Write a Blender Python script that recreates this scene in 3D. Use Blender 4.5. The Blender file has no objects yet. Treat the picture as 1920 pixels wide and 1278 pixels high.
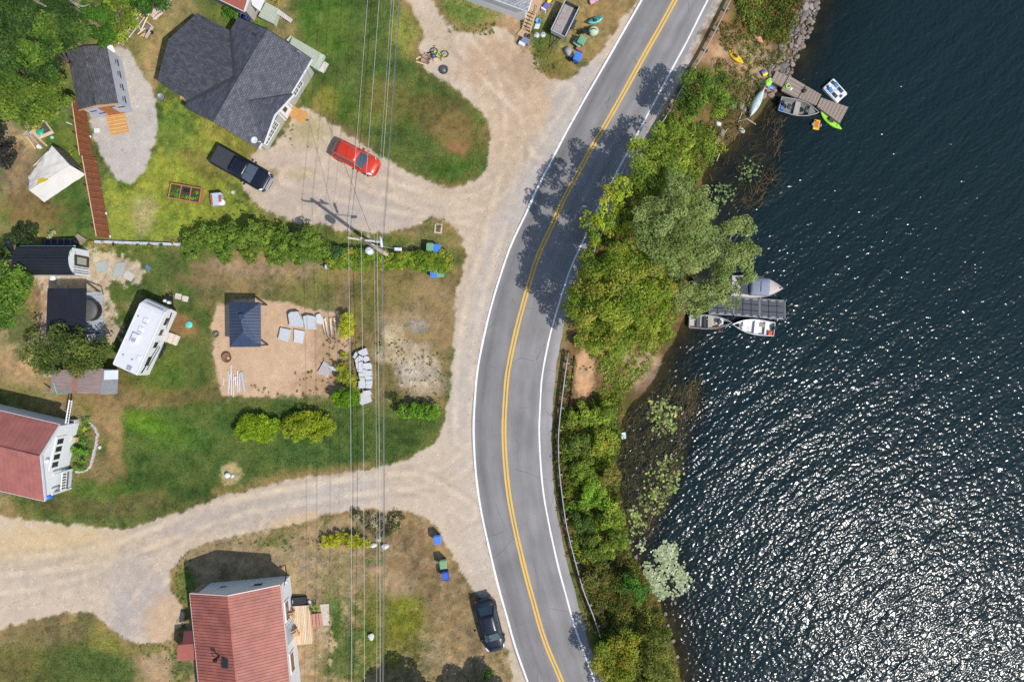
import bpy, math, random
import numpy as np
from mathutils import Vector, Matrix

random.seed(7)
RNG = np.random.default_rng(11)
S, H = 0.05, 62.0            # metres per photograph pixel on the ground, camera height
WL = -1.2                    # lake level

# ---------------------------------------------------------------- camera, world, sun, exposure
SC = bpy.context.scene
COL = SC.collection
cam = bpy.data.cameras.new('camera')
cam_o = bpy.data.objects.new('camera', cam)
COL.objects.link(cam_o)
cam_o.location = (0, 0, H)
cam.sensor_width = 36.0
cam.lens = 36.0 * H / 96.0
cam.clip_end = 3000
SC.camera = cam_o

SUN_EL, SUN_AZ = 51.0, math.atan2(-0.60, 0.80)      # sun stands towards +x, -y
sun_dir = Vector((math.cos(SUN_AZ) * math.cos(math.radians(SUN_EL)),
                  math.sin(SUN_AZ) * math.cos(math.radians(SUN_EL)),
                  math.sin(math.radians(SUN_EL))))
w = bpy.data.worlds.new('World')
SC.world = w
w.use_nodes = True
nt = w.node_tree
bg = nt.nodes['Background']
sky = nt.nodes.new('ShaderNodeTexSky')
sky.sky_type = 'NISHITA'
sky.sun_disc = False
sky.sun_elevation = math.radians(SUN_EL)
sky.sun_rotation = math.radians(90) - SUN_AZ
sky.altitude = 200
nt.links.new(sky.outputs[0], bg.inputs[0])
bg.inputs[1].default_value = 0.15
sl = bpy.data.lights.new('sun', 'SUN')
sl.energy = 4.0
sl.angle = math.radians(0.53)
sl.color = (1.0, 0.955, 0.89)
so = bpy.data.objects.new('sun', sl)
COL.objects.link(so)
so.location = sun_dir * 200
so.rotation_euler = sun_dir.to_track_quat('Z', 'Y').to_euler()
SC.view_settings.view_transform = 'Standard'
SC.view_settings.look = 'None'
SC.view_settings.gamma = 1.0
SC.view_settings.use_curve_mapping = False
SC.view_settings.exposure = 0.1
try:
    SC.cycles.use_denoising = False
    SC.cycles.max_bounces = 6
    SC.cycles.transparent_max_bounces = 8
    SC.cycles.sample_clamp_indirect = 4
except Exception:
    pass

# ---------------------------------------------------------------- helpers
def P(px, py, z=0.0):
    """the point at height z that stands where the photograph shows pixel (px, py)"""
    f = (H - z) / H
    return Vector(((px - 960) * S * f, (639 - py) * S * f, z))

def PP(pts, z=0.0):
    return [P(a, b, z) for a, b in pts]

def tag(o, label=None, cat=None, group=None, kind=None):
    if label: o['label'] = label
    if cat: o['category'] = cat
    if group: o['group'] = group
    if kind: o['kind'] = kind
    return o

def thing(name, label, cat, loc=(0, 0, 0), rz=0.0, group=None):
    o = bpy.data.objects.new(name, None)
    COL.objects.link(o)
    o.location = loc
    o.rotation_euler = (0, 0, rz)
    o.empty_display_size = 0.2
    return tag(o, label, cat, group)

def dup(root, loc=None, rz=None, label=None):
    c = root.copy()
    COL.objects.link(c)
    if loc is not None: c.location = loc
    if rz is not None: c.rotation_euler = (0, 0, rz)
    if label: c['label'] = label
    for ch in root.children:
        d = ch.copy(); COL.objects.link(d); d.parent = c
        for g in ch.children:
            e = g.copy(); COL.objects.link(e); e.parent = d
    return c

class MB:
    """collects shapes and links them as one mesh object"""
    def __init__(s): s.v, s.f, s.m, s.sm = [], [], [], []
    def add(s, vs, fs, mi=0, smooth=False):
        b = len(s.v)
        s.v += [tuple(v) for v in vs]
        for f in fs:
            s.f.append([b + i for i in f]); s.m.append(mi); s.sm.append(smooth)
        return s
    def box(s, x, y, z0, sx, sy, sz, rz=0.0, mi=0, top=1.0):
        c, n = math.cos(rz), math.sin(rz)
        vs = []
        for k, t in ((0, 1.0), (1, top)):
            for dx, dy in ((-1, -1), (1, -1), (1, 1), (-1, 1)):
                a, b = dx * sx * t / 2, dy * sy * t / 2
                vs.append((x + a * c - b * n, y + a * n + b * c, z0 + k * sz))
        return s.add(vs, [(3, 2, 1, 0), (4, 5, 6, 7), (0, 1, 5, 4), (1, 2, 6, 5), (2, 3, 7, 6), (3, 0, 4, 7)], mi)
    def prism(s, poly, z0, z1, mi=0, top=None):
        """poly: list of (x, y); z0/z1 numbers or lists"""
        n = len(poly)
        a = sum(poly[i][0] * poly[(i + 1) % n][1] - poly[(i + 1) % n][0] * poly[i][1] for i in range(n))
        idx = list(range(n)) if a > 0 else list(range(n))[::-1]
        zz0 = z0 if hasattr(z0, '__len__') else [z0] * n
        zz1 = z1 if hasattr(z1, '__len__') else [z1] * n
        tp = top or poly
        vs = [(poly[i][0], poly[i][1], zz0[i]) for i in idx] + [(tp[i][0], tp[i][1], zz1[i]) for i in idx]
        fs = [tuple(range(n))[::-1], tuple(range(n, 2 * n))]
        fs += [(i, (i + 1) % n, n + (i + 1) % n, n + i) for i in range(n)]
        return s.add(vs, fs, mi)
    def slab(s, quad, th, mi=0):
        """a sheet through 3-D corner points, th thick along its own normal (downwards)"""
        q = [Vector(p) for p in quad]
        nrm = Vector((0, 0, 0))
        for i in range(len(q)):
            a, b = q[i], q[(i + 1) % len(q)]
            nrm += Vector(((a.y - b.y) * (a.z + b.z), (a.z - b.z) * (a.x + b.x), (a.x - b.x) * (a.y + b.y)))
        nrm.normalize()
        if nrm.z < 0:
            q = q[::-1]; nrm = -nrm
        n = len(q)
        vs = q + [p - nrm * th for p in q]
        fs = [tuple(range(n)), tuple(range(2 * n - 1, n - 1, -1))]
        fs += [((i + 1) % n, i, n + i, n + (i + 1) % n) for i in range(n)]
        return s.add(vs, fs, mi)
    def tube(s, pts, r, n=6, mi=0, caps=True):
        pts = [Vector(p) for p in pts]
        rs = r if hasattr(r, '__len__') else [r] * len(pts)
        vs, fs = [], []
        for i, p in enumerate(pts):
            d = (pts[min(i + 1, len(pts) - 1)] - pts[max(i - 1, 0)])
            d = d.normalized() if d.length > 1e-9 else Vector((0, 0, 1))
            u = d.cross(Vector((0, 0, 1)))
            if u.length < 1e-3: u = d.cross(Vector((1, 0, 0)))
            u.normalize(); v = d.cross(u)
            for k in range(n):
                a = 2 * math.pi * k / n
                vs.append(p + (u * math.cos(a) + v * math.sin(a)) * rs[i])
        for i in range(len(pts) - 1):
            for k in range(n):
                k2 = (k + 1) % n
                fs.append((i * n + k, i * n + k2, (i + 1) * n + k2, (i + 1) * n + k))
        if caps:
            fs.append(tuple(range(n))); fs.append(tuple(range((len(pts) - 1) * n, len(pts) * n))[::-1])
        return s.add(vs, fs, mi, n > 5)
    def lathe(s, prof, x=0, y=0, n=16, mi=0, close=True, axis='z'):
        vs, fs = [], []
        for r, z in prof:
            for k in range(n):
                a = 2 * math.pi * k / n
                if axis == 'z': vs.append((x + r * math.cos(a), y + r * math.sin(a), z))
                else: vs.append((x + r * math.cos(a), z, y + r * math.sin(a)))
        for i in range(len(prof) - 1):
            for k in range(n):
                k2 = (k + 1) % n
                fs.append((i * n + k, i * n + k2, (i + 1) * n + k2, (i + 1) * n + k))
        if close:
            fs.append(tuple(range(n))[::-1]); fs.append(tuple(range((len(prof) - 1) * n, len(prof) * n)))
        return s.add(vs, fs, mi, True)
    def loft(s, rings, mi=0, smooth=True, caps=True, closed=True):
        n = len(rings[0]); vs = [p for r in rings for p in r]; fs = []
        for i in range(len(rings) - 1):
            for k in range(n if closed else n - 1):
                k2 = (k + 1) % n
                fs.append((i * n + k, i * n + k2, (i + 1) * n + k2, (i + 1) * n + k))
        if caps:
            fs.append(tuple(range(n))[::-1]); fs.append(tuple(range((len(rings) - 1) * n, len(rings) * n)))
        return s.add(vs, fs, mi, smooth)
    def mesh(s, name, mats):
        me = bpy.data.meshes.new(name)
        me.from_pydata(s.v, [], s.f)
        for m in (mats if isinstance(mats, (list, tuple)) else [mats]): me.materials.append(m)
        me.polygons.foreach_set('material_index', s.m)
        me.polygons.foreach_set('use_smooth', s.sm)
        me.update()
        return me
    def build(s, name, mats, parent=None, loc=None, rz=0.0, bevel=0.0):
        o = bpy.data.objects.new(name, s.mesh(name, mats))
        COL.objects.link(o)
        if loc is not None: o.location = loc
        o.rotation_euler = (0, 0, rz)
        if parent is not None: o.parent = parent
        if bevel:
            b = o.modifiers.new('soft_edges', 'BEVEL'); b.width = bevel; b.segments = 2; b.limit_method = 'ANGLE'
        return o

def inst(name, me, parent=None, loc=(0, 0, 0), rz=0.0, rot=None, scale=None):
    o = bpy.data.objects.new(name, me)
    COL.objects.link(o)
    o.location = loc
    o.rotation_euler = rot if rot else (0, 0, rz)
    if scale: o.scale = scale
    if parent is not None: o.parent = parent
    return o

def fast_mesh(name, verts, quads, mat=None, smooth=False, col=None, attrs=None):
    me = bpy.data.meshes.new(name)
    nv, nf = len(verts), len(quads)
    me.vertices.add(nv)
    me.vertices.foreach_set('co', np.ascontiguousarray(verts, dtype=np.float32).ravel())
    me.loops.add(nf * 4)
    me.loops.foreach_set('vertex_index', np.ascontiguousarray(quads, dtype=np.int32).ravel())
    me.polygons.add(nf)
    me.polygons.foreach_set('loop_start', np.arange(0, nf * 4, 4, dtype=np.int32))
    me.polygons.foreach_set('use_smooth', np.full(nf, smooth, dtype=bool))
    if mat: me.materials.append(mat)
    if col is not None:
        a = me.attributes.new('col', 'FLOAT_COLOR', 'POINT')
        a.data.foreach_set('color', np.concatenate([col, np.ones((nv, 1))], 1).astype(np.float32).ravel())
    for k, v in (attrs or {}).items():
        a = me.attributes.new(k, 'FLOAT', 'POINT')
        a.data.foreach_set('value', v.astype(np.float32).ravel())
    me.update(calc_edges=True)
    return me

# ---------------------------------------------------------------- materials
_M = {}
def nodes_of(m):
    m.use_nodes = True
    t = m.node_tree
    return t, t.nodes['Principled BSDF']

def mat(name, col, rough=0.6, var=0.12, vs=6.0, bump=0.0, bs=30.0, metal=0.0, spec=0.5, stretch=None, coat=0.0, col2=None):
    if name in _M: return _M[name]
    m = bpy.data.materials.new(name)
    t, b = nodes_of(m)
    N, L = t.nodes.new, t.links.new
    tc = N('ShaderNodeTexCoord')
    mp = N('ShaderNodeMapping')
    if stretch: mp.inputs['Scale'].default_value = stretch
    L(tc.outputs['Object'], mp.inputs[0])
    nz = N('ShaderNodeTexNoise')
    nz.inputs['Scale'].default_value = vs; nz.inputs['Detail'].default_value = 6; nz.inputs['Roughness'].default_value = 0.65
    L(mp.outputs[0], nz.inputs[0])
    rp = N('ShaderNodeValToRGB')
    c2 = col2 or tuple(min(1, c * (1 + var)) for c in col)
    c1 = tuple(c * (1 - var) for c in col)
    rp.color_ramp.elements[0].position = 0.3; rp.color_ramp.elements[1].position = 0.7
    rp.color_ramp.elements[0].color = (*c1, 1); rp.color_ramp.elements[1].color = (*c2, 1)
    L(nz.outputs['Fac'], rp.inputs[0]); L(rp.outputs[0], b.inputs['Base Color'])
    b.inputs['Roughness'].default_value = rough
    b.inputs['Metallic'].default_value = metal
    b.inputs['Specular IOR Level'].default_value = spec
    b.inputs['Coat Weight'].default_value = coat
    b.inputs['Coat Roughness'].default_value = 0.04
    if bump:
        nb = N('ShaderNodeTexNoise'); nb.inputs['Scale'].default_value = bs; nb.inputs['Detail'].default_value = 4
        L(mp.outputs[0], nb.inputs[0])
        bp = N('ShaderNodeBump'); bp.inputs['Distance'].default_value = bump; bp.inputs['Strength'].default_value = 0.8
        L(nb.outputs['Fac'], bp.inputs['Height']); L(bp.outputs[0], b.inputs['Normal'])
    _M[name] = m
    return m

def shingle_mat(name, c1, c2, row=0.14, wid=0.32, ang=0.0):
    m = bpy.data.materials.new(name)
    t, b = nodes_of(m)
    N, L = t.nodes.new, t.links.new
    tc = N('ShaderNodeTexCoord'); mp = N('ShaderNodeMapping'); mp.inputs['Rotation'].default_value = (0, 0, ang)
    L(tc.outputs['Object'], mp.inputs[0])
    br = N('ShaderNodeTexBrick')
    br.inputs['Scale'].default_value = 1.0
    br.inputs['Brick Width'].default_value = wid; br.inputs['Row Height'].default_value = row
    br.inputs['Mortar Size'].default_value = 0.012; br.inputs['Bias'].default_value = 0.0
    br.inputs['Color1'].default_value = (*c1, 1); br.inputs['Color2'].default_value = (*c2, 1)
    br.inputs['Mortar'].default_value = (c1[0] * .45, c1[1] * .45, c1[2] * .45, 1)
    L(mp.outputs[0], br.inputs[0])
    nz = N('ShaderNodeTexNoise'); nz.inputs['Scale'].default_value = 2.2; nz.inputs['Detail'].default_value = 5
    L(mp.outputs[0], nz.inputs[0])
    n2 = N('ShaderNodeTexNoise'); n2.inputs['Scale'].default_value = 14.0; n2.inputs['Detail'].default_value = 5; n2.inputs['Roughness'].default_value = 0.8
    L(mp.outputs[0], n2.inputs[0])
    ad = N('ShaderNodeMath'); ad.operation = 'ADD'; L(nz.outputs['Fac'], ad.inputs[0]); L(n2.outputs['Fac'], ad.inputs[1])
    mr = N('ShaderNodeMapRange'); mr.inputs[1].default_value = 0.7; mr.inputs[2].default_value = 1.3; mr.inputs[3].default_value = 0.62; mr.inputs[4].default_value = 1.4
    L(ad.outputs[0], mr.inputs[0])
    mx = N('ShaderNodeMix'); mx.data_type = 'RGBA'; mx.blend_type = 'MULTIPLY'; mx.inputs[0].default_value = 1.0
    L(br.outputs['Color'], mx.inputs[6]); L(mr.outputs[0], mx.inputs[7]); L(mx.outputs[2], b.inputs['Base Color'])
    b.inputs['Roughness'].default_value = 0.75
    bp = N('ShaderNodeBump'); bp.inputs['Distance'].default_value = 0.012
    L(br.outputs['Fac'], bp.inputs['Height']); bp.invert = True; L(bp.outputs[0], b.inputs['Normal'])
    return m

def leaf_mat(name, trans=0.35, rough=0.55):
    m = bpy.data.materials.new(name)
    t, b = nodes_of(m)
    N, L = t.nodes.new, t.links.new
    at = N('ShaderNodeAttribute'); at.attribute_name = 'col'
    L(at.outputs['Color'], b.inputs['Base Color'])
    b.inputs['Roughness'].default_value = rough; b.inputs['Specular IOR Level'].default_value = 0.2
    tr = N('ShaderNodeBsdfTranslucent')
    br = N('ShaderNodeMix'); br.data_type = 'RGBA'; br.blend_type = 'MULTIPLY'; br.inputs[0].default_value = 1.0
    L(at.outputs['Color'], br.inputs[6]); br.inputs[7].default_value = (1.5, 1.5, 0.7, 1)
    L(br.outputs[2], tr.inputs[0])
    mx = N('ShaderNodeMixShader'); mx.inputs[0].default_value = trans
    L(b.outputs[0], mx.inputs[1]); L(tr.outputs[0], mx.inputs[2])
    L(mx.outputs[0], t.nodes['Material Output'].inputs['Surface'])
    return m
LEAF = leaf_mat('leaf')

def glass_mat(name='window_glass', col=(0.02, 0.025, 0.03)):
    return mat(name, col, rough=0.06, var=0.2, vs=1.5, spec=0.9)

# ---------------------------------------------------------------- numpy noise and outlines
def vnoise(x, y, cell, seed):
    r = np.random.default_rng(seed)
    T = r.random((257, 257))
    u, v = x / cell + 1000.0, y / cell + 1000.0
    iu, iv = np.floor(u).astype(int), np.floor(v).astype(int)
    fu, fv = u - iu, v - iv
    fu = fu * fu * (3 - 2 * fu); fv = fv * fv * (3 - 2 * fv)
    a, b, c, d = T[iu % 257, iv % 257], T[(iu + 1) % 257, iv % 257], T[iu % 257, (iv + 1) % 257], T[(iu + 1) % 257, (iv + 1) % 257]
    return (a * (1 - fu) + b * fu) * (1 - fv) + (c * (1 - fu) + d * fu) * fv

def fbm(x, y, cell, seed, octs=4, gain=0.55):
    s, a, tot = 0.0, 1.0, 0.0
    for k in range(octs):
        s = s + a * vnoise(x + 17.3 * k, y - 9.1 * k, cell / 2 ** k, seed + k); tot += a; a *= gain
    return s / tot          # 0..1, mean about 0.5

def smooth_line(pts, sub=8, closed=False):
    """Catmull-Rom through 2-D or 3-D points"""
    p = [np.array(q, float) for q in pts]
    n = len(p); out = []
    for i in range(n if closed else n - 1):
        if closed: a, b, c, d = p[(i - 1) % n], p[i], p[(i + 1) % n], p[(i + 2) % n]
        else: a, b, c, d = p[max(i - 1, 0)], p[i], p[i + 1], p[min(i + 2, n - 1)]
        for k in range(sub):
            t = k / sub
            out.append(0.5 * ((2 * b) + (c - a) * t + (2 * a - 5 * b + 4 * c - d) * t * t + (3 * b - a - 3 * c + d) * t ** 3))
    if not closed: out.append(p[-1])
    return np.array(out)

def seg_dist(x, y, line, closed=False):
    d2 = np.full(x.shape, 1e9)
    n = len(line)
    for i in range(n if closed else n - 1):
        ax, ay = line[i][0], line[i][1]; bx, by = line[(i + 1) % n][0], line[(i + 1) % n][1]
        dx, dy = bx - ax, by - ay
        q = dx * dx + dy * dy + 1e-12
        t = np.clip(((x - ax) * dx + (y - ay) * dy) / q, 0, 1)
        d2 = np.minimum(d2, (x - ax - t * dx) ** 2 + (y - ay - t * dy) ** 2)
    return np.sqrt(d2)

def inside(x, y, poly):
    r = np.zeros(x.shape, bool); n = len(poly)
    for i in range(n):
        x1, y1 = poly[i][0], poly[i][1]; x2, y2 = poly[(i + 1) % n][0], poly[(i + 1) % n][1]
        if y1 == y2: continue
        c = ((y1 > y) != (y2 > y)) & (x < (x2 - x1) * (y - y1) / (y2 - y1) + x1)
        r ^= c
    return r

def sdf(x, y, poly):
    """signed distance, positive inside"""
    d = seg_dist(x, y, poly, True)
    return np.where(inside(x, y, poly), d, -d)
# ================================================================ THE SETTING
LINE_L = [(1222,-32),(1203,0),(1180,40),(1140,112),(1100,178),(1066,240),(1045,281),(1021,327),(1001,367),(980,413),(955,470),(935,525),(917,588),(902,659),(892,721),(889,777),(888,819),(890.5,862),(894,904),(898,938),(908,984),(925,1060),(944.5,1138),(970,1217),(989,1278),(1003,1320)]
LINE_C = [(1284,-32),(1266,0),(1237,53),(1213,95),(1167,178),(1134,236),(1107,282),(1080.5,330),(1055,378),(1035,423),(1015,465),(1000,505),(977,585),(963,642),(951.5,701),(947,755),(945,800),(946,842),(949.6,890),(956,940),(967,995.6),(984,1068),(1000,1127),(1021,1199),(1051.6,1273),(1072,1325)]
LINE_R = [(1345,-36),(1327,0),(1302,52),(1280,93),(1255,140),(1235,177),(1199.7,241),(1171.5,295),(1138,359.5),(1114,404),(1087.6,463.5),(1066.8,514),(1045,577),(1029,636),(1019,690),(1013.5,743),(1011.5,794),(1012,833.5),(1015,884),(1021,938),(1026.5,969),(1045,1054),(1063.5,1125),(1087,1199),(1115,1278),(1132,1325)]
EDGE_R = [(1356,-36),(1338,0),(1313,52),(1291,95),(1267,140),(1247,178),(1212,241),(1183,298),(1150,361),(1127,408),(1101,467),(1081,518),(1062,580),(1054,633),(1046,676),(1040,732),(1035,775),(1033,814),(1034.6,850),(1039,918),(1044,945),(1053,1014),(1062,1050),(1079,1112),(1095,1165),(1106,1210),(1130,1278),(1148,1325)]
SHORE = [(1560,-120),(1548,-40),(1536,0),(1522,30),(1503,70),(1492,100),(1477,130),(1462,155),(1440,190),(1425,215),(1403,236),(1385,252),(1366,272),(1343,288),(1326,312),(1316,345),(1318,385),(1306,440),(1294,520),(1288,580),(1276,612),(1263,642),(1246,666),(1236,692),(1222,718),(1200,742),(1180,762),(1166,792),(1158,832),(1156,880),(1160,930),(1168,972),(1176,1012),(1186,1042),(1200,1066),(1218,1092),(1236,1120),(1244,1152),(1256,1190),(1268,1222),(1278,1278),(1290,1330),(1310,1420)]
RAIL1 = [(1392,-40),(1370,0),(1348,45),(1330,80),(1312,113),(1282,159),(1261,199),(1235,241),(1205,296),(1172,352),(1142,410),(1114,470),(1093,530),(1080,580)]
RAIL2 = [(1066,660),(1060,700),(1052.5,760),(1047.5,810),(1047.5,858),(1051,903),(1058,958),(1064,993),(1077,1046),(1095,1109),(1111,1149),(1126,1194)]

def gline(pts, sub=8, z=0.0):
    return smooth_line([tuple(P(a, b, z))[:2] for a, b in pts], sub)

def extend(line, d=60.0):
    a = line[0] + (line[0] - line[1]) / np.linalg.norm(line[0] - line[1]) * d
    b = line[-1] + (line[-1] - line[-2]) / np.linalg.norm(line[-1] - line[-2]) * d
    return np.concatenate([[a], line, [b]])

shore_w = extend(gline(SHORE, 6, WL), 200)
shore_poly = [tuple(p) for p in shore_w] + [(-900, -900), (-900, 900)]           # land side
banktop = extend(gline(RAIL1[:-1] + [(1079, 600)] + RAIL2 + [(1142, 1240), (1160, 1290)], 4), 200)
land_poly = [tuple(p) for p in banktop] + [(-900, -900), (-900, 900)]            # flat land west of the rail

SHELF = [[(1345,205),(1440,190),(1468,250),(1462,330),(1425,395),(1330,405),(1300,340)],
         [(1225,700),(1310,715),(1335,770),(1310,850),(1285,915),(1250,985),(1205,1050),(1150,1000),(1140,850)],
         [(1205,1030),(1280,1015),(1300,1080),(1245,1120),(1205,1090)]]
SHELF_W = [[tuple(P(a, b, WL))[:2] for a, b in s] for s in SHELF]

def terrain(x, y):
    ds = sdf(x, y, shore_poly)            # + on land
    dl = sdf(x, y, land_poly)             # + west of the rail
    bump = (fbm(x, y, 2.2, 5, 4) - 0.5) * 0.35
    t = np.clip(-dl / (np.maximum(-dl, 0) + np.maximum(ds, 0) + 1e-6), 0, 1)
    t = t * t * (3 - 2 * t)
    z = np.where(dl > 0, -0.02 * fbm(x, y, 3, 9, 3) * np.clip(dl, 0, 1), WL * t + bump * np.clip(4 * t * (1 - t), 0, 1))
    dep = np.maximum(-ds, 0)
    deep = 0.22 * dep + 0.012 * dep ** 2
    sh = np.full(x.shape, -99.0)
    for s in SHELF_W: sh = np.maximum(sh, sdf(x, y, s))
    k = np.clip(sh / 1.6 + 0.5, 0, 1)
    deep = deep * (1 - k) + np.minimum(deep, 0.28 + 0.02 * dep) * k
    z = np.where(ds < 0, WL - np.minimum(deep, 4.0) + bump * 0.5 * np.clip(dep * 2, 0, 1) - 0.015, z)
    return z, ds, dl, deep

def zat(x, y):
    return float(terrain(np.array([x]), np.array([y]))[0][0])

# ---- the ground, one height field; its colours are those of the soils and the turf themselves
x0, x1, y0, y1, st = -52.0, 31.0, -36.0, 36.0, 0.14
gx = np.arange(x0, x1 + st / 2, st); gy = np.arange(y0, y1 + st / 2, st)
X, Y = np.meshgrid(gx, gy, indexing='ij')
Z, DS, DL, DEEP = terrain(X, Y)

def px(poly): return [((a - 960) * S, (639 - b) * S) for a, b in poly]
def lin(r, g, b): return np.array([((c / 255 + 0.055) / 1.055) ** 2.4 if c > 10 else c / 255 / 12.92 for c in (r, g, b)])
K = 0.77                                                  # photographed sunlit brightness -> base colour
def C(r, g, b, k=K): return lin(r, g, b) * k

n_big = fbm(X, Y, 6.0, 21, 4); n_mid = fbm(X, Y, 1.6, 31, 4); n_fine = fbm(X, Y, 0.5, 41, 3); n_pix = RNG.random(X.shape)
warp = (fbm(X, Y, 1.1, 51, 5, 0.65) - 0.5)
g_lush, g_mid, g_yel, dry, dry2, brown = C(82,103,47), C(99,114,55), C(138,146,58), C(150,130,88), C(176,154,112), C(120,98,66)
sand, gravel, gravel2, soil = C(205,178,148), C(206,188,167), C(186,176,170), C(118,92,66)

def mixc(a, b, t): return a * (1 - t[..., None]) + b * t[..., None]
base = mixc(np.broadcast_to(g_mid, X.shape + (3,)), dry, np.clip((n_big - 0.42) * 3.2 + (n_mid - .5) * 1.6, 0, 1))
col = base.copy()

def blob(cx, cy, rx, ry, c, a=1.0, rot=0.0, soft=0.55, wob=0.9):
    global col
    dx, dy = X / S + 960 - cx, 639 - Y / S - cy
    cr, sr = math.cos(math.radians(rot)), math.sin(math.radians(rot))
    u, v = (dx * cr + dy * sr) / rx, (-dx * sr + dy * cr) / ry
    d = np.sqrt(u * u + v * v) + warp * wob + (n_fine - .5) * 0.75 + (n_pix - .5) * .25
    col = mixc(col, c, a * np.clip((1 + soft / 2 - d) / soft, 0, 1))

def area(poly, c, a=1.0, soft=0.9, wob=2.6, grain=2.2, smooth=True):
    """paint a patch of ground; returns its signed distance with the ragged edge"""
    global col
    pl = [tuple(q) for q in smooth_line(px(poly), 5, True)] if smooth else px(poly)
    d = sdf(X, Y, pl) + warp * wob + (n_fine - .5) * grain
    col = mixc(col, c, a * np.clip(d / soft + 0.5, 0, 1))
    return d

# turf west of the road
area([(540,-40),(715,-40),(745,40),(770,110),(820,150),(880,195),(912,235),(914,285),(895,330),(852,346),(800,335),(725,298),(655,252),(605,215),(588,150),(565,60)], g_lush, 0.95)
blob(610,50,50,60,C(80,118,38),.7); blob(660,200,60,30,C(100,122,46),.6,20); blob(845,318,55,22,C(84,110,42),.8,-15)
blob(845,235,62,38,C(140,112,66),.9,25,.9); blob(735,190,55,35,C(112,106,52),.8,30,.9); blob(800,200,40,30,C(110,100,52),.6); blob(860,275,26,15,C(160,110,72),.7); blob(610,190,25,30,C(150,142,60),.7); blob(765,60,32,42,C(150,150,70),.8)
blob(690,447,85,11,C(104,126,52),.8,0,.7); blob(835,440,26,20,C(120,118,60),.7); blob(900,200,14,40,C(86,120,40),.7)
area([(262,130),(300,170),(345,210),(400,250),(460,295),(470,345),(430,360),(480,400),(520,440),(345,445),(240,450),(205,440),(195,340),(245,347),(290,290),(296,200)], C(140,150,58), 0.95)
blob(330,235,40,55,C(92,122,50),.7,35); blob(380,310,50,22,C(128,116,62),.8,20); blob(330,400,70,40,C(150,158,58),.7); blob(270,400,25,35,C(178,162,112),.8,20); blob(240,330,22,22,C(104,130,50),.8)
blob(300,60,30,95,C(168,146,92),.85,18); blob(345,30,40,45,C(158,140,92),.8); blob(285,130,12,60,C(182,146,100),.7,5); blob(395,40,30,25,C(110,124,62),.6); blob(250,60,20,20,C(150,136,100),.6)
blob(455,35,45,30,C(86,124,44),.9,30); blob(310,330,70,35,C(158,160,60),.6); blob(420,255,60,20,C(160,152,70),.6,35)
area([(55,240),(130,215),(150,330),(195,445),(100,450),(90,380),(60,360)], C(88,112,48), .9); blob(125,400,60,28,C(66,98,40),.85,-10); blob(140,270,24,40,C(104,122,50),.8)
blob(30,270,42,40,C(196,162,116),.9,20); blob(45,340,48,60,C(150,124,92),.95); blob(60,392,60,36,C(140,112,66),.85); blob(40,440,55,25,C(148,132,78),.8)
# lower lawns
area([(225,480),(400,490),(405,570),(400,640),(410,742),(520,750),(640,745),(720,750),(830,760),(820,820),(780,850),(640,880),(540,893),(460,912),(380,940),(300,960),(200,975),(60,960),(30,930),(100,930),(170,880),(180,800),(145,750),(215,740),(215,700),(320,600),(330,540)], C(80,98,44), .95)
blob(420,810,230,52,C(77,102,44),.95,-2,.8); blob(560,860,170,28,C(76,100,46),.8,-8); blob(275,795,60,22,C(120,150,36),.85,18,.8); blob(300,810,80,40,C(72,112,36),.5,15); blob(330,900,110,45,C(68,92,38),.85); blob(190,925,60,22,C(88,118,40),.6); blob(120,945,80,18,C(112,104,60),.7,5); blob(250,945,80,20,C(110,100,60),.7,-8)
blob(200,770,36,60,C(160,128,84),.9,10); blob(230,745,110,22,C(150,120,76),.85,2); blob(215,825,16,45,C(176,140,94),.7); blob(195,880,40,26,C(156,126,84),.7); blob(340,740,80,14,C(122,100,58),.7); blob(250,700,40,60,C(120,104,60),.6)
blob(300,700,50,38,C(92,116,42),.7); blob(360,530,38,40,C(74,102,44),.8); blob(275,500,40,26,C(104,116,56),.7); blob(340,610,30,20,C(168,112,80),.7,30)
blob(470,520,120,34,C(148,124,84),.9,2); blob(445,500,60,16,C(166,136,108),.8); blob(560,510,70,20,C(168,140,104),.7); blob(560,545,60,26,C(116,116,62),.6); blob(630,520,50,30,C(120,118,58),.7); blob(390,540,34,34,C(132,112,72),.7)
area([(645,480),(840,505),(868,500),(858,560),(850,640),(842,720),(830,780),(800,760),(720,745),(650,735),(640,640)], C(140,116,76), .92); blob(690,560,26,60,C(104,106,52),.8); blob(750,540,40,36,C(134,120,68),.7); blob(810,590,45,70,C(168,138,98),.75); blob(760,600,50,16,C(178,150,112),.7); blob(720,690,18,70,C(120,110,58),.7); blob(836,480,20,30,C(120,112,66),.8)
blob(738,632,22,24,C(205,182,144),.9,0,.4); blob(735,665,34,18,C(198,172,132),.85,0,.5); blob(785,612,22,14,C(158,150,146),.8)
blob(785,690,42,44,C(206,184,156),.95,0,.35,1.1); blob(800,720,34,26,C(198,176,148),.8,0,.5); blob(770,705,20,18,C(206,188,164),.8)
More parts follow.
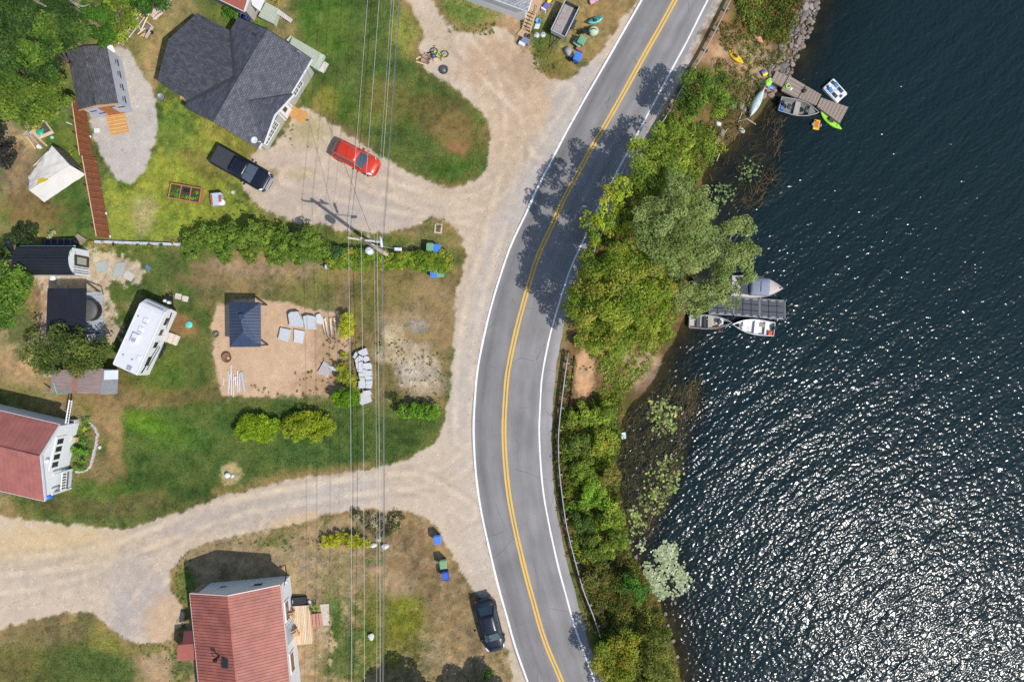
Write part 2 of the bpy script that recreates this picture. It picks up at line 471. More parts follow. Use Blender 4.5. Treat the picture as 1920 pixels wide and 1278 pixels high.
# lower left and lower middle
blob(110,1240,180,60,C(96,104,50),.95); blob(80,1185,130,28,C(124,108,72),.9,-4); blob(180,1250,70,40,C(86,106,50),.8); blob(200,1190,38,30,C(142,138,66),.8); blob(20,1250,50,40,C(112,100,56),.8)
area([(365,1020),(470,1000),(560,985),(640,965),(700,960),(770,965),(815,990),(840,1030),(865,1080),(895,1120),(930,1170),(950,1240),(960,1310),(540,1310),(360,1310),(340,1180),(325,1080)], C(168,142,106), .95)
blob(760,1090,110,70,C(140,112,76),.85,20); blob(730,1180,70,80,C(110,112,42),.95,0,.9); blob(760,1150,36,44,C(128,130,40),.8); blob(720,1090,60,26,C(178,146,110),.8,10); blob(700,1130,30,50,C(120,112,54),.7); blob(870,1160,60,80,C(150,124,86),.8,-30); blob(690,1010,50,30,C(120,104,74),.7); blob(770,1010,60,30,C(132,104,72),.8,20); blob(640,1230,40,60,C(74,104,48),.85); blob(622,1150,20,60,C(86,116,48),.8); blob(606,1225,26,44,C(92,116,52),.7); blob(590,1040,60,40,C(176,150,114),.7); blob(630,1080,46,40,C(150,134,92),.7); blob(690,1200,20,70,C(100,116,40),.7); blob(570,1200,36,80,C(190,156,118),.8)
blob(345,1120,20,60,C(86,116,48),.85,5); blob(340,1090,14,30,C(74,108,44),.7); blob(520,1010,40,12,C(92,110,56),.7,-10); blob(560,1010,30,18,C(170,144,112),.6)
blob(300,1240,45,50,C(182,150,116),.95); blob(340,1240,24,40,C(92,108,56),.7); blob(285,1215,30,12,C(84,112,48),.7)
# top yards
area([(740,-40),(1195,-40),(1170,20),(1120,80),(1060,140),(1020,140),(990,90),(960,60),(900,60),(830,30),(770,10)], C(166,144,98), .8)
blob(850,30,46,34,C(96,124,52),.85); blob(905,40,40,22,C(100,122,54),.75); blob(915,58,18,14,C(58,90,42),.9); blob(1020,80,36,50,C(92,112,48),.85); blob(1010,120,26,22,C(84,108,46),.85); blob(1050,120,26,36,C(136,120,60),.8); blob(1100,30,40,50,C(156,132,78),.85); blob(1140,20,36,40,C(150,120,78),.8); blob(960,40,20,30,C(190,158,122),.8); blob(940,80,40,40,C(202,170,136),.7)

# ---- driveways, gravel and sand (crisper, ragged edges)
DRIVE = [(1215,-30),(1196,0),(1172,32),(1128,92),(1085,135),(1045,152),(1015,135),(998,105),(972,88),(955,62),(930,52),(900,62),(860,58),(820,20),(800,-30),(752,-30),(770,15),(792,60),(785,92),(800,130),(850,165),(890,200),(915,225),(918,285),(902,328),(860,350),(800,340),(730,302),(660,257),(605,222),(560,205),(520,270),(478,283),(455,335),(480,380),(540,412),(610,424),(680,437),(755,432),(812,407),(848,424),(866,452),(870,490),(853,560),(852,620),(846,700),(838,760),(820,822),(785,850),(730,872),(640,887),(560,897),(470,917),(400,937),(300,972),(220,992),(150,984),(80,978),(-60,976),(-60,1175),(60,1162),(150,1146),(195,1166),(232,1196),(262,1206),(312,1200),(345,1150),(318,1080),(365,1025),(455,1000),(540,985),(620,965),(700,956),(775,962),(820,990),(842,1030),(868,1080),(898,1122),(936,1170),(956,1240),(968,1320),(1003,1320),(970,1217),(935,1090),(908,984),(893,890),(888,800),(895,700),(917,588),(955,470),(1010,350),(1100,178),(1180,40)]
d_drive = area(DRIVE, gravel, 1, .22, .55, .55)
w_drive = np.clip(d_drive / .25 + .5, 0, 1)
# wheel tracks worn into the gravel
def track(pts, gap, c, a):
    global col
    l = gline(pts, 8)
    for s_ in (-1, 1):
        d = np.abs(seg_dist(X, Y, l) - gap) + warp * .35
        col = mixc(col, c, a * np.clip(1 - d / .38, 0, 1) * w_drive * np.clip(n_mid * 2.2 - .4, 0, 1))
        break
_k = col.copy()
fr_ = np.clip(1 + d_drive / (.9 + 1.2 * (n_mid - .3)), 0, 1) * np.clip((n_big - .3) * 4, 0, 1) * (d_drive < .1)
_k = mixc(_k, C(158, 122, 80), .75 * fr_)
blob(95,1020,170,38,C(214,188,148),.9,2,.8); blob(330,1000,60,20,C(206,184,160),.5); blob(560,970,70,18,C(208,180,144),.8,-12); blob(470,960,170,26,C(188,178,170),.7,-12); blob(640,925,90,30,C(192,184,178),.6,-8); blob(260,1110,60,80,C(184,174,170),.85,-15); blob(310,1165,40,46,C(208,176,142),.8,-20); blob(230,1180,30,20,C(180,172,164),.7); blob(170,1070,160,40,C(196,180,160),.5)
blob(1000,180,70,110,C(206,176,144),.75,25,.9); blob(960,260,60,90,C(206,180,152),.65,0,.9); blob(930,120,70,50,C(196,164,132),.8); blob(890,390,100,50,C(206,182,158),.7,0,.9); blob(985,130,50,30,C(176,152,128),.6); blob(1080,150,60,40,C(190,180,174),.8,-58); blob(1040,250,26,120,C(194,186,180),.85,28,.8); blob(960,400,24,120,C(196,188,182),.8,24,.8); blob(905,560,20,140,C(200,190,184),.7,10,.8); blob(865,760,26,120,C(202,192,184),.7,0,.8); blob(900,1040,26,130,C(202,188,174),.7,-14,.8)
blob(600,300,130,60,C(204,184,168),.6,20); blob(600,370,120,40,C(194,178,166),.7); blob(700,400,120,26,C(190,178,170),.6); blob(580,250,36,30,C(160,150,90),.6,0,1.2); blob(560,325,36,12,C(180,160,112),.5); blob(505,325,14,7,C(140,130,80),.6); blob(430,385,36,30,C(180,170,150),.7)
blob(830,75,60,16,C(196,176,150),.7,45); blob(740,30,40,40,C(206,178,150),.7)
col = np.where(w_drive[..., None] > 0.02, mixc(_k, col, w_drive), _k)
for tp in ([(-20,1100),(120,1075),(260,1020),(400,965),(560,930),(720,905),(830,890),(885,850)], [(-20,1060),(140,1050),(280,1010),(440,950),(640,915),(780,905),(880,960)], [(540,330),(640,360),(760,385),(870,400),(930,430),(905,520)], [(620,310),(720,350),(840,385),(930,360),(1000,260),(1060,170)], [(940,110),(960,200),(960,300),(930,420),(890,560),(870,700),(868,820)], [(870,80),(930,150),(985,210),(1010,280)], [(250,1150),(300,1080),(380,1010),(480,970)]):
    track(tp, .75, C(222, 202, 176), .55); track(tp, 1.25, C(176, 160, 144), .40); track(tp, .2, C(184, 168, 150), .35)
d_path = area([(165,205),(160,195),(205,150),(215,90),(240,92),(262,130),(290,180),(294,240),(282,290),(262,333),(245,347),(218,335),(198,305),(180,270)], C(199,189,178), 1, .2, .5, .45)
blob(215,160,30,20,C(190,176,150),.35)
d_sand = area([(404,572),(440,560),(520,562),(600,580),(640,590),(655,640),(640,700),(600,738),(520,744),(415,742),(406,690),(398,620)], C(208,176,146), 1, .25, .8, .5, False)
blob(620,650,30,70,C(170,140,106),.6,0,.9); blob(600,720,50,20,C(176,142,108),.6)
area([(165,470),(215,475),(265,505),(255,530),(205,535),(215,600),(210,640),(70,640),(80,540),(40,500)], C(206,180,148), .95, .3, 1.2); blob(70,580,24,50,C(170,130,96),.7); blob(60,650,70,30,C(190,158,116),.8,-20); blob(40,690,60,40,C(190,150,104),.8); blob(40,615,30,50,C(72,96,44),.7)
blob(432,890,21,20,C(190,168,118),.95,0,.3,.5)
area([(590,1160),(616,1160),(624,1230),(610,1232)], C(204,168,130), .8, .2, .3)
blob(560,440,14,8,C(160,150,120),.5)
# weeds that break up bare soil, and scattered dark specks
wd = np.clip((fbm(X, Y, 0.9, 61, 4) - .60) * 14, 0, 1) * np.clip((n_big - .42) * 5, 0, 1)
bare = (X / S + 960 < 720) & (X / S + 960 > 330) & (639 - Y / S > 985)
col = mixc(col, C(84, 108, 50), np.where(bare, wd * .75, 0.0))
yard = (X / S + 960 > 700) & (X / S + 960 < 835) & (639 - Y / S > 605) & (639 - Y / S < 765)
col = mixc(col, C(96, 100, 52), np.where(yard, wd * .8, 0.0))
# ---- lake bank, beach and bed
w_bank = np.clip(-DL / .5 + .6 + warp * .8, 0, 1)
col = mixc(col, C(120, 94, 62), w_bank); col = mixc(col, C(84, 90, 44), w_bank * np.clip((n_mid - .45) * 5, 0, 1) * .7)
verge = np.clip(1 - np.abs(DL) / .9 + warp, 0, 1); col = mixc(col, C(130, 98, 66), verge * .8)
area([(1345,-40),(1330,0),(1260,140),(1175,300),(1105,430),(1070,520),(1050,575),(1062,590),(1085,540),(1110,470),(1140,405),(1200,295),(1262,180),(1312,85),(1352,5),(1374,-40)], C(192,176,164), .9, .4, .5, .4)
blob(1096,700,20,46,C(198,156,120),.95,4,.3); blob(1216,690,32,36,C(186,156,126),.95,10,.5); blob(1235,720,26,30,C(140,112,92),.8); blob(1360,85,56,26,C(178,146,114),.9,-20,.6); blob(1420,110,44,40,C(184,156,126),.9,30,.6); blob(1370,125,30,22,C(190,150,116),.8); blob(1340,60,20,50,C(160,122,84),.7,30); blob(1165,665,20,20,C(180,160,120),.7)
w_bed = np.clip(-DS / .25 + .5 + warp * .5, 0, 1)
bed = mixc(np.broadcast_to(C(104, 84, 54, .62), X.shape + (3,)), C(58, 46, 32, .62), np.clip((n_mid - .4) * 3, 0, 1))
col = mixc(col, bed, w_bed)
# ---- fine mottling of turf and stones
gravelly = np.clip(w_drive + np.clip(d_path / .2 + .5, 0, 1) + np.clip(d_sand / .25 + .5, 0, 1), 0, 1)
amp = np.where(gravelly > .5, .13, .44)
val = 1 + amp * (n_fine - .5) * 2 + .30 * amp * (n_pix - .5) * 2 + .5 * amp * (n_mid - .5) * 2 + np.where(gravelly > .5, .12, .35) * (n_big - .5)
pebb = (n_pix > .985) & (gravelly > .5)
val = np.where(pebb, val * np.where(RNG.random(X.shape) > .45, .72, 1.22), val)
col = np.clip(col * val[..., None], 0.004, .85)
warm = np.clip(w_drive + np.clip(d_sand / .25 + .5, 0, 1), 0, 1)
col[..., 2] *= 1 - .035 * warm; col[..., 0] *= 1 + .012 * warm
spk = np.clip((fbm(X, Y, .45, 191, 3) - .52) * 6, 0, 1) * (gravelly < .5) * (DL > 0)
col = mixc(col, np.clip(col * np.array([1.32, 1.22, 1.35]), 0, .6), spk * .55)
turf = (gravelly < .5) & (DL > 0)
col = mixc(col, C(120, 120, 66), np.clip((n_mid - .42) * 3, 0, 1) * .30 * turf)
br_ = np.clip((col[..., 0] - col[..., 1]) / (col[..., 0] + 1e-3) * 4, 0, 1) * turf
col[..., 0] *= 1 - .04 * br_; col[..., 2] *= 1 + .05 * br_
dryshift = np.where(gravelly > .5, 0, (n_mid - .5) + (fbm(X, Y, .35, 71, 2) - .5) * .9)
col[..., 0] *= 1 + .35 * dryshift; col[..., 1] *= 1 + .10 * dryshift

def ground_mat():
    m = bpy.data.materials.new('turf_soil_and_gravel')
    t, b = nodes_of(m); N, L = t.nodes.new, t.links.new
    at = N('ShaderNodeAttribute'); at.attribute_name = 'col'
    tc = N('ShaderNodeTexCoord')
    n1 = N('ShaderNodeTexNoise'); n1.inputs['Scale'].default_value = 9; n1.inputs['Detail'].default_value = 6; n1.inputs['Roughness'].default_value = .75
    L(tc.outputs['Object'], n1.inputs[0])
    mr = N('ShaderNodeMapRange'); mr.inputs[1].default_value = .3; mr.inputs[2].default_value = .7; mr.inputs[3].default_value = .76; mr.inputs[4].default_value = 1.24
    L(n1.outputs['Fac'], mr.inputs[0])
    mx = N('ShaderNodeMix'); mx.data_type = 'RGBA'; mx.blend_type = 'MULTIPLY'; mx.inputs[0].default_value = 1
    L(at.outputs['Color'], mx.inputs[6]); L(mr.outputs[0], mx.inputs[7]); L(mx.outputs[2], b.inputs['Base Color'])
    b.inputs['Roughness'].default_value = .95; b.inputs['Specular IOR Level'].default_value = .15
    bp = N('ShaderNodeBump'); bp.inputs['Distance'].default_value = .035; bp.inputs['Strength'].default_value = .7
    L(n1.outputs['Fac'], bp.inputs['Height']); L(bp.outputs[0], b.inputs['Normal'])
    return m
GROUND = ground_mat()
nx, ny = X.shape
vid = np.arange(nx * ny).reshape(nx, ny)
quads = np.stack([vid[:-1, :-1], vid[1:, :-1], vid[1:, 1:], vid[:-1, 1:]], -1).reshape(-1, 4)
def cell(a): return a[:-1, :-1].reshape(-1)
region = np.zeros(len(quads), int)                               # 0 ground
region[cell(DL) < 0] = 4
region[cell(d_drive) > 0] = 1; region[cell(d_path) > 0] = 2; region[cell(d_sand) > 0] = 3
region[(cell(DL) < 0)] = 4; region[(cell(DS) < 0)] = 5
V = np.stack([X, Y, Z], -1).reshape(-1, 3); CV = col.reshape(-1, 3)
for k, nm in enumerate(['lawn_ground', 'gravel_driveway', 'gravel_path', 'sand_patch', 'lake_bank', 'lake_bed']):
    q = quads[region == k]
    if not len(q): continue
    u, inv = np.unique(q, return_inverse=True)
    me = fast_mesh(nm, V[u], inv.reshape(-1, 4), GROUND, True, CV[u])
    o = bpy.data.objects.new(nm, me); COL.objects.link(o); tag(o, kind='structure')
# blades of turf that catch the light
nb = 210000
bx, by = RNG.uniform(-50, 8, nb), RNG.uniform(-34, 34, nb)
ii, jj = ((bx - x0) / st).astype(int), ((by - y0) / st).astype(int)
cb = col[ii, jj]
rdp = px(LINE_L + EDGE_R[::-1]); onroad = inside(bx, by, rdp) | (seg_dist(bx, by, gline(LINE_L)) < .25) | (seg_dist(bx, by, gline(EDGE_R)) < .2)
ok = ~onroad & (gravelly[ii, jj] < .3) & (DL[ii, jj] > .8) & (RNG.random(nb) < np.clip((cb[:, 1] - cb[:, 0] * .72) * 14 + .25, .1, 1))
bx, by, cb = bx[ok], by[ok], cb[ok]; nb = len(bx)
aa = RNG.uniform(0, 6.28, nb); ln_b = RNG.uniform(.07, .17, nb); up_b = RNG.uniform(.03, .12, nb)
dv = np.stack([np.cos(aa) * ln_b, np.sin(aa) * ln_b, up_b], 1); sv_ = np.stack([-np.sin(aa), np.cos(aa), 0 * aa], 1) * RNG.uniform(.02, .045, (nb, 1))
c0 = np.stack([bx, by, Z[ii, jj][ok] - .005], 1)
bv = np.stack([c0 - sv_, c0 + sv_, c0 + dv + sv_ * .4, c0 + dv - sv_ * .4], 1).reshape(-1, 3)
me = fast_mesh('grass_blades', bv, np.arange(nb * 4).reshape(nb, 4), leaf_mat('turf_blade', .3, .7), False, np.repeat(np.clip(cb * RNG.uniform(.9, 1.9, (nb, 1)), .003, .5), 4, 0))
o = bpy.data.objects.new('grass_blades', me); COL.objects.link(o); tag(o, kind='stuff')
# ground beyond the frame, out to the horizon
mb = MB()
far = 900.0
for a0, a1, b0, b1 in ((-far, x0, -far, far), (x0, 6, y1, far), (x0, 6, -far, y0)):
    mb.add([(a0, b0, -.03), (a1, b0, -.03), (a1, b1, -.03), (a0, b1, -.03)], [(0, 1, 2, 3)])
for yy, sg, k, e0 in ((y1, 1, .55, 23.0), (y0, -1, .42, 13.5)):
    ye = sg * far; xe = e0 + k * (far - abs(yy))
    q = [(6, yy, -.04), (e0, yy, -.04), (xe, ye, -.04), (6, ye, -.04)]; q2 = [(e0, yy, -.04), (e0 + 7, yy, -3), (xe + 7, ye, -3), (xe, ye, -.04)]
    for g in (q, q2): mb.add(g if sg > 0 else g[::-1], [(0, 1, 2, 3)])
mb.add([(x1, y0, -5.2), (far, -far, -5.2), (far, far, -5.2), (x1, y1, -5.2)], [(0, 1, 2, 3)])
o = mb.build('far_ground', mat('far_turf', tuple(g_mid), .95, .3, .3)); tag(o, kind='structure')

# ---- the lake
def water_mat():
    m = bpy.data.materials.new('lake_water')
    t, b = nodes_of(m); N, L = t.nodes.new, t.links.new
    b.inputs['Base Color'].default_value = (.0085, .0195, .0235, 1)
    b.inputs['Roughness'].default_value = .165
    b.inputs['IOR'].default_value = 1.333; b.inputs['Specular IOR Level'].default_value = .26
    tc = N('ShaderNodeTexCoord')
    def wave(rot, sc, scale, det, rgh, dist=0.0):
        m0 = N('ShaderNodeMapping'); m0.inputs['Rotation'].default_value = (0, 0, math.radians(rot)); L(tc.outputs['Object'], m0.inputs[0])
        mp = N('ShaderNodeMapping'); mp.inputs['Scale'].default_value = sc; L(m0.outputs[0], mp.inputs[0])
        n = N('ShaderNodeTexNoise'); n.inputs['Scale'].default_value = scale; n.inputs['Detail'].default_value = det; n.inputs['Roughness'].default_value = rgh; n.inputs['Distortion'].default_value = dist
        L(mp.outputs[0], n.inputs[0]); return n.outputs['Fac']
    def mul(a, k):
        n = N('ShaderNodeMath'); n.operation = 'MULTIPLY'; L(a, n.inputs[0]); n.inputs[1].default_value = k; return n.outputs[0]
    def add(a, c):
        n = N('ShaderNodeMath'); n.operation = 'ADD'; L(a, n.inputs[0]); L(c, n.inputs[1]); return n.outputs[0]
    h = add(add(mul(wave(-36, (.25, 1, 1), .55, 2, .5, .3), W1), mul(wave(-42, (.35, 1, 1), 1.25, 1, .5, .4), W2)), mul(wave(-32, (.72, 1, 1), 3.7, 0.4, .5, .2), W3))
    bp = N('ShaderNodeBump'); bp.inputs['Distance'].default_value = 1.0; bp.inputs['Strength'].default_value = 1.0
    L(h, bp.inputs['Height']); L(bp.outputs[0], b.inputs['Normal'])
    at = N('ShaderNodeAttribute'); at.attribute_name = 'opacity'
    tr = N('ShaderNodeBsdfTransparent'); tr.inputs[0].default_value = (.80, .82, .70, 1)
    mx = N('ShaderNodeMixShader')
    L(at.outputs['Fac'], mx.inputs[0]); L(tr.outputs[0], mx.inputs[1]); L(b.outputs[0], mx.inputs[2])
    L(mx.outputs[0], t.nodes['Material Output'].inputs['Surface'])
    return m
W1, W2, W3 = .20, .10, .088
wx = np.concatenate([[9.0], np.arange(9.5, 34, .3), np.arange(34, 62, 2.0), [120, 300, far]])
wy = np.concatenate([[-far, -300, -100], np.arange(-44, 44.1, .3), [100, 300, far]])
WX, WY = np.meshgrid(wx, wy, indexing='ij')
_, wds, _, wdep = terrain(WX, WY)
murk = (fbm(WX, WY, 5, 81, 4) - .5) * .8
op = np.where(wds > 0, .25, 1 - np.exp(-np.maximum(wdep, 0) * (1.55 + murk)))
op = np.clip(.16 + .84 * op, 0, 1)
vid = np.arange(WX.size).reshape(WX.shape)
q = np.stack([vid[:-1, :-1], vid[1:, :-1], vid[1:, 1:], vid[:-1, 1:]], -1)
keep = ((wds[:-1, :-1] < 1.0) | (wds[1:, 1:] < 1.0)).reshape(-1)
q = q.reshape(-1, 4)[keep]
u, inv = np.unique(q, return_inverse=True)
WV = np.stack([WX, WY, np.full(WX.shape, WL)], -1).reshape(-1, 3)
me = fast_mesh('lake_water', WV[u], inv.reshape(-1, 4), water_mat(), True, None, {'opacity': op.reshape(-1)[u]})
o = bpy.data.objects.new('lake_water', me); COL.objects.link(o); tag(o, kind='structure')

# ---- the road and its painted lines
def resample(line, n):
    d = np.concatenate([[0], np.cumsum(np.linalg.norm(np.diff(line, axis=0), axis=1))])
    s = np.linspace(0, d[-1], n)
    return np.stack([np.interp(s, d, line[:, 0]), np.interp(s, d, line[:, 1])], 1)
def normals2(line):
    t = np.gradient(line, axis=0); t /= np.linalg.norm(t, axis=1)[:, None]
    return np.stack([-t[:, 1], t[:, 0]], 1)
Lc = resample(extend(gline(LINE_C), 250), 700)
NR = normals2(Lc)                                                # towards the right-hand... (east) side is -NR
def offset_of(line):
    """distance from the centre line to another line, along the road"""
    g = extend(gline(line), 250); out = []
    gd = resample(g, 4000)
    for p, n in zip(Lc, NR):
        r = gd - p
        along = np.abs(r[:, 0] * n[1] - r[:, 1] * n[0])
        i = np.argmin(along + np.linalg.norm(r, axis=1) * .02)
        out.append(r[i] @ n)
    out = np.array(out); k = np.ones(9) / 9
    return np.convolve(np.pad(out, 4, mode='edge'), k, 'valid')
oL, oR, oE = offset_of(LINE_L), offset_of(LINE_R), offset_of(EDGE_R)
sgn = np.sign(np.median(oL))
oW = oL + sgn * (.13 + .10 * np.sin(np.arange(700) * .37) * np.sin(np.arange(700) * .11))
oE = oE + (fbm(Lc[:, 0], Lc[:, 1], 1.0, 91, 3) - .5) * .35
def ribbon(oa, ob, z, ncross=2, a=None, b=None):
    sl_ = slice(a, b); ts = np.linspace(0, 1, ncross)
    pts = np.stack([Lc[sl_] + NR[sl_] * ((1 - t) * oa[sl_] + t * ob[sl_])[:, None] for t in ts], 1)
    n, k = pts.shape[:2]
    v = np.concatenate([pts, np.full((n, k, 1), z)], -1).reshape(-1, 3)
    vid = np.arange(n * k).reshape(n, k)
    q = np.stack([vid[:-1, :-1], vid[1:, :-1], vid[1:, 1:], vid[:-1, 1:]], -1).reshape(-1, 4)
    av = v[q[0]]; 
    if np.cross(av[1] - av[0], av[2] - av[0])[2] < 0: q = q[:, ::-1]
    return v, q, np.tile(ts, n), np.repeat(np.arange(n) * .8, k)
def asphalt_mat():
    m = bpy.data.materials.new('worn_asphalt')
    t, b = nodes_of(m); N, L = t.nodes.new, t.links.new
    tc = N('ShaderNodeTexCoord')
    au = N('ShaderNodeAttribute'); au.attribute_name = 'across'
    av = N('ShaderNodeAttribute'); av.attribute_name = 'along'
    cv = N('ShaderNodeCombineXYZ'); L(au.outputs['Fac'], cv.inputs[0]); L(av.outputs['Fac'], cv.inputs[1])
    mp = N('ShaderNodeMapping'); mp.inputs['Scale'].default_value = (1, .02, 1); L(cv.outputs[0], mp.inputs[0])
    st_ = N('ShaderNodeTexNoise'); st_.inputs['Scale'].default_value = 7; st_.inputs['Detail'].default_value = 5; st_.inputs['Roughness'].default_value = .6; L(mp.outputs[0], st_.inputs[0])
    n1 = N('ShaderNodeTexNoise'); n1.inputs['Scale'].default_value = .35; n1.inputs['Detail'].default_value = 6; L(tc.outputs['Object'], n1.inputs[0])
    n2 = N('ShaderNodeTexNoise'); n2.inputs['Scale'].default_value = 14; n2.inputs['Detail'].default_value = 4; n2.inputs['Roughness'].default_value = .8; L(tc.outputs['Object'], n2.inputs[0])
    tk = N('ShaderNodeValToRGB')                                  # wheel tracks and the paler shoulder
    e = tk.color_ramp.elements
    e[0].position = 0; e[0].color = (1.08,) * 3 + (1,)
    e[1].position = 1; e[1].color = (1.30,) * 3 + (1,)
    for p_, v_ in ((.05, .92), (.11, .74), (.2, .92), (.28, .98), (.36, .86), (.44, 1.02), (.52, 1.0), (.58, .93), (.66, 1.03), (.74, .94), (.80, 1.0), (.86, 1.06), (.90, 1.2)):
        el = e.new(p_); el.color = (v_,) * 3 + (1,)
    L(au.outputs['Fac'], tk.inputs[0])
    def mth(op, a, c):
        n = N('ShaderNodeMath'); n.operation = op
        for i, q_ in enumerate((a, c)):
            if isinstance(q_, (int, float)): n.inputs[i].default_value = q_
            else: L(q_, n.inputs[i])
        return n.outputs[0]
    def rng(a, lo, hi):
        n = N('ShaderNodeMapRange'); n.inputs[1].default_value = .3; n.inputs[2].default_value = .7; n.inputs[3].default_value = lo; n.inputs[4].default_value = hi; L(a, n.inputs[0]); return n.outputs[0]
    v = mth('MULTIPLY', mth('MULTIPLY', rng(st_.outputs['Fac'], .84, 1.16), rng(n1.outputs['Fac'], .88, 1.12)), mth('MULTIPLY', rng(n2.outputs['Fac'], .86, 1.14), tk.outputs[0]))
    # a few fine cracks
    wp = N('ShaderNodeTexNoise'); wp.inputs['Scale'].default_value = .8; wp.inputs['Detail'].default_value = 4; L(tc.outputs['Object'], wp.inputs[0])
    mw = N('ShaderNodeMix'); mw.data_type = 'RGBA'; mw.inputs[0].default_value = .25; L(tc.outputs['Object'], mw.inputs[6]); L(wp.outputs['Color'], mw.inputs[7])
    vo = N('ShaderNodeTexVoronoi'); vo.feature = 'DISTANCE_TO_EDGE'; vo.inputs['Scale'].default_value = .28; L(mw.outputs[2], vo.inputs[0])
    ck = mth('LESS_THAN', vo.outputs['Distance'], .0042)
    ms = mth('GREATER_THAN', n1.outputs['Fac'], .53)
    v = mth('MULTIPLY', v, mth('SUBTRACT', 1, mth('MULTIPLY', mth('MULTIPLY', ck, ms), .38)))
    mx = N('ShaderNodeMix'); mx.data_type = 'RGBA'; mx.blend_type = 'MULTIPLY'; mx.inputs[0].default_value = 1; mx.inputs[6].default_value = (.226, .214, .208, 1)
    L(v, mx.inputs[7]); L(mx.outputs[2], b.inputs['Base Color'])
    b.inputs['Roughness'].default_value = .85; b.inputs['Specular IOR Level'].default_value = .3
    bp = N('ShaderNodeBump'); bp.inputs['Distance'].default_value = .006; L(n2.outputs['Fac'], bp.inputs['Height']); L(bp.outputs[0], b.inputs['Normal'])
    return m
v, q, au, av = ribbon(oW, oE, .012, 15)
me = fast_mesh('road', v, q, asphalt_mat(), False, None, {'across': au, 'along': av})
road = bpy.data.objects.new('road', me); COL.objects.link(road); tag(road, kind='structure')
def paint_mat(name, c):
    m = bpy.data.materials.new(name); t, b = nodes_of(m); N, L = t.nodes.new, t.links.new
    tc = N('ShaderNodeTexCoord'); nz = N('ShaderNodeTexNoise'); nz.inputs['Scale'].default_value = 5; nz.inputs['Detail'].default_value = 8; nz.inputs['Roughness'].default_value = .8; L(tc.outputs['Object'], nz.inputs[0])
    rp = N('ShaderNodeValToRGB'); rp.color_ramp.elements[0].position = .28; rp.color_ramp.elements[1].position = .48
    rp.color_ramp.elements[0].color = (.26, .25, .24, 1); rp.color_ramp.elements[1].color = (*c, 1)
    L(nz.outputs['Fac'], rp.inputs[0]); L(rp.outputs[0], b.inputs['Base Color']); b.inputs['Roughness'].default_value = .7
    return m
white_p, yel_p = paint_mat('white_road_paint', (.78, .77, .75)), paint_mat('yellow_road_paint', (.70, .42, .055))
one = np.ones(700)
wob = (fbm(Lc[:, 0], Lc[:, 1], .7, 95, 2) - .5) * .05
for nm, oc, hw, m in (('edge_line', oL, .09, white_p), ('edge_line', oR, .075, white_p), ('centre_line', one * .14, .085, yel_p), ('centre_line', -one * .14, .085, yel_p)):
    v, q, _, _ = ribbon(oc - hw + wob, oc + hw - wob * .5, .017, 2)
    o = bpy.data.objects.new(nm, fast_mesh(nm, v, q, m)); COL.objects.link(o); o.parent = road
# ================================================================ BUILDINGS
shing_d = shingle_mat('charcoal_shingles', (.060, .062, .078), (.105, .106, .128), .15, .34, math.radians(-60))
shing_w = shingle_mat('charcoal_shingles_wing', (.046, .047, .058), (.082, .083, .098), .15, .34, math.radians(30))
shing_b = shingle_mat('dark_shed_shingles', (.058, .058, .066), (.10, .10, .112), .15, .3, math.radians(75))
shing_g = shingle_mat('pale_grey_shingles', (.25, .25, .27), (.36, .36, .38), .2, .5, math.radians(-20))
siding = mat('sage_grey_siding', (.36, .36, .32), .7, .06, 2)
white_w = mat('white_paint', (.66, .66, .655), .5, .05, 3)
white_s = mat('white_siding', (.64, .65, .67), .55, .06, 2)
wrap_m = mat('pale_house_wrap', (.40, .42, .48), .55, .12, 2)
dark_p = mat('dark_print', (.03, .03, .04), .6)
GLASS = glass_mat()
trim_d = mat('dark_trim', (.03, .03, .035), .5)
red_roof = mat('red_metal_roof', (.315, .104, .076), .5, .26, .9, spec=.3)
red_roof2 = mat('faded_red_metal_roof', (.32, .115, .095), .48, .22, .8, spec=.35)
black_m = mat('black_metal_roof', (.010, .012, .017), .45, .2, 1.5, spec=.45)
navy_m = mat('navy_metal_roof', (.035, .052, .095), .38, .15, 1.2, spec=.5)
sage_d = mat('sage_deck_boards', (.40, .45, .36), .7, .08, 3)
orange_w = mat('fresh_stained_wood', (.52, .27, .085), .6, .25, 3, stretch=(1, 6, 1))
red_w = mat('red_brown_stained_wood', (.20, .066, .024), .55, .35, 2.5, stretch=(2, 5, 1))
pale_w = mat('pale_new_wood', (.66, .48, .30), .65, .16, 3, stretch=(1, 5, 1))
grey_w = mat('weathered_grey_wood', (.34, .29, .24), .8, .28, 3, stretch=(2, 6, 1))
steel = mat('galvanised_steel', (.50, .52, .54), .4, .1, 5, metal=.5)
black_p = mat('black_plastic', (.012, .012, .013), .5)

def wb(mb, name, mats, root, parent=None, bevel=0.0, kind=None):
    """link a mesh given in world coordinates as a child of root (or of one of its parts)"""
    L_ = root.location
    mb.v = [(a - L_.x, b - L_.y, c - L_.z) for a, b, c in mb.v]
    o = mb.build(name, mats, parent or root, bevel=bevel)
    if kind: o['kind'] = kind
    return o

def frame3(A, B, D):
    A, B, D = [P(*q) for q in (A, B, D)]
    def at(s, t, z): 
        p = A + (B - A) * s + (D - A) * t
        return Vector((p.x, p.y, z))
    return at, (B - A).length, (D - A).length

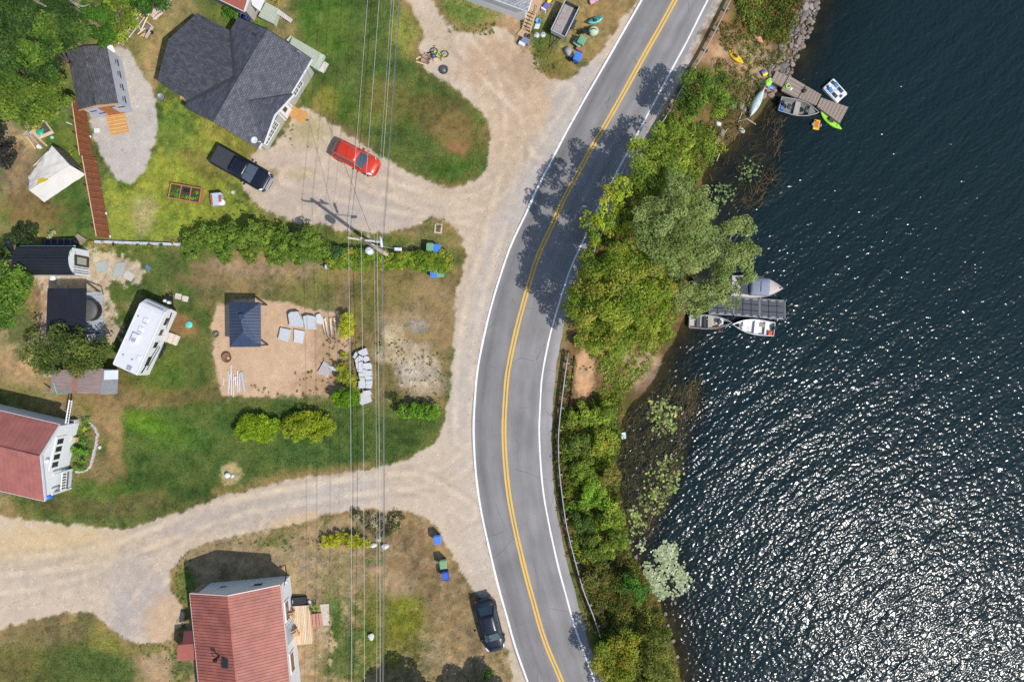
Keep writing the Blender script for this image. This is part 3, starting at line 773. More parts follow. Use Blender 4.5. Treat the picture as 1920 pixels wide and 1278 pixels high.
def gable(root, at, wid, ln, zA, zB, zr, tr, roofmat, wallmat, trim, over=.35, rib=0.0, th=.12, ribmat=None, gable_trim=True):
    so, to = over / wid, over / ln
    mb = MB()
    w0, w1, t0, t1 = so, 1 - so, to, 1 - to
    def rz(s): return (zA + (zr - zA) * s / tr if s < tr else zB + (zr - zB) * (1 - s) / (1 - tr)) - th - .03
    for t, fl in ((t0, 0), (t1, 1)):
        pts = [at(w0, t, 0), at(w1, t, 0), at(w1, t, rz(w1)), at(tr, t, rz(tr)), at(w0, t, rz(w0))]
        mb.add(pts, [tuple(range(5)) if fl else tuple(range(5))[::-1]])
    mb.add([at(w0, t0, 0), at(w0, t1, 0), at(w0, t1, rz(w0)), at(w0, t0, rz(w0))], [(0, 1, 2, 3)])
    mb.add([at(w1, t0, 0), at(w1, t1, 0), at(w1, t1, rz(w1)), at(w1, t0, rz(w1))], [(3, 2, 1, 0)])
    wall = wb(mb, 'wall', wallmat, root)
    roofs = []
    for a, za, b in ((0, zA, 1), (1, zB, -1)):
        mb = MB().slab([at(a, 0, za), at(tr, 0, zr), at(tr, 1, zr), at(a, 1, za)], th)
        r = wb(mb, 'roof', roofmat, root); roofs.append(r)
        if rib:
            mb = MB(); n = max(2, int(ln / rib))
            for i in range(n + 1):
                t = min(max(i / n, .004), .996); d = .02 / ln
                q = [(a, t - d, za), (tr, t - d, zr), (tr, t + d, zr), (a, t + d, za)]
                mb.slab([at(s, tt, z + .035) for s, tt, z in q], .033)
            wb(mb, 'roof_rib', ribmat or roofmat, root, r, kind='stuff')
    if trim:
        mb = MB()
        for t in (0, 1):
            e = .035 / ln * (-1 if t == 0 else 1)
            for a, za in ((0, zA), (1, zB)):
                q = [at(a, t + e * .05, za + .015), at(tr, t + e * .05, zr + .015), at(tr, t + e * 2.5, zr + .015), at(a, t + e * 2.5, za + .015)]
                mb.slab(q, .2)
        wb(mb, 'rake_board', trim, root)
        mb = MB()
        for a, za in ((0, zA), (1, zB)):
            e = (-.05 if a == 0 else .05) / wid
            mb.slab([at(a + e * .05, 0, za - .005), at(a + e, 0, za - .005), at(a + e, 1, za - .005), at(a + e * .05, 1, za - .005)], .18)
        wb(mb, 'fascia', trim, root)
    # ridge cap
    mb = MB()
    mb.tube([at(tr, 0, zr + .0), at(tr, 1, zr + .0)], .06, 6)
    wb(mb, 'ridge_cap', roofmat, root)
    return wall, roofs

def window(root, c, d, n, wd, ht, nx, ny=1, frame=white_w, gap=.09, parent=None, glass=None, muntin=0):
    """c centre on the wall face, d along the wall, n outward"""
    c, d, n = Vector(c), Vector(d).normalized(), Vector(n).normalized(); up = Vector((0, 0, 1))
    def bx(mb, u0, u1, v0, v1, q0, q1):
        vs = [c + d * u + up * v + n * q for q in (q0, q1) for u, v in ((u0, v0), (u1, v0), (u1, v1), (u0, v1))]
        mb.add(vs, [(0, 1, 2, 3), (7, 6, 5, 4), (0, 4, 5, 1), (1, 5, 6, 2), (2, 6, 7, 3), (3, 7, 4, 0)])
    mb = MB(); pw, ph = (wd - gap) / nx, (ht - gap) / ny
    for i in range(nx + 1):
        u = -wd / 2 + gap / 2 + i * pw; bx(mb, u - gap / 2, u + gap / 2, -ht / 2, ht / 2, 0, .07)
    for j in range(ny + 1):
        v = -ht / 2 + gap / 2 + j * ph
        for i in range(nx):
            u = -wd / 2 + gap + i * pw; bx(mb, u, u + pw - gap, v - gap / 2, v + gap / 2, 0, .07)
    if muntin:
        for i in range(nx):
            for j in range(ny):
                u0 = -wd / 2 + gap + i * pw; v0 = -ht / 2 + gap + j * ph
                bx(mb, u0 + (pw - gap) / 2 - .02, u0 + (pw - gap) / 2 + .02, v0, v0 + ph - gap, .025, .045)
                for k in (1, 2):
                    bx(mb, u0, u0 + pw - gap, v0 + (ph - gap) * k / 3 - .02, v0 + (ph - gap) * k / 3 + .02, .022, .048)
    fr = wb(mb, 'window', frame, root, parent)
    for i in range(nx):
        for j in range(ny):
            mb = MB(); u0 = -wd / 2 + gap + i * pw; v0 = -ht / 2 + gap + j * ph
            bx(mb, u0, u0 + pw - gap, v0, v0 + ph - gap, .005, .02)
            wb(mb, 'pane', glass or GLASS, root, fr)
    return fr

def plank_deck(root, quad, z, n, m, gap=.008, th=.04, name='plank', parent=None, along=True, zs=None, jit=0.0):
    """boards laid side by side over a quad of ground points (Vectors); boards run along edge 0-1"""
    a, b, c, d = [Vector(p) for p in quad]
    z4 = zs or (z, z, z, z)
    for i in range(n):
        f0, f1 = (i + gap) / n, (i + 1 - gap) / n
        g0, g1 = i / n + .006 * 1, (i + 1) / n - .006 * 1
        w_ = (d - a).length / n; e = min(.25, .012 / w_)
        g0, g1 = (i + e) / n, (i + 1 - e) / n
        j = random.uniform(-jit, jit)
        q = []
        for p0, p1, q0, q1, g in ((a, d, z4[0], z4[3], g0), (b, c, z4[1], z4[2], g0), (b, c, z4[1], z4[2], g1), (a, d, z4[0], z4[3], g1)):
            p = p0.lerp(p1, g); zz = q0 + (q1 - q0) * g
            q.append(Vector((p.x, p.y, zz + j)))
        mm = m[i % len(m)] if isinstance(m, list) else m
        wb(MB().slab(q, th), name, mm, root, parent)

def deck_base(root, quad, z, m, name='frame', h=None, inset=.06):
    a = [Vector(p) for p in quad]; c = sum(a, Vector((0, 0, 0))) / len(a)
    poly = [tuple((p + (c - p).normalized() * inset).xy) for p in a]
    return wb(MB().prism(poly, z - (h or z), z), name, m, root)

# ---------------------------------------------------------------- grey house with cross gable
R = thing('house', 'grey house with charcoal shingled cross-gabled roof beside the gravel parking', 'house', P(486, 177))
at, wd_, ln_ = frame3((468.4, 59.4), (600.4, 134), (373, 219))
ze, zr = 2.7, 4.4
gable(R, at, wd_, ln_, ze, ze, zr, .5, shing_d, siding, None, .4, th=.14)
# east cross gable
g0, g1, gm, sv, zg = .384, .938, .66, .691, 3.75
for tq in (g0, g1):
    wb(MB().slab([at(sv, gm, zg + .03), at(1.03, gm, zg + .03), at(1.03, tq, ze + .03)], .13), 'cross_roof', shing_d, R)
vl = MB()
for tq in (g0, g1): vl.tube([at(sv, gm, zg + .02), at(1.02, tq, ze + .02)], .055, 5)
wb(vl, 'valley', trim_d, R)
mb = MB(); so = 1 - .4 / wd_
mb.add([at(so + .004, g0 + .04, 2.3), at(so + .004, g1 - .04, 2.3), at(so + .004, gm, zg - .16)], [(2, 1, 0)])
wb(mb, 'gable_wall', siding, R)
mb = MB()
for tq in (g0, g1):
    mb.slab([at(1.03, gm, zg + .045), at(1.043, gm, zg + .045), at(1.043, tq, ze + .045), at(1.03, tq, ze + .045)], .2)
for ta, tb in ((0, g0 - .004), (g1 + .004, 1)):
    mb.slab([at(1.0015, ta, ze), at(1.012, ta, ze), at(1.012, tb, ze), at(1.0015, tb, ze)], .18)
wb(mb, 'fascia', white_w, R)
mb = MB()
for t in (-.004, 1.004):
    for a in (0, 1):
        mb.slab([at(a, t, ze + .012), at(.5, t, zr + .012), at(.5, t + (.003 if t > 0 else -.003), zr + .012), at(a, t + (.003 if t > 0 else -.003), ze + .012)], .2)
wb(mb, 'rake_board', trim_d, R)
# west wing, whose roof stands a little proud of the main slope
atw, ww, lw = frame3((397, 53), (325, 174), (466, 92.5))
zw, zwr = 2.85, 4.36
A0, B0, PK = atw(0, 0, zw), atw(1, 0, zw), atw(.5, 0, zwr)
IA, IB, IP = P(430, 57, 2.95), P(352, 188, 2.95), P(437, 143, 4.52)
wb(MB().slab([A0, PK, IP, IA], .16), 'wing_roof', shing_w, R)
wb(MB().slab([PK, B0, IB, IP], .16), 'wing_roof', shing_w, R)
mb = MB(); so, to = .35 / ww, .3 / lw
mb.add([atw(so, to, 0), atw(1 - so, to, 0), atw(1 - so, to, zw - .1), atw(.5, to, zwr - .25), atw(so, to, zw - .1)], [(0, 1, 2, 3, 4)])
for s in (so, 1 - so):
    mb.add([atw(s, to, 0), atw(s, 1.2, 0), atw(s, 1.2, zw - .1), atw(s, to, zw - .1)], [(0, 1, 2, 3), (3, 2, 1, 0)][0:1])
wb(mb, 'wing_wall', siding, R)
mb = MB()
for a, b in ((IA, IP), (IP, IB)):
    e = (Vector((b.x - a.x, b.y - a.y, 0))).normalized(); nn = Vector((-e.y, e.x, 0))
    if nn.x < 0: nn = -nn
    mb.slab([a + nn * .003 + Vector((0, 0, .03)), b + nn * .003 + Vector((0, 0, .03)), b + nn * .16 - Vector((0, 0, .05)), a + nn * .16 - Vector((0, 0, .05))], .1)
wb(mb, 'flashing', trim_d, R)
dE = (at(1, 1, 0) - at(1, 0, 0)).normalized(); nE = (at(1, 0, 0) - at(0, 0, 0)).normalized(); so = 1 - .4 / wd_
window(R, at(so, .285, 1.5), dE, nE, 1.5, 1.25, 2, muntin=1)
window(R, at(so + .006, .80, 1.5), dE, nE, 2.3, 1.25, 3, muntin=1)
mb = MB(); dc = at(so + .004, .53, 0)
def wallbox(mb, c, d, n, u0, u1, v0, v1, q0, q1):
    c, d, n = Vector(c), Vector(d), Vector(n)
    vs = [c + d * u + Vector((0, 0, v)) + n * q for q in (q0, q1) for u, v in ((u0, v0), (u1, v0), (u1, v1), (u0, v1))]
    mb.add(vs, [(3, 2, 1, 0), (4, 5, 6, 7), (1, 5, 4, 0), (2, 6, 5, 1), (3, 7, 6, 2), (0, 4, 7, 3)])
wallbox(mb, dc, dE, nE, -.5, .5, .15, 2.2, .0, .07)
door = wb(mb, 'door', white_w, R)
mb = MB(); wallbox(mb, dc, dE, nE, -.22, .22, 1.1, 1.9, .072, .085); wb(mb, 'door_pane', GLASS, R, door)
mb = MB(); wallbox(mb, dc, dE, nE, .36, .42, 1.05, 1.15, .072, .12); wb(mb, 'door_handle', steel, R, door)
mb = MB(); wallbox(mb, dc, dE, nE, -.75, -.62, .15, 2.3, .0, .05); wallbox(mb, dc, dE, nE, .62, .75, .15, 2.3, .0, .05); wb(mb, 'door_casing', white_w, R)
mb = MB(); cc = P(477, 263, 3.0)
mb.lathe([(.02, cc.z - .08), (.16, cc.z + .02), (.30, cc.z + .10), (.31, cc.z + .12), (.17, cc.z + .05), (.0, cc.z + .0)], cc.x, cc.y, 18)
dish = wb(mb, 'satellite_dish', mat('dish_grey', (.62, .64, .66), .4, .05), R)
wb(MB().tube([cc + Vector((.05, -.05, 0)), cc + Vector((.5, -.18, .25)), cc + Vector((.62, -.2, .12))], .035, 5), 'dish_arm', white_w, R, dish)
wb(MB().tube([cc + Vector((0, 0, -.05)), cc + Vector((0, .02, -.5))], .04, 5), 'dish_mast', steel, R, dish)
mb = MB(); c_ = P(477, 64, 4.1); mb.box(c_.x, c_.y, c_.z - .35, .28, .2, .4, -.5); wb(mb, 'roof_vent', trim_d, R)
mb = MB(); c_ = P(563, 101, 3.2); mb.tube([c_ - Vector((0, 0, .4)), c_ + Vector((0, 0, .55))], .045, 6); mb.tube([c_ + Vector((-.15, 0, .5)), c_ + Vector((.25, -.1, .5))], .03, 5); wb(mb, 'service_mast', steel, R)

R2 = thing('front_stoop', 'orange wooden stoop at the white front door of the grey house', 'stoop', P(555, 213))
q = [P(551, 199, .3), P(571, 209.5, .3), P(562, 228, .3), P(541, 217, .3)]
deck_base(R2, q, .30, orange_w, h=.3); plank_deck(R2, [q[0], q[3], q[2], q[1]], .36, 7, orange_w)
q = [P(572, 210, .1), P(577, 212.5, .1), P(568, 231, .1), P(563, 228.6, .1)]
wb(MB().slab([Vector((p.x, p.y, .17)) for p in q], .17), 'step', orange_w, R2)

R2 = thing('side_porch', 'sage green porch deck with steps at the east corner of the grey house', 'porch', P(580, 100))
q = [P(548.5, 69.5, .7), P(602.5, 100, .7), P(588, 127, .7), P(536, 96, .7)]
deck_base(R2, q, .66, sage_d, h=.66); plank_deck(R2, q, .72, 12, sage_d)
q = [P(603.5, 101, .4), P(609, 104, .4), P(595, 131, .4), P(589.4, 127.6, .4)]
wb(MB().slab([Vector((p.x, p.y, .42)) for p in q], .42), 'step', sage_d, R2)
q = [P(608, 115, .2), P(615.5, 119.5, .2), P(606, 137, .2), P(597, 132, .2)]
wb(MB().slab([Vector((p.x, p.y, .2)) for p in q], .2), 'step', mat('pale_concrete', (.55, .50, .46), .85, .1, 4), R2)
q = [P(541, 78.5, .3), P(549, 70, .3), P(545, 67.5, .3), P(537, 76, .3)]
wb(MB().slab([Vector((p.x, p.y, .4)) for p in q], .4), 'step', sage_d, R2)

# ---------------------------------------------------------------- shed wrapped for siding, north-west
R = thing('shed', 'new garden shed in grey house wrap with dark shingled roof by the wood', 'shed', P(206, 166))
at, wd_, ln_ = frame3((160, 119), (231, 107), (181, 224.5))
gable(R, at, wd_, ln_, 2.6, 2.6, 2.98, .5, shing_b, wrap_m, None, .16, th=.1)
mb = MB()
for a, za, b in ((0, 2.6, 0), (1, 2.6, 0)):
    for t, e in ((1.0, .012),):
        mb.slab([at(a, t + .001, 2.6), at(.5, t + .001, 2.98), at(.5, t + e, 2.98), at(a, t + e, 2.6)], .14)
wb(mb, 'rake_board', orange_w, R)
dE = (at(1, 1, 0) - at(1, 0, 0)).normalized(); nE = (at(1, 0, 0) - at(0, 0, 0)).normalized(); so = 1 - .16 / wd_
mb = MB(); c_ = at(so, 0, 0)
for t in (.17, .38, .60, .82):
    for v_ in (1.0, ):
        wallbox(mb, at(so, t, 0), dE, nE, -.35, .3, .75, .98, .003, .008); wallbox(mb, at(so, t, 0), dE, nE, -.2, .2, 1.15, 1.3, .003, .008)
wb(mb, 'wrap_print', dark_p, R)
nS = -(at(0, 0, 0) - at(0, 1, 0)).normalized(); to = 1 - .16 / ln_; dS = (at(1, 1, 0) - at(0, 1, 0)).normalized()
mb = MB()
for s, v_ in ((.2, 1.4), (.3, .7), (.72, 1.7), (.9, 1.3)): wallbox(mb, at(s, to, 0), dS, nS, -.3, .3, v_, v_ + .2, .003, .008)
wb(mb, 'wrap_print', dark_p, R)
mb = MB(); wallbox(mb, at(.55, to, 0), dS, nS, -.55, .5, .1, 2.05, .002, .05); wb(mb, 'door', mat('reddish_door_board', (.34, .125, .04), .6, .25, 3), R)
R2 = thing('ramp', 'two-tone orange wooden ramp at the door of the dark roofed shed', 'ramp', P(215, 225))
q = [P(172, 199, .9), P(206, 194, .9), P(233, 211, .35), P(198, 216.5, .35)]
plank_deck(R2, [q[1], q[0], q[3], q[2]], 0, 7, mat('dark_ramp_stain', (.36, .135, .045), .6, .22, 3), zs=(.55, .55, .32, .32))  # upper ramp boards carry a darker stain of their own
q = [P(198, 217, .3), P(233, 211.7, .3), P(241, 247.5, .1), P(207.5, 254, .1)]
plank_deck(R2, [q[1], q[0], q[3], q[2]], 0, 11, [orange_w, mat('light_orange_stain', (.58, .34, .13), .6, .2, 3)], zs=(.30, .30, .06, .06))

# ---------------------------------------------------------------- houses cut by the top edge
R = thing('red_roofed_cottage', 'corner of a brick red roofed cottage with sage deck at the top edge', 'house', P(430, 0))
at, wd_, ln_ = frame3((479, 48), (558, -91), (299, -40))
gable(R, at, wd_, ln_, 2.7, 2.7, 4.4, .5, mat('brick_red_roof', (.33, .095, .062), .6, .1, 1), mat('warm_grey_siding', (.40, .37, .34), .7, .08, 2), white_w, .3, rib=.4)
mb = MB(); q = [P(470, -2, 2.1), P(497, -2, 2.1), P(487, 21.5, 2.1), P(473, 10, 2.1)]; mb.slab(q, .08); wb(mb, 'porch_awning', white_w, R)
R2 = thing('sage_deck', 'pale sage deck with ramp beside the red roofed cottage', 'deck', P(505, 25))
q = [P(498, 4, .8), P(522, 17, .8), P(513, 45, .8), P(484, 31, .8)]
deck_base(R2, q, .74, sage_d, h=.74); plank_deck(R2, q, .80, 9, sage_d)
q = [P(520, 16, .6), P(549, 37, .1), P(545, 43, .1), P(517, 25, .6)]
plank_deck(R2, [q[0], q[3], q[2], q[1]], 0, 9, mat('pinkish_grey_ramp', (.46, .42, .40), .7, .1, 4), zs=(.7, .7, .08, .08))

R = thing('grey_roofed_cottage', 'corner of a white cottage with pale grey roof at the top edge', 'house', P(970, 0))
at, wd_, ln_ = frame3((988, 49), (1039, -92), (800, -19))
gable(R, at, wd_, ln_, 2.8, 2.8, 4.4, .5, shing_g, white_s, white_w, .3)
R2 = thing('stair_deck', 'brown plank deck and stairs beside the pale roofed cottage', 'stairs', P(990, 40))
q = [P(990.5, 19, 1.2), P(1003, -14, 1.2), P(1020, -8, 1.2), P(1007, 25, 1.2)]
brown_w = mat('tan_deck_wood', (.47, .32, .19), .7, .15, 3)
deck_base(R2, q, 1.12, brown_w, h=1.12); plank_deck(R2, q, 1.2, 6, brown_w)
for i in range(6):
    f0, f1 = i / 6, (i + .82) / 6; z = 1.03 - i * .15
    a, b = P(990, 27, 0), P(1004.5, 34, 0); c, d = P(978, 56, 0), P(993, 62.5, 0)
    q = [a.lerp(c, f0), b.lerp(d, f0), b.lerp(d, f1), a.lerp(c, f1)]
    wb(MB().slab([Vector((p.x, p.y, z)) for p in q], .05), 'tread', brown_w, R2)
mb = MB()
for a, b in (((990, 27), (978, 56)), ((1004.5, 34), (993, 62.5))):
    p, q_ = P(*a), P(*b); mb.tube([p + Vector((0, 0, .95)), q_ + Vector((0, 0, .1))], .06, 4)
wb(mb, 'stringer', brown_w, R2)
mb = MB()
for a in ((1007, 26), (993.5, 62)): p = P(*a); mb.tube([p, p + Vector((0, 0, 1.6 if a[1] < 40 else 1.0))], .05, 4)
p, q_ = P(1007, 26), P(993.5, 62); mb.tube([p + Vector((0, 0, 1.6)), q_ + Vector((0, 0, 1.0))], .04, 4)
wb(mb, 'handrail', brown_w, R2)
q = [P(978.5, 53, .1), P(993.5, 62, .1), P(989.5, 75, .1), P(969, 65, .1)]
wb(MB().slab([Vector((p.x, p.y, .12)) for p in q], .12), 'landing', brown_w, R2)

# ---------------------------------------------------------------- house with dusty red roof, left edge
R = thing('left_house', 'white house with dusty red metal roof cut by the left edge', 'house', P(60, 850))
at, wd_, ln_ = frame3((156, 787), (124, 925), (-90, 730))
gable(R, at, wd_, ln_, 3.3, 2.9, 4.9, .36, red_roof2, white_s, mat('grey_fascia', (.52, .53, .58), .5), .3, rib=.42)
dE = (at(1, 0, 0) - at(0, 0, 0)).normalized(); nE = (at(0, 0, 0) - at(0, 1, 0)).normalized(); to = .3 / ln_
fr = window(R, at(.40, to, 2.15), dE, nE, 3.1, 1.35, 4, gap=.22)
mb = MB(); wallbox(mb, at(.30, to, 0), dE, nE, -.5, -.05, .1, .55, .0, .35); wb(mb, 'wall_unit', mat('tan_metal', (.45, .36, .2), .6), R)
mb = MB(); c_ = at(.47, to, 3.5) + nE * .12; mb.lathe([(.0, c_.z - .15), (.2, c_.z - .05), (.22, c_.z + .1), (.0, c_.z + .16)], c_.x, c_.y, 12); wb(mb, 'wall_lamp', white_w, R)
# veranda on the south end of the gable wall
R2 = thing('veranda', 'white lattice veranda with balusters on the gable of the left house', 'veranda', P(115, 895))
q = [P(104, 884), P(137, 878), P(134, 915), P(98, 921)]
deck_base(R2, q, .5, mat('pale_blue_lattice', (.50, .54, .62), .6, .1, 3), 'lattice', .5)
plank_deck(R2, q, .56, 10, mat('dark_porch_floor', (.12, .08, .06), .7, .2, 3))  # floor boards in a dark brown
mb = MB(); a, b, c_ = P(136.2, 879), P(133.4, 914.5), P(99, 920.5)
mb.tube([a + Vector((0, 0, 1.45)), b + Vector((0, 0, 1.45)), c_ + Vector((0, 0, 1.45))], .06, 4); mb.tube([a + Vector((0, 0, .8)), b + Vector((0, 0, .8)), c_ + Vector((0, 0, .8))], .04, 4)
wb(mb, 'railing', white_w, R2)
bal = MB().box(0, 0, .8, .16, .1, .64).mesh('baluster', white_w)
for i in range(7):
    p = a.lerp(b, (i + .5) / 7); inst('baluster', bal, R2, p - R2.location, dE.to_2d().angle_signed(Vector((0, 1))) * 0)
for i in range(5):
    p = b.lerp(c_, (i + .5) / 5); inst('baluster', bal, R2, p - R2.location)
mb = MB()
for p in (a, b): mb.box(p.x, p.y, 0, .14, .14, 2.6)
wb(mb, 'post', white_w, R2)
R2 = thing('rattan_chair', 'brown rattan chair on the white veranda', 'chair', P(100, 905, .57))
rat = mat('brown_rattan', (.30, .17, .075), .7, .3, 20)
o = MB().box(0, 0, .35, .6, .6, .12).build('seat', rat, R2); MB().box(0, .3, .45, .6, .1, .5).build('backrest', rat, R2); MB().box(.3, 0, .4, .08, .6, .28).box(-.3, 0, .4, .08, .6, .28).build('armrest', rat, R2); MB().box(.26, .26, 0, .06, .06, .35).box(-.26, .26, 0, .06, .06, .35).box(.26, -.26, 0, .06, .06, .35).box(-.26, -.26, 0, .06, .06, .35).build('leg', rat, R2); R2.rotation_euler.z = .6
R2 = thing('blue_barrel', 'blue barrel at the south corner of the white veranda', 'barrel', P(97, 928))
blu = mat('blue_plastic', (.045, .17, .55), .45, .1, 4)
MB().lathe([(.26, 0), (.3, .2), (.3, .65), (.26, .85)], 0, 0, 16).build('drum', blu, R2); MB().lathe([(.27, .852), (.27, .9), (.2, .91)], 0, 0, 16).build('lid', blu, R2)

# ---------------------------------------------------------------- house with ribbed red roof, bottom edge
R = thing('bottom_house', 'white house with ribbed brick red metal roof at the bottom edge', 'house', P(470, 1190))
dirx, diry = 17 / 171.8, 171 / 171.8
at, wd_, ln_ = frame3((389, 1087), (549, 1072), (389 + dirx * 330, 1087 + diry * 330))
gable(R, at, wd_, ln_, 3.4, 3.4, 4.9, .5, red_roof, white_s, mat('pinkish_trim', (.62, .48, .44), .5), .28, rib=.27)
dE = (at(1, 1, 0) - at(1, 0, 0)).normalized(); nE = (at(1, 0, 0) - at(0, 0, 0)).normalized(); so = 1 - .28 / wd_
brownglass = mat('curtained_pane', (.20, .11, .07), .25, .2, 3)
for t in (.175, .46): window(R, at(so, t, 1.6), dE, nE, 1.9, 1.2, 1, gap=.14, glass=brownglass)
mb = MB(); wallbox(mb, at(so, .30, 0), dE, nE, -1.0, 1.0, .5, 2.6, .0, .06); pd = wb(mb, 'patio_door', white_w, R)
mb = MB(); wallbox(mb, at(so, .30, 0), dE, nE, -.85, -.05, .6, 2.45, .062, .08); wallbox(mb, at(so, .30, 0), dE, nE, .05, .85, .6, 2.45, .062, .08); wb(mb, 'door_pane', mat('pale_blue_pane', (.30, .36, .42), .1), R, pd)
nN = (at(0, 0, 0) - at(0, 1, 0)).normalized(); dN = (at(1, 0, 0) - at(0, 0, 0)).normalized(); to = .28 / ln_
window(R, at(.27, to, 1.6), dN, nN, .8, .6, 1); window(R, at(.68, to, 1.9), dN, nN, 1.0, .9, 1)
sk = MB(); p = P(423, 1242, 4.55); fr = MB().box(p.x, p.y, 4.3, .6, .85, .36, -.1); fo = wb(fr, 'skylight', trim_d, R)
wb(MB().box(p.x, p.y, 4.67, .46, .7, .03, -.1), 'skylight_pane', mat('skylight_glass', (.02, .024, .03), .2, spec=.4), R, fo)
p = P(408, 1232, 4.6); mb = MB(); mb.tube([p - Vector((0, 0, .5)), p + Vector((0, 0, .5))], .09, 8); mb.tube([p + Vector((-.5, .3, .1)), p + Vector((.3, -.1, .1))], .03, 4); mb.tube([p + Vector((-.45, -.25, .1)), p + Vector((.2, .1, .1))], .03, 4); mb.lathe([(.0, p.z + .75), (.22, p.z + .5), (.0, p.z + .48)], p.x, p.y, 10)
wb(mb, 'chimney_pipe', trim_d, R)
# small red lean-to on the west wall
R2 = thing('red_lean_to', 'small red lean-to entry against the west wall of the ribbed roof house', 'lean-to', P(358, 1195))
q = [P(345, 1183, 2.2), P(366, 1181, 2.5), P(369, 1204, 2.5), P(342, 1207, 2.2)]
wb(MB().slab(q, .1), 'roof', mat('maroon_metal', (.14, .035, .03), .5, .1, 1), R2)
pl = [tuple(P(354, 1190).xy), tuple(P(383, 1187).xy), tuple(P(384, 1216).xy), tuple(P(352, 1219).xy)]
wb(MB().prism(pl, 0, 2.05), 'wall', mat('brick_red_wall', (.34, .10, .075), .6, .1, 2), R2)
# porch with two chairs
R2 = thing('porch', 'pale new wood porch on the east side of the ribbed roof house', 'porch', P(570, 1170))
q = [P(545, 1136, .5), P(580, 1134, .5), P(585.5, 1206, .5), P(550, 1209, .5)]
deck_base(R2, q, .44, pale_w, h=.44); plank_deck(R2, [q[0], q[3], q[2], q[1]], .5, 11, [pale_w, mat('pale_board', (.62, .44, .27), .65, .12, 3), pale_w, mat('bleached_board', (.66, .55, .42), .65, .12, 3)])
for i in range(4):
    a0 = 581.5 + i * 5.6; q = [P(a0, 1148), P(a0 + 5, 1147.5), P(a0 + 7, 1172), P(a0 + 2, 1173)]
    z = .42 - i * .1; wb(MB().slab([Vector((p.x, p.y, z)) for p in q], .08), 'step', mat('pinkish_tread', (.46, .23, .16), .7, .12, 4), R2)
R2 = thing('concrete_pad', 'pale concrete pad at the foot of the pale porch steps', 'slab', P(609, 1152))
q = [P(600, 1132), P(617, 1131), P(618, 1171), P(606, 1172)]
wb(MB().slab([Vector((p.x, p.y, .05)) for p in q], .06), 'pad', mat('pad_concrete', (.52, .44, .36), .9, .12, 5), R2)
R2 = thing('dark_cellar_hatch', 'black sloping cellar hatch north of the pale porch', 'hatch', P(560, 1126))
q = [P(543, 1121, .5), P(574, 1118, .25), P(576, 1133, .25), P(543, 1134, .5)]
wb(MB().prism([tuple(p.xy) for p in q], 0, [.5, .3, .3, .5]), 'hatch_cover', black_m, R2); wb(MB().box(q[0].x + .3, q[0].y - .3, .52, .06, .3, .06), 'handle', steel, R2)
def wicker_chair(label, x, y, rz):
    R2 = thing('wicker_chair', label, 'chair', P(x, y, .5) + Vector((0, 0, .01)), rz, 'tan chairs on the pale porch')
    tan = mat('tan_wicker', (.55, .34, .17), .7, .15, 30); cu = mat('brown_cushion', (.10, .06, .04), .8)
    MB().box(0, 0, .32, .62, .62, .1).build('seat', tan, R2); MB().box(0, .33, .36, .62, .09, .55).build('backrest', tan, R2)
    MB().box(0, .2, .43, .5, .14, .36).build('cushion', cu, R2)
    for s in (-1, 1):
        MB().box(s * .33, 0, .34, .08, .66, .26).build('armrest', tan, R2)
        for u in (-1, 1): MB().box(s * .27, u * .27, 0, .06, .06, .32).build('leg', tan, R2)
wicker_chair('tan wicker chair nearest the black hatch on the pale porch', 548, 1149, .05)
wicker_chair('tan wicker chair at the south end of the pale porch', 555, 1183, .45)

# ---------------------------------------------------------------- gazebo over the sand
R = thing('gazebo', 'navy blue metal gazebo with hipped roof standing on the sand', 'gazebo', P(477, 609))
E = [P(429.5, 565.4, 2.0), P(489, 566.4, 2.0), P(489.5, 650, 2.0), P(430.5, 650.4, 2.0)]
r0, r1 = P(453, 593, 2.85), P(454.5, 623, 2.85)
for q in ([E[0], E[1], r0], [E[1], E[2], r1, r0], [E[2], E[3], r1], [E[3], E[0], r0, r1]):
    o = wb(MB().slab(q, .06), 'roof', navy_m, R)
    a, b = q[0], q[1]; mb = MB(); n = int((b - a).length / .28)
    apex = q[2:]; dn = (b - a).normalized()
    for i in range(1, n):
        p = a.lerp(b, i / n)
        t0 = (p - a).dot(dn)
        inw = Vector((-dn.y, dn.x, 0)); 
        if inw.dot(r0 - a) < 0: inw = -inw
        # rise along the slope until a hip or the ridge is met
        L1 = (b - a).length
        ta = (apex[-1] - a).dot(dn); tb = (apex[0] - a).dot(dn)
        hgt = (apex[0] - a).dot(inw)
        k = min(1, t0 / ta if ta > 1e-3 else 1, (L1 - t0) / (L1 - tb) if L1 - tb > 1e-3 else 1)
        e = p + inw * hgt * k + Vector((0, 0, .85 * k))
        mb.tube([p + Vector((0, 0, .012)), e + Vector((0, 0, .012))], .022, 4)
    wb(mb, 'roof_rib', navy_m, R, o, kind='stuff')
mb = MB(); mb.tube([r0, r1], .07, 6); mb.box(r0.x, r0.y, 2.85, .4, .4, .14); wb(mb, 'ridge_cap', navy_m, R)
for p in ((452, 571), (500, 571.5), (502, 646), (452, 646)):
    q = P(*p); wb(MB().box(q.x, q.y, 0, .14, .14, 2.1), 'post', trim_d, R)

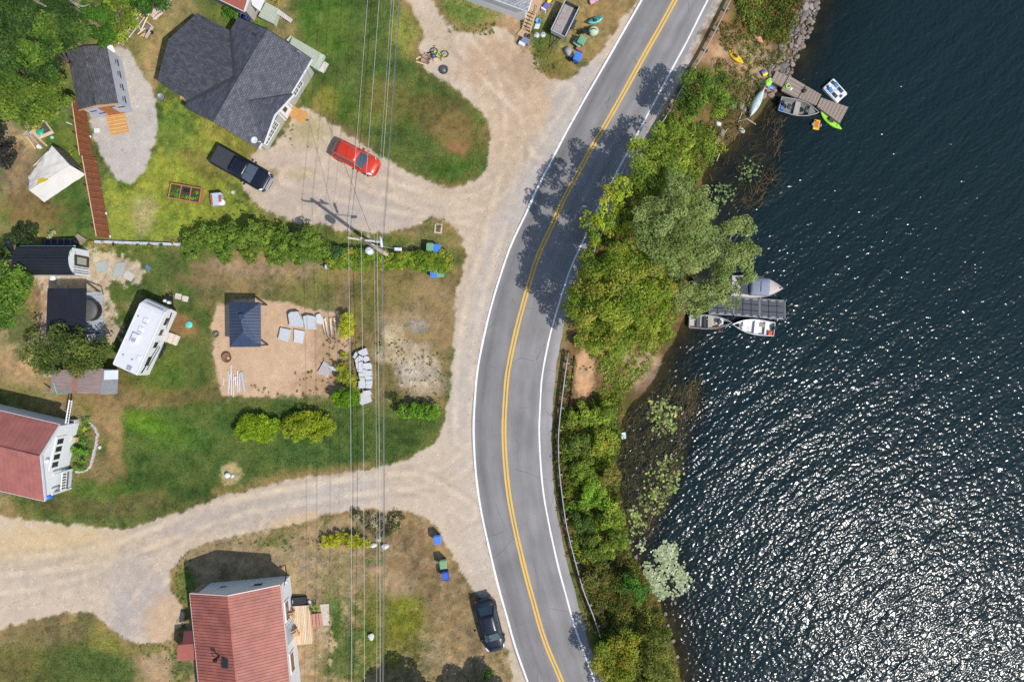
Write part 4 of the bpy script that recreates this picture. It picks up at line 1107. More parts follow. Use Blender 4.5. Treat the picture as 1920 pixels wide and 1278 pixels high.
# ---------------------------------------------------------------- round-roofed hut
R = thing('round_roof_hut', 'small hut with black ribbed barrel roof and white wrapped front', 'hut', P(122, 494))
hx0, hx1 = P(72, 495).x, P(171, 495).x; yc, hw = P(0, 494.5).y, 1.28
mb = MB(); n = 14; arc = [(yc - hw * math.cos(math.pi * i / n), 2.3 + 1.0 * math.sin(math.pi * i / n)) for i in range(n + 1)]
outer = [(hx0, y, z) for y, z in arc], [(hx1, y, z) for y, z in arc]
inner = [(hx0, yc + (y - yc) * .96, 2.3 + (z - 2.3) * .94 - .03) for y, z in arc], [(hx1, yc + (y - yc) * .96, 2.3 + (z - 2.3) * .94 - .03) for y, z in arc]
mb.loft([[*outer[0], *inner[0][::-1]], [*outer[1], *inner[1][::-1]]], smooth=False)
ro = wb(mb, 'roof', black_m, R)
mb = MB()
for i in range(1, n):
    y, z = arc[i]; mb.tube([(hx0 + .02, y, z + .01), (hx1 - .02, y, z + .01)], .03, 4)
wb(mb, 'roof_rib', mat('black_rib', (.030, .028, .030), .45), R, ro, kind='stuff')
hw2 = hw - .08
mb = MB(); mb.box((hx0 + hx1) / 2 - .05, yc, 0, hx1 - hx0 - .3, 2 * hw2, 2.3)
for xx, fl in ((hx1 - .2, 1), (hx0 + .1, -1)):
    pts = [(xx, yc - hw2 * math.cos(math.pi * i / n), 2.3 + .92 * math.sin(math.pi * i / n)) for i in range(n + 1)]
    mb.add(pts, [tuple(range(n + 1)) if fl < 0 else tuple(range(n + 1))[::-1]])
wb(mb, 'wall', mat('white_wrap', (.66, .67, .70), .5, .08, 2), R)
green_p = mat('green_print', (.08, .35, .22), .6)
mb = MB(); fx = hx1 - .195
for y, z, a, b in ((yc + .5, 2.75, .25, .12), (yc + .95, 2.45, .3, .1), (yc + .8, 1.9, .2, .1)): mb.box(fx + .003, y, z, .006, a, b)
wb(mb, 'wrap_print', green_p, R)
mb = MB(); c_ = Vector((fx, yc, 0)); nEa, dSo = Vector((1, 0, 0)), Vector((0, -1, 0))
wallbox(mb, c_ + Vector((0, .1, 0)), dSo, nEa, -.5, .5, .1, 2.1, .0, .06); dr = wb(mb, 'door', mat('dark_door', (.035, .03, .03), .5), R)
mb = MB(); wallbox(mb, c_ + Vector((0, .1, 0)), dSo, nEa, -.32, .32, .5, 1.8, .062, .08); wb(mb, 'door_pane', mat('greenish_pane', (.30, .33, .26), .15), R, dr)
mb = MB()
for y in (-.55, -.8, -1.0): wallbox(mb, c_ + Vector((0, y, 0)), dSo, nEa, -.03, .03, .1, 2.2, .0, .03)
wb(mb, 'batten', mat('dark_green_batten', (.04, .07, .06), .6), R)
mb = MB(); mb.box((hx0 + hx1) / 2, yc + hw + .06, 2.2, hx1 - hx0, .1, .1); wb(mb, 'gutter', mat('pale_teal_gutter', (.34, .52, .56), .5), R)

# ---------------------------------------------------------------- black flat-roofed pavilion and patio
R = thing('black_pavilion', 'flat black ribbed roof of an open pavilion in tree shade', 'pavilion', P(125, 585))
E = [P(89, 540, 2.2), P(161.5, 540, 2.2), P(158.5, 627, 2.35), P(86, 626, 2.35)]
ro = wb(MB().slab(E, .1), 'roof', mat('black_steel_roof', (.014, .016, .026), .6, .2, 1.5, spec=.3), R)
mb = MB()
for i in range(1, 24):
    a, b = E[0].lerp(E[3], i / 24), E[1].lerp(E[2], i / 24); mb.tube([a + Vector((.02, 0, .01)), b + Vector((-.02, 0, .01))], .018, 4)
wb(mb, 'roof_rib', mat('black_rib', (.030, .028, .030), .45), R, ro, kind='stuff')
for p in ((123, 547), (187, 547), (186, 624), (122, 624)):
    q = P(*p); wb(MB().box(q.x, q.y, 0, .14, .14, 2.15), 'post', black_p, R)
mb = MB(); q = P(166, 546); e = P(190.5, 549.5, 1.6); mb.tube([P(163, 543, 2.1), e], .07, 4); mb.tube([e, P(194, 551)], .05, 4); wb(mb, 'arm', mat('grey_brown_beam', (.34, .28, .23), .7), R)
R2 = thing('patio', 'grey patio boards beside the black pavilion', 'patio', P(178, 590))
q = [P(158, 548, .1), P(193, 546, .1), P(193, 636, .1), P(158, 640, .1)]
plank_deck(R2, q, .12, 14, mat('blue_grey_patio', (.36, .38, .42), .7, .1, 3), th=.1)
R2 = thing('covered_hot_tub', 'round hot tub under a dark grey cover beside the black pavilion', 'hot tub', P(173, 582, .12))
MB().lathe([(.93, 0), (1.0, .1), (1.0, .75), (.97, .8)], 0, 0, 24).build('tub', black_p, R2)
mb = MB(); mb.lathe([(1.03, .803), (1.04, .86), (.85, .98), (.4, 1.05), (0, 1.06)], 0, 0, 18); mb.build('cover', mat('grey_cover', (.085, .085, .085), .6, .25, 3), R2)
# ================================================================ TREES, SHRUBS, WEEDS
def unit(a): return a / (np.linalg.norm(a, axis=-1, keepdims=True) + 1e-9)

def leaf_mesh(name, c, nrm, size, colr, aspect=.55, tang=None, mat_=None):
    n = len(c)
    r = RNG.normal(size=(n, 3)) if tang is None else tang + RNG.normal(size=(n, 3)) * .25
    t = unit(np.cross(nrm, np.cross(r, nrm)))
    b = np.cross(nrm, t)
    l = size[:, None] * .5; w_ = l * aspect
    v = np.stack([c - t * l, c + b * w_ - t * l * .1, c + t * l, c - b * w_ - t * l * .1], 1).reshape(-1, 3)
    q = np.arange(n * 4).reshape(n, 4)
    return fast_mesh(name, v, q, mat_ or LEAF, False, np.repeat(np.clip(colr, .003, .6), 4, 0))

def clump_cloud(cen, rad, ccol, leaf, dens=1.0, squash=.8, up=.5, shell=.55, jit=.28, spiky=0.0):
    """leaves on the outside of many rounded clumps; returns centre, normal, size, colour, growth direction"""
    cs, ns, ss, ks, ts = [], [], [], [], []
    for p, r, k in zip(cen, rad, ccol):
        n = max(8, int(dens * 15 * (r / leaf) ** 2))
        d = RNG.normal(size=(n, 3)); d[:, 2] = np.abs(d[:, 2]) * 1.0 - .30 * RNG.random(n); d = unit(d)
        rr = r * (shell + (1 - shell) * RNG.random(n) ** .6)
        q = d * rr[:, None]; q[:, 2] *= squash
        cs.append(p + q)
        ns.append(unit(d * .55 + np.array([0, 0, up]) + RNG.normal(size=(n, 3)) * .5))
        ss.append(leaf * RNG.uniform(.65, 1.35, n))
        ks.append(k * RNG.uniform(1 - jit, 1 + jit, (n, 1)) * RNG.uniform(.93, 1.07, (n, 3)))
        ts.append(unit(d + np.array([0, 0, .8])))
    return [np.concatenate(a) for a in (cs, ns, ss, ks, ts)]

def pick(pal, n, lo=.75, hi=1.22):
    pal = np.array(pal); i = RNG.integers(0, len(pal), n); j = RNG.integers(0, len(pal), n); t = RNG.random((n, 1)) * .5
    return (pal[i] * (1 - t) + pal[j] * t) * RNG.uniform(lo, hi, (n, 1))

bark = mat('bark', (.13, .10, .075), .9, .3, 6, .02, 20)
bark_pale = mat('grey_bark', (.30, .27, .23), .85, .3, 6, .02, 20)

def plant(name, label, cat, lobes, pal, leaf=.26, dens=1.0, group=None, trunk=.16, base=None, squash=.75, nclump=13, foliage='crown', aspect=.55, up=.8, spiky=False, bk=None, z0=None, jit=.28, shell=.5, dome=.62, cr=(.24, .44)):
    """lobes: (px, py, radius in px, height of the top) as the photograph shows them"""
    L3 = []
    for (a, b, r, zt) in lobes:
        r0 = 1.10 * r * S * (H - zt * .7) / H
        zc = max(zt - r0 * squash, .25 * zt)
        L3.append((P(a, b, zc), r0, zt, zc))
    mx = sum((l[0] * l[1] for l in L3), Vector((0, 0, 0))) / sum(l[1] for l in L3)
    kb = 1 + .55 * max(l[3] for l in L3) / H
    bx, by = (P(*base).x, P(*base).y) if base else (mx.x * kb, mx.y * kb)
    gz = zat(bx, by) if z0 is None else z0
    root = thing(name, label, cat, (bx, by, gz), 0, group)
    cen, rad, cc = [], [], []
    for c, r, zt, zc in L3:
        n = max(5, int(nclump * max(.93, (r / 2.0)) ** 1.6))
        d = RNG.normal(size=(n, 3)); d[:, 2] = np.abs(d[:, 2]) - .25; d = unit(d)
        rr = r * RNG.uniform(dome * .62, .86, n)
        q = d * rr[:, None]; q[:, 2] *= (zt - zc) / r
        cen.append(np.array(c) + q); rad.append(r * RNG.uniform(cr[0], cr[1], n)); cc.append(pick(pal, n))
    cen, rad, cc = np.concatenate(cen), np.concatenate(rad), np.concatenate(cc)
    cen[:, 2] = np.maximum(cen[:, 2], gz + rad * .25)
    c, nr, sz, k, tg = clump_cloud(cen, rad, cc, leaf, dens, .85, up, shell, jit)
    c[:, 2] = np.maximum(c[:, 2], gz + .03)
    me = leaf_mesh(foliage, c - np.array([bx, by, gz]), nr, sz, k, aspect, tg if spiky else None)
    inst(foliage, me, root)
    if trunk:
        mb = MB(); zt = max(l[3] for l in L3)
        off = Vector((mx.x - bx, mx.y - by, 0))
        fk = off * .6 + Vector((0, 0, (zt - gz) * .55))
        mb.tube([(0, 0, -.1), fk * .5 + Vector((.05, .03, 0)), fk], [trunk * 1.25, trunk, trunk * .75], 7)
        order = np.argsort(-rad)[:10]
        for i in order:
            e = Vector(cen[i]) - Vector((bx, by, gz)); m_ = fk.lerp(e, .5) + Vector((0, 0, .12 * (e - fk).length))
            mb.tube([fk, m_, e], [trunk * .55, trunk * .32, trunk * .1], 5)
        mb.build('trunk' if cat == 'tree' else 'stems', bk or bark, root)
    return root

LF = 1.0
def F(*rgb): return [C(*c, LF) for c in rgb]
DKG = F((52,78,34), (70,98,40), (84,112,44), (60,86,46)); MIDG = F((78,112,38), (98,132,44), (64,96,36))
YELG = F((140,158,56), (120,142,50), (158,170,66)); BRG = F((114,138,48), (130,152,52), (96,120,44), (148,164,58))
WIL = F((142,156,90), (128,146,80), (160,172,106), (108,126,64)); OLV = F((132,146,46), (148,160,54), (114,136,44), (156,152,64)); GOLD = F((176,186,48), (160,176,44), (190,190,70))

# --- the wood in the north-west corner
WOOD = 'broadleaf trees of the wood in the top left corner'
wood = [
 ('dark broadleaf tree in the very corner of the wood', [(28,25,52,8),(60,55,40,7.5),(10,70,40,7)], DKG),
 ('dull green broadleaf tree at the top of the wood below the bare branches', [(105,28,40,8),(136,50,34,7.5)], DKG),
 ('yellow tipped broadleaf tree in the middle of the wood', [(75,82,34,8.2),(85,50,24,8.2),(60,110,28,7.6)], F((104,126,48), (120,138,54)) + MIDG),
 ('dense dark broadleaf tree against the shed roof', [(104,96,34,7),(92,130,32,7),(128,74,26,6.5)], DKG),
 ('mid green broadleaf tree at the left edge of the wood', [(15,130,42,7),(45,145,38,6.8)], MIDG + DKG),
 ('pale lime broadleaf tree at the southern edge of the wood', [(30,195,46,6.5),(70,185,42,6.5),(60,215,30,5)], F((108,132,46), (126,148,52), (92,116,44))),
 ('light green broadleaf tree leaning over the boardwalk start', [(103,186,29,6.2),(108,158,20,6.2),(92,210,25,5)], F((112,136,48), (98,122,44), (128,146,56))),
 ('rounded bright green tree between wood and lumber ladder', [(190,48,31,5),(201,72,19,4.2),(178,28,26,5)], F((72,112,34), (60,98,34), (86,124,40))),
 ('yellowish shrubby tree right of the wood near the top edge', [(232,25,30,2.8),(225,60,24,2.2),(215,8,20,2.5)], F((138,156,52), (112,134,46), (150,160,66))),
 ('small dark green tree cut by the top edge near the stacked planks', [(285,4,28,3.4),(262,-6,22,3.4)], F((56,92,32), (74,112,38)))]
for lb, lo, pa in wood: plant('broadleaf_tree', lb, 'tree', lo, pa, .23, 1.0, WOOD, .2, nclump=15)
mb = MB()
for q in ([(128,-2,7.5),(140,6,7.8),(152,12,7.8),(160,12,7.6),(168,8,7.4)], [(135,4,7.6),(148,14,7.8)], [(70,4,8),(86,12,8.4)]): mb.tube([P(*a) for a in q], [.07, .06, .05, .03, .02][:len(q)], 5)
o = mb.build('fallen_branch', bark_pale); tag(o, 'bare grey branch lying across the tops of the wood', 'branch')
plant('plum_tree', 'dark purple leaved bush cut by the left edge below the wood', 'tree', [(2,262,22,3.2),(2,295,24,3.4),(-6,240,20,3)], F((52,46,48), (38,46,40), (60,60,50)), .24, 1.1, None, .1)
# --- garden trees on the left
plant('apple_tree', 'light green apple tree at the left edge by the barrel hut', 'tree', [(18,520,42,4.5),(30,565,34,4),(5,590,30,3.6),(40,540,26,4)], F((96,128,44), (120,148,56), (80,110,40)), .25, 1.0, None, .14)
plant('apple_tree', 'spreading olive green tree between the black pavilion and the trailer', 'tree', [(95,650,42,4.2),(140,655,44,4.4),(175,665,34,3.8),(85,690,24,3),(200,655,18,3.2)], F((92,108,46), (112,124,56), (76,94,42)), .22, .75, None, .15, shell=.35)
plant('juniper_bush', 'dark spiky bush north of the barrel hut', 'bush', [(42,442,22,2.2),(60,438,14,1.6)], F((44,64,34), (60,84,42)), .24, 1.1, None, .06, foliage='foliage')
plant('garden_bush', 'small bush left of the barrel hut in the shade', 'bush', [(8,478,16,1.5),(14,452,12,1.1)], F((62,84,40), (84,108,46)), .22, 1, None, .05, foliage='foliage')
plant('white_flower_clump', 'clump of pale cream flowers north of the barrel hut', 'flower', [(95,438,10,.7)], F((190,190,150), (120,140,80)), .14, 1, None, .03, foliage='foliage', nclump=8)
# --- hedges and bushes of the middle yard
plant('tall_hedge', 'tall bright green hedge along the yard north of the gazebo', 'hedge', [(362,452,22,2.3),(385,446,24,2.5),(410,450,26,2.6),(440,444,28,2.8),(468,448,28,2.9),(495,446,32,3.2),(480,432,22,3.3),(520,452,30,3.0),(545,458,30,3.1),(575,455,30,3.3),(588,442,20,3.4),(600,470,22,2.6),(360,472,16,1.6),(420,476,18,1.6),(470,478,18,1.6),(520,482,18,1.6),(560,482,16,1.6)], F((106,134,48), (126,150,54), (90,116,44), (120,140,56)), .21, 1.15, None, .07, nclump=36, foliage='foliage', cr=(.17, .31))
plant('clipped_hedge', 'low clipped hedge with orange leaves beside the utility pole', 'hedge', [(625 + i * 16, 484 + i * .5, 20, 1.5) for i in range(0, 14)] + [(835,492,12,1.3)], F((112,140,40), (128,152,46), (100,128,40), (120,146,44), (156,154,56)), .19, 1.5, None, .05, nclump=24, foliage='foliage', squash=.5, cr=(.22, .36))
plant('blue_spruce_bush', 'grey-green bush between the tall hedge and the clipped hedge', 'bush', [(625,474,18,1.9),(640,480,12,1.6)], F((92,124,72), (76,108,64)), .2, 1.3, None, .05, foliage='foliage', spiky=True, aspect=.3)
def conifer(label, lobes, pal, group=None, nm='golden_conifer_bush'):
    plant(nm, label, 'bush', lobes, pal, .23, 1.7, group, .05, foliage='foliage', spiky=True, aspect=.3, squash=.5, nclump=32, up=.35, cr=(.18, .32))
conifer('plain round golden conifer bush on the south lawn', [(459,801,22,1.3),(472,797,23,1.4),(486,799,24,1.5),(499,800,23,1.4),(509,803,20,1.3),(472,808,22,1.2),(494,809,22,1.2)], F((140,168,36), (118,148,34), (160,180,48)))
conifer('golden conifer bush with a dark gap and dead twigs on the south lawn', [(546,799,21,1.3),(560,795,24,1.5),(578,793,26,1.6),(596,794,25,1.6),(611,798,21,1.3),(562,806,22,1.2),(592,805,23,1.3)], F((152,166,44), (134,152,40), (172,178,56)))
conifer('yellow bush under the wires beside the lumber pile', [(649,600,15,1.5),(648,620,15,1.5),(653,610,14,1.6)], F((190,190,40), (170,176,40), (204,200,60)))
conifer('yellow-green bush west of the white slab stack', [(648,705,17,1.2),(640,688,12,.9),(658,715,14,1.2)], F((160,164,50), (140,150,48), (178,172,66)))
conifer('tiny yellow bush on the edge of the sand by the slabs', [(644,667,8,.6)], F((180,180,60), (150,154,56)))
plant('clipped_ball_bush', 'clipped bright green ball bush south of the slab stack', 'bush', [(646,744,20,1.9),(660,746,14,1.7),(632,747,12,1.4)], F((110,150,24), (90,128,24), (126,160,34)), .16, 1.6, None, .05, foliage='foliage', nclump=22)
plant('loose_hedge', 'short leafy hedge near the road south of the bare sand', 'hedge', [(758,772,14,1.3),(776,770,15,1.6),(795,770,16,1.7),(814,769,14,1.5)], F((112,156,40), (94,138,38), (132,168,50)), .2, 1.2, None, .05, nclump=16, foliage='foliage')
plant('dark_shrub', 'thin dark shrub on the dry lawn left of the short hedge', 'bush', [(738,748,12,.7),(728,742,8,.5)], F((70,84,40), (84,92,44)), .16, .7, None, .03, foliage='foliage', nclump=9)
conifer('yellow-green prostrate bush strip beside the lower driveway', [(612,1016,13,.9),(630,1013,14,1.0),(650,1012,15,1.0),(668,1014,14,1.0),(684,1018,12,.9)], F((186,184,40), (160,166,40), (200,194,60)))
plant('flowering_shrub', 'olive shrub with white flowers under the lower wires', 'bush', [(712,990,20,1.1),(735,985,18,1.2),(745,975,14,1.0),(690,975,16,.9),(670,965,12,.7)], F((92,98,56), (116,110,70), (76,86,44), (176,172,140)), .16, .7, None, .04, foliage='foliage', shell=.3)
plant('garden_bush', 'leafy green bush in the flower bed of the left house', 'bush', [(148,850,14,1.0),(152,870,12,.8)], F((92,140,44), (120,160,60)), .2, 1.1, None, .04, foliage='foliage', nclump=9)
plant('flower_bed_plant', 'yellow flowering plant in the bed of the left house', 'flower', [(162,806,8,.6)], F((190,180,60), (110,150,50)), .14, 1.1, None, .03, foliage='foliage', nclump=7)
plant('flower_bed_plant', 'tall green perennial at the north end of the stone edged bed', 'flower', [(165,792,10,.7),(158,822,9,.5)], F((90,140,50), (110,150,56)), .16, 1, None, .03, foliage='foliage', nclump=7)
plant('yellow_flower_clump', 'orange-yellow flowers beside the collapsed canopy', 'flower', [(134,286,6,.4)], F((210,180,40), (120,140,50)), .12, 1, None, .02, foliage='foliage', nclump=6)
plant('porch_bush', 'green bush beside the porch steps of the ribbed roof house', 'bush', [(590,1141,9,.8)], F((88,140,40), (110,150,44)), .17, 1.1, None, .03, foliage='foliage', nclump=8)
plant('garden_bush', 'dark green bush in the grass behind the grey house', 'bush', [(426,22,14,.9),(437,16,9,.8)], F((62,112,34), (84,132,44)), .2, 1, None, .04, foliage='foliage', nclump=9)
plant('yellow_shrub', 'yellow flowering shrub at the top edge beside the sage deck', 'bush', [(520,-2,12,.9)], F((190,170,50), (150,150,50)), .16, 1, None, .03, foliage='foliage', nclump=8)
for i in range(8):
    plant('marigold_clump', ('westernmost', 'second', 'third', 'fourth', 'fifth', 'sixth', 'seventh', 'easternmost')[i] + ' orange marigold clump counted from the hut along the white edging', 'flower', [(172 + i * 22, 455 + i * .7, 5.5 + (i % 3), .45)], F((206,160,40), (120,130,50), (60,80,40)) if i < 3 or i % 2 else F((170,150,60), (70,90,44), (50,64,36)), .13, 1, 'marigolds in the row along the white edging', .02, foliage='foliage', nclump=7)
# trees standing below the frame whose shade reaches into it
plant('roadside_tree', 'dark round tree at the bottom edge left of the parked black car', 'tree', [(782,1362,50,5.7),(742,1374,38,5.2),(818,1378,36,5)], DKG, .24, 1.8, None, .16, base=(796,1308))
plant('roadside_tree', 'dark tree at the bottom edge beside the parked black car', 'tree', [(925,1342,46,4.7),(888,1350,38,4.3),(955,1352,26,4)], DKG, .24, 1.8, None, .14, base=(925,1298))
plant('roadside_sapling', 'small green sapling in the shade at the bottom edge', 'tree', [(916,1264,16,1.8)], F((86,120,44), (104,134,50)), .2, .9, None, .05, nclump=9)

# --- trees between the road and the lake
E = 'trees between the road and the lake'
plant('maple_tree', 'bright green leafy tree beside the guardrail near the dock', 'tree', [(1312,165,38,5.2),(1290,195,34,5),(1335,190,32,4.6),(1345,150,24,4.2),(1300,225,24,4),(1362,190,16,3)], F((104,130,46), (124,148,52), (84,108,42)), .22, 1.0, E, .14, base=(1318,192), nclump=12, shell=.35)
plant('maple_tree', 'yellow-green leafy tree overhanging the guardrail', 'tree', [(1215,275,36,5),(1245,262,32,4.6),(1250,300,36,4.8),(1225,310,30,5.2),(1275,285,26,3.6)], YELG + BRG, .22, .95, E, .14, base=(1242,292), nclump=12, shell=.35)
plant('maple_tree', 'bright green tree north of the willow by the road', 'tree', [(1205,335,40,7.5),(1240,330,34,6.8),(1195,365,30,7),(1255,345,24,5.5)], BRG, .22, 1.0, E, .18, base=(1220,352), nclump=13, shell=.4)
plant('golden_maple_tree', 'lime yellow tree leaning over the road edge', 'tree', [(1148,375,26,8.2),(1165,348,20,8),(1135,405,26,8),(1108,412,20,7.6),(1120,435,24,7.6),(1160,415,30,7)], GOLD + BRG, .22, 1.0, E, .16, base=(1160,405), nclump=13, shell=.4)
plant('willow_tree', 'tall grey-green willow in the middle of the lakeside trees', 'tree', [(1225,405,42,9.5),(1262,385,38,9.5),(1295,365,30,8.5),(1250,440,48,10),(1295,430,46,9.5),(1315,470,32,8),(1240,480,38,9),(1280,490,38,8.5),(1325,400,22,7.5),(1262,345,26,8)], WIL, .21, 1.1, E, .26, base=(1250,440), nclump=15, bk=bark_pale, shell=.45, aspect=.4)
plant('willow_tree', 'lakeside willow leaning out over the moored boats', 'tree', [(1378,440,34,8.5),(1395,475,30,8),(1360,480,34,8.5),(1385,510,28,7.5),(1345,525,32,7.5),(1360,550,30,7),(1325,545,30,6.8),(1310,572,26,6),(1285,550,32,7)], WIL, .21, 1.05, E, .24, base=(1308,528), nclump=14, bk=bark_pale, shell=.4, aspect=.4)
plant('birch_tree', 'broad olive-yellow tree spreading over the guardrail', 'tree', [(1120,525,42,8),(1165,510,46,8.8),(1210,520,42,8.5),(1095,575,38,7),(1140,570,50,8.8),(1190,570,50,8.8),(1235,560,36,7.6),(1250,590,28,6.5),(1115,620,34,6),(1160,620,42,6.8),(1210,615,38,6.8),(1240,620,22,5.5),(1110,500,26,7.4)], OLV + F((120,146,44)), .21, 1.0, E, .24, base=(1165,558), nclump=14, shell=.4)
plant('lakeside_bush', 'pale weedy bush under the south side of the olive tree', 'bush', [(1120,648,24,1.6),(1155,655,20,1.3),(1090,640,18,1.4)], F((150,160,66), (130,146,56), (170,164,90)), .22, .9, None, .05, foliage='foliage', shell=.3)
SE = 'trees and tall bushes at the bottom of the lake bank'
plant('bank_tree', 'olive bushy tree at the bottom edge beside the road', 'tree', [(1140,1215,34,3.4),(1165,1240,38,3.6),(1130,1255,28,3.2),(1180,1205,28,3),(1160,1285,36,3.6)], F((140,146,44), (118,132,40), (160,154,52)), .2, 1.0, SE, .1, nclump=13, shell=.4)
plant('bank_tree', 'dull olive tree at the bottom edge beside the water', 'tree', [(1222,1240,36,3.4),(1240,1270,34,3.4),(1200,1265,32,3.4),(1235,1205,24,2.6),(1215,1290,34,3.4)], F((122,128,54), (106,116,50), (136,138,64)), .19, 1.0, SE, .1, nclump=13, shell=.35)
plant('bank_tree', 'dark green bush halfway down the lake bank', 'bush', [(1190,1105,24,2.2),(1180,1090,18,2)], F((76,120,40), (92,134,44)), .19, 1.0, SE, .07, foliage='foliage', nclump=11)

BK = 'bushes of the lower lake bank'
for a, b, r, h, lb, pa in ((1085,775,22,2.0,'yellow-green bush just south of the retaining wall',YELG), (1128,770,24,2.0,'bright green bush right of the yellow-green bush near the retaining wall',BRG), (1082,828,24,1.8,'dull green bush beside the guardrail above the reeds',F((96,116,48),(114,134,52))), (1132,826,24,2.1,'olive bush at the water side near the cyan sheet',OLV), (1096,880,22,1.9,'bright leafy bush midway along the lower guardrail',BRG), (1140,888,20,1.6,'brownish olive bush at the reed edge',F((124,120,58),(140,134,60))), (1110,925,25,2.1,'lime green bush below the middle of the lower guardrail',F((120,156,46),(138,168,54))), (1092,975,20,1.7,'dark green bush hugging the lower guardrail',F((74,100,42),(90,116,46))), (1142,965,24,2.0,'fresh green bush above the silver lily pads',BRG), (1120,1020,24,1.9,'mixed green bush left of the silver lily pads',F((104,128,46),(126,140,54))), (1158,1010,18,1.6,'small bright bush on the waterline left of the silver lily pads',BRG), (1115,1075,22,1.8,'rusty olive bush beside the lower end of the guardrail',F((120,108,54),(104,112,50)))):
    plant('bank_bush', lb, 'bush', [(a, b, r, h), (a + r * .6, b + r * .5, r * .7, h * .8), (a - r * .5, b + r * .6, r * .65, h * .75)], pa, .2, 1.0, BK, .05, foliage='foliage', nclump=13)
# --- undergrowth on the bank: one mass nobody could count
def cover(name, polys, label=None):
    allc, alln, alls, allk, allt = [], [], [], [], []
    for poly, npl, rr, hh, pal, leaf, dens in polys:
        pl = [tuple(P(a, b, -.4))[:2] for a, b in poly]
        xs, ys = [q[0] for q in pl], [q[1] for q in pl]
        x, y = RNG.uniform(min(xs), max(xs), npl * 3), RNG.uniform(min(ys), max(ys), npl * 3)
        k = inside(x, y, pl); x, y = x[k][:npl], y[k][:npl]
        z = terrain(x, y)[0]; n = len(x)
        h = RNG.uniform(*hh, n) * (.5 + fbm(x, y, 1.8, 131, 3))
        r = RNG.uniform(*rr, n)
        kk = pick(pal, n, .7, 1.25)
        nz = fbm(x, y, 2.5, 141, 3)[:, None]; kk = kk * (.45 + 1.05 * nz)
        a = clump_cloud(np.stack([x, y, np.maximum(z, WL - .05) + h * .45], 1), r, kk, leaf, dens, .9, .5, .25, .3)
        for s_, q in zip((allc, alln, alls, allk, allt), a): s_.append(q)
    c, nr, sz, k, tg = [np.concatenate(q) for q in (allc, alln, alls, allk, allt)]
    o = inst(name, leaf_mesh(name, c, nr, sz, k, .4, tg)); tag(o, label, None, None, 'stuff'); return o
SHR = F((96,116,48), (114,134,52), (134,148,58), (80,100,44)); DRYW = F((140,120,66), (160,138,80), (120,110,60), (104,110,52)); RUST = F((130,88,50), (110,92,52), (92,104,46), (146,110,60))
cover('bank_undergrowth', [
 ([(1100,450),(1180,400),(1290,430),(1285,560),(1260,640),(1090,640),(1070,590)], 520, (.25,.5), (.3,.9), SHR + OLV[:2], .24, .6),
 ([(1190,310),(1300,310),(1315,400),(1290,440),(1170,420),(1150,370)], 260, (.25,.5), (.3,.9), SHR + BRG[:2], .24, .6),
 ([(1378,-10),(1510,-10),(1490,40),(1478,80),(1440,72),(1400,60),(1385,30)], 330, (.22,.5), (.4,1.0), SHR + RUST[:1], .22, .55),
 ([(1345,50),(1390,40),(1430,75),(1480,95),(1460,120),(1405,125),(1350,90)], 210, (.15,.35), (.2,.5), DRYW + SHR[:2], .2, .5),
 ([(1335,110),(1400,130),(1440,150),(1420,200),(1395,240),(1365,265),(1330,240),(1345,180)], 260, (.15,.4), (.2,.6), F((112,116,60), (96,108,54), (130,120,76)), .2, .5),
 ([(1250,215),(1330,235),(1365,275),(1330,310),(1300,350),(1250,330),(1215,320),(1230,255)], 380, (.2,.5), (.3,.9), YELG + SHR[:2], .22, .5),
 ([(1085,640),(1250,640),(1215,700),(1160,760),(1120,760),(1130,700)], 420, (.12,.3), (.1,.35), F((134,158,50), (112,142,48), (156,164,76)), .2, .5),
 ([(1053,760),(1110,748),(1160,745),(1170,765),(1162,800),(1158,830),(1155,880),(1160,930),(1172,980),(1176,1010),(1180,1040),(1085,1045),(1060,950),(1050,860)], 900, (.22,.55), (.4,1.25), SHR + F((138,158,46), (150,150,50), (112,152,40), (120,96,54)), .23, .6),
 ([(1082,1045),(1180,1040),(1205,1075),(1235,1130),(1250,1190),(1130,1200),(1112,1140)], 560, (.2,.5), (.4,1.1), F((104,116,54), (124,124,62), (86,108,46), (132,110,60), (140,146,52)), .22, .6),
 ([(1110,1180),(1255,1180),(1275,1278),(1290,1330),(1165,1330),(1130,1240)], 500, (.25,.5), (.5,1.2), OLV + SHR, .23, .6)])
def strip(pts, w0, w1):
    a = smooth_line(pts, 4); t = np.gradient(a, axis=0); t = unit(t); nn = np.stack([-t[:, 1], t[:, 0]], 1)
    return [tuple(q) for q in a + nn * w0] + [tuple(q) for q in (a + nn * w1)[::-1]]
cover('verge_weeds', [
 (strip(RAIL1, 6, -10), 260, (.10,.26), (.1,.4), RUST, .17, .5),
 (strip(RAIL2, 12, -4), 330, (.10,.28), (.1,.45), RUST + SHR[:1], .17, .55),
 (strip(RAIL2, 0, -14), 200, (.2,.4), (.3,.8), SHR + DRYW[:1], .2, .5)])
dr = lambda a, b, w_, h_, n, p=F((96,128,44), (70,104,38), (120,140,56)): ([(a - w_, b - h_), (a + w_, b - h_), (a + w_, b + h_), (a - w_, b + h_)], n, (.06, .18), (.04, .16), p, .12, .6)
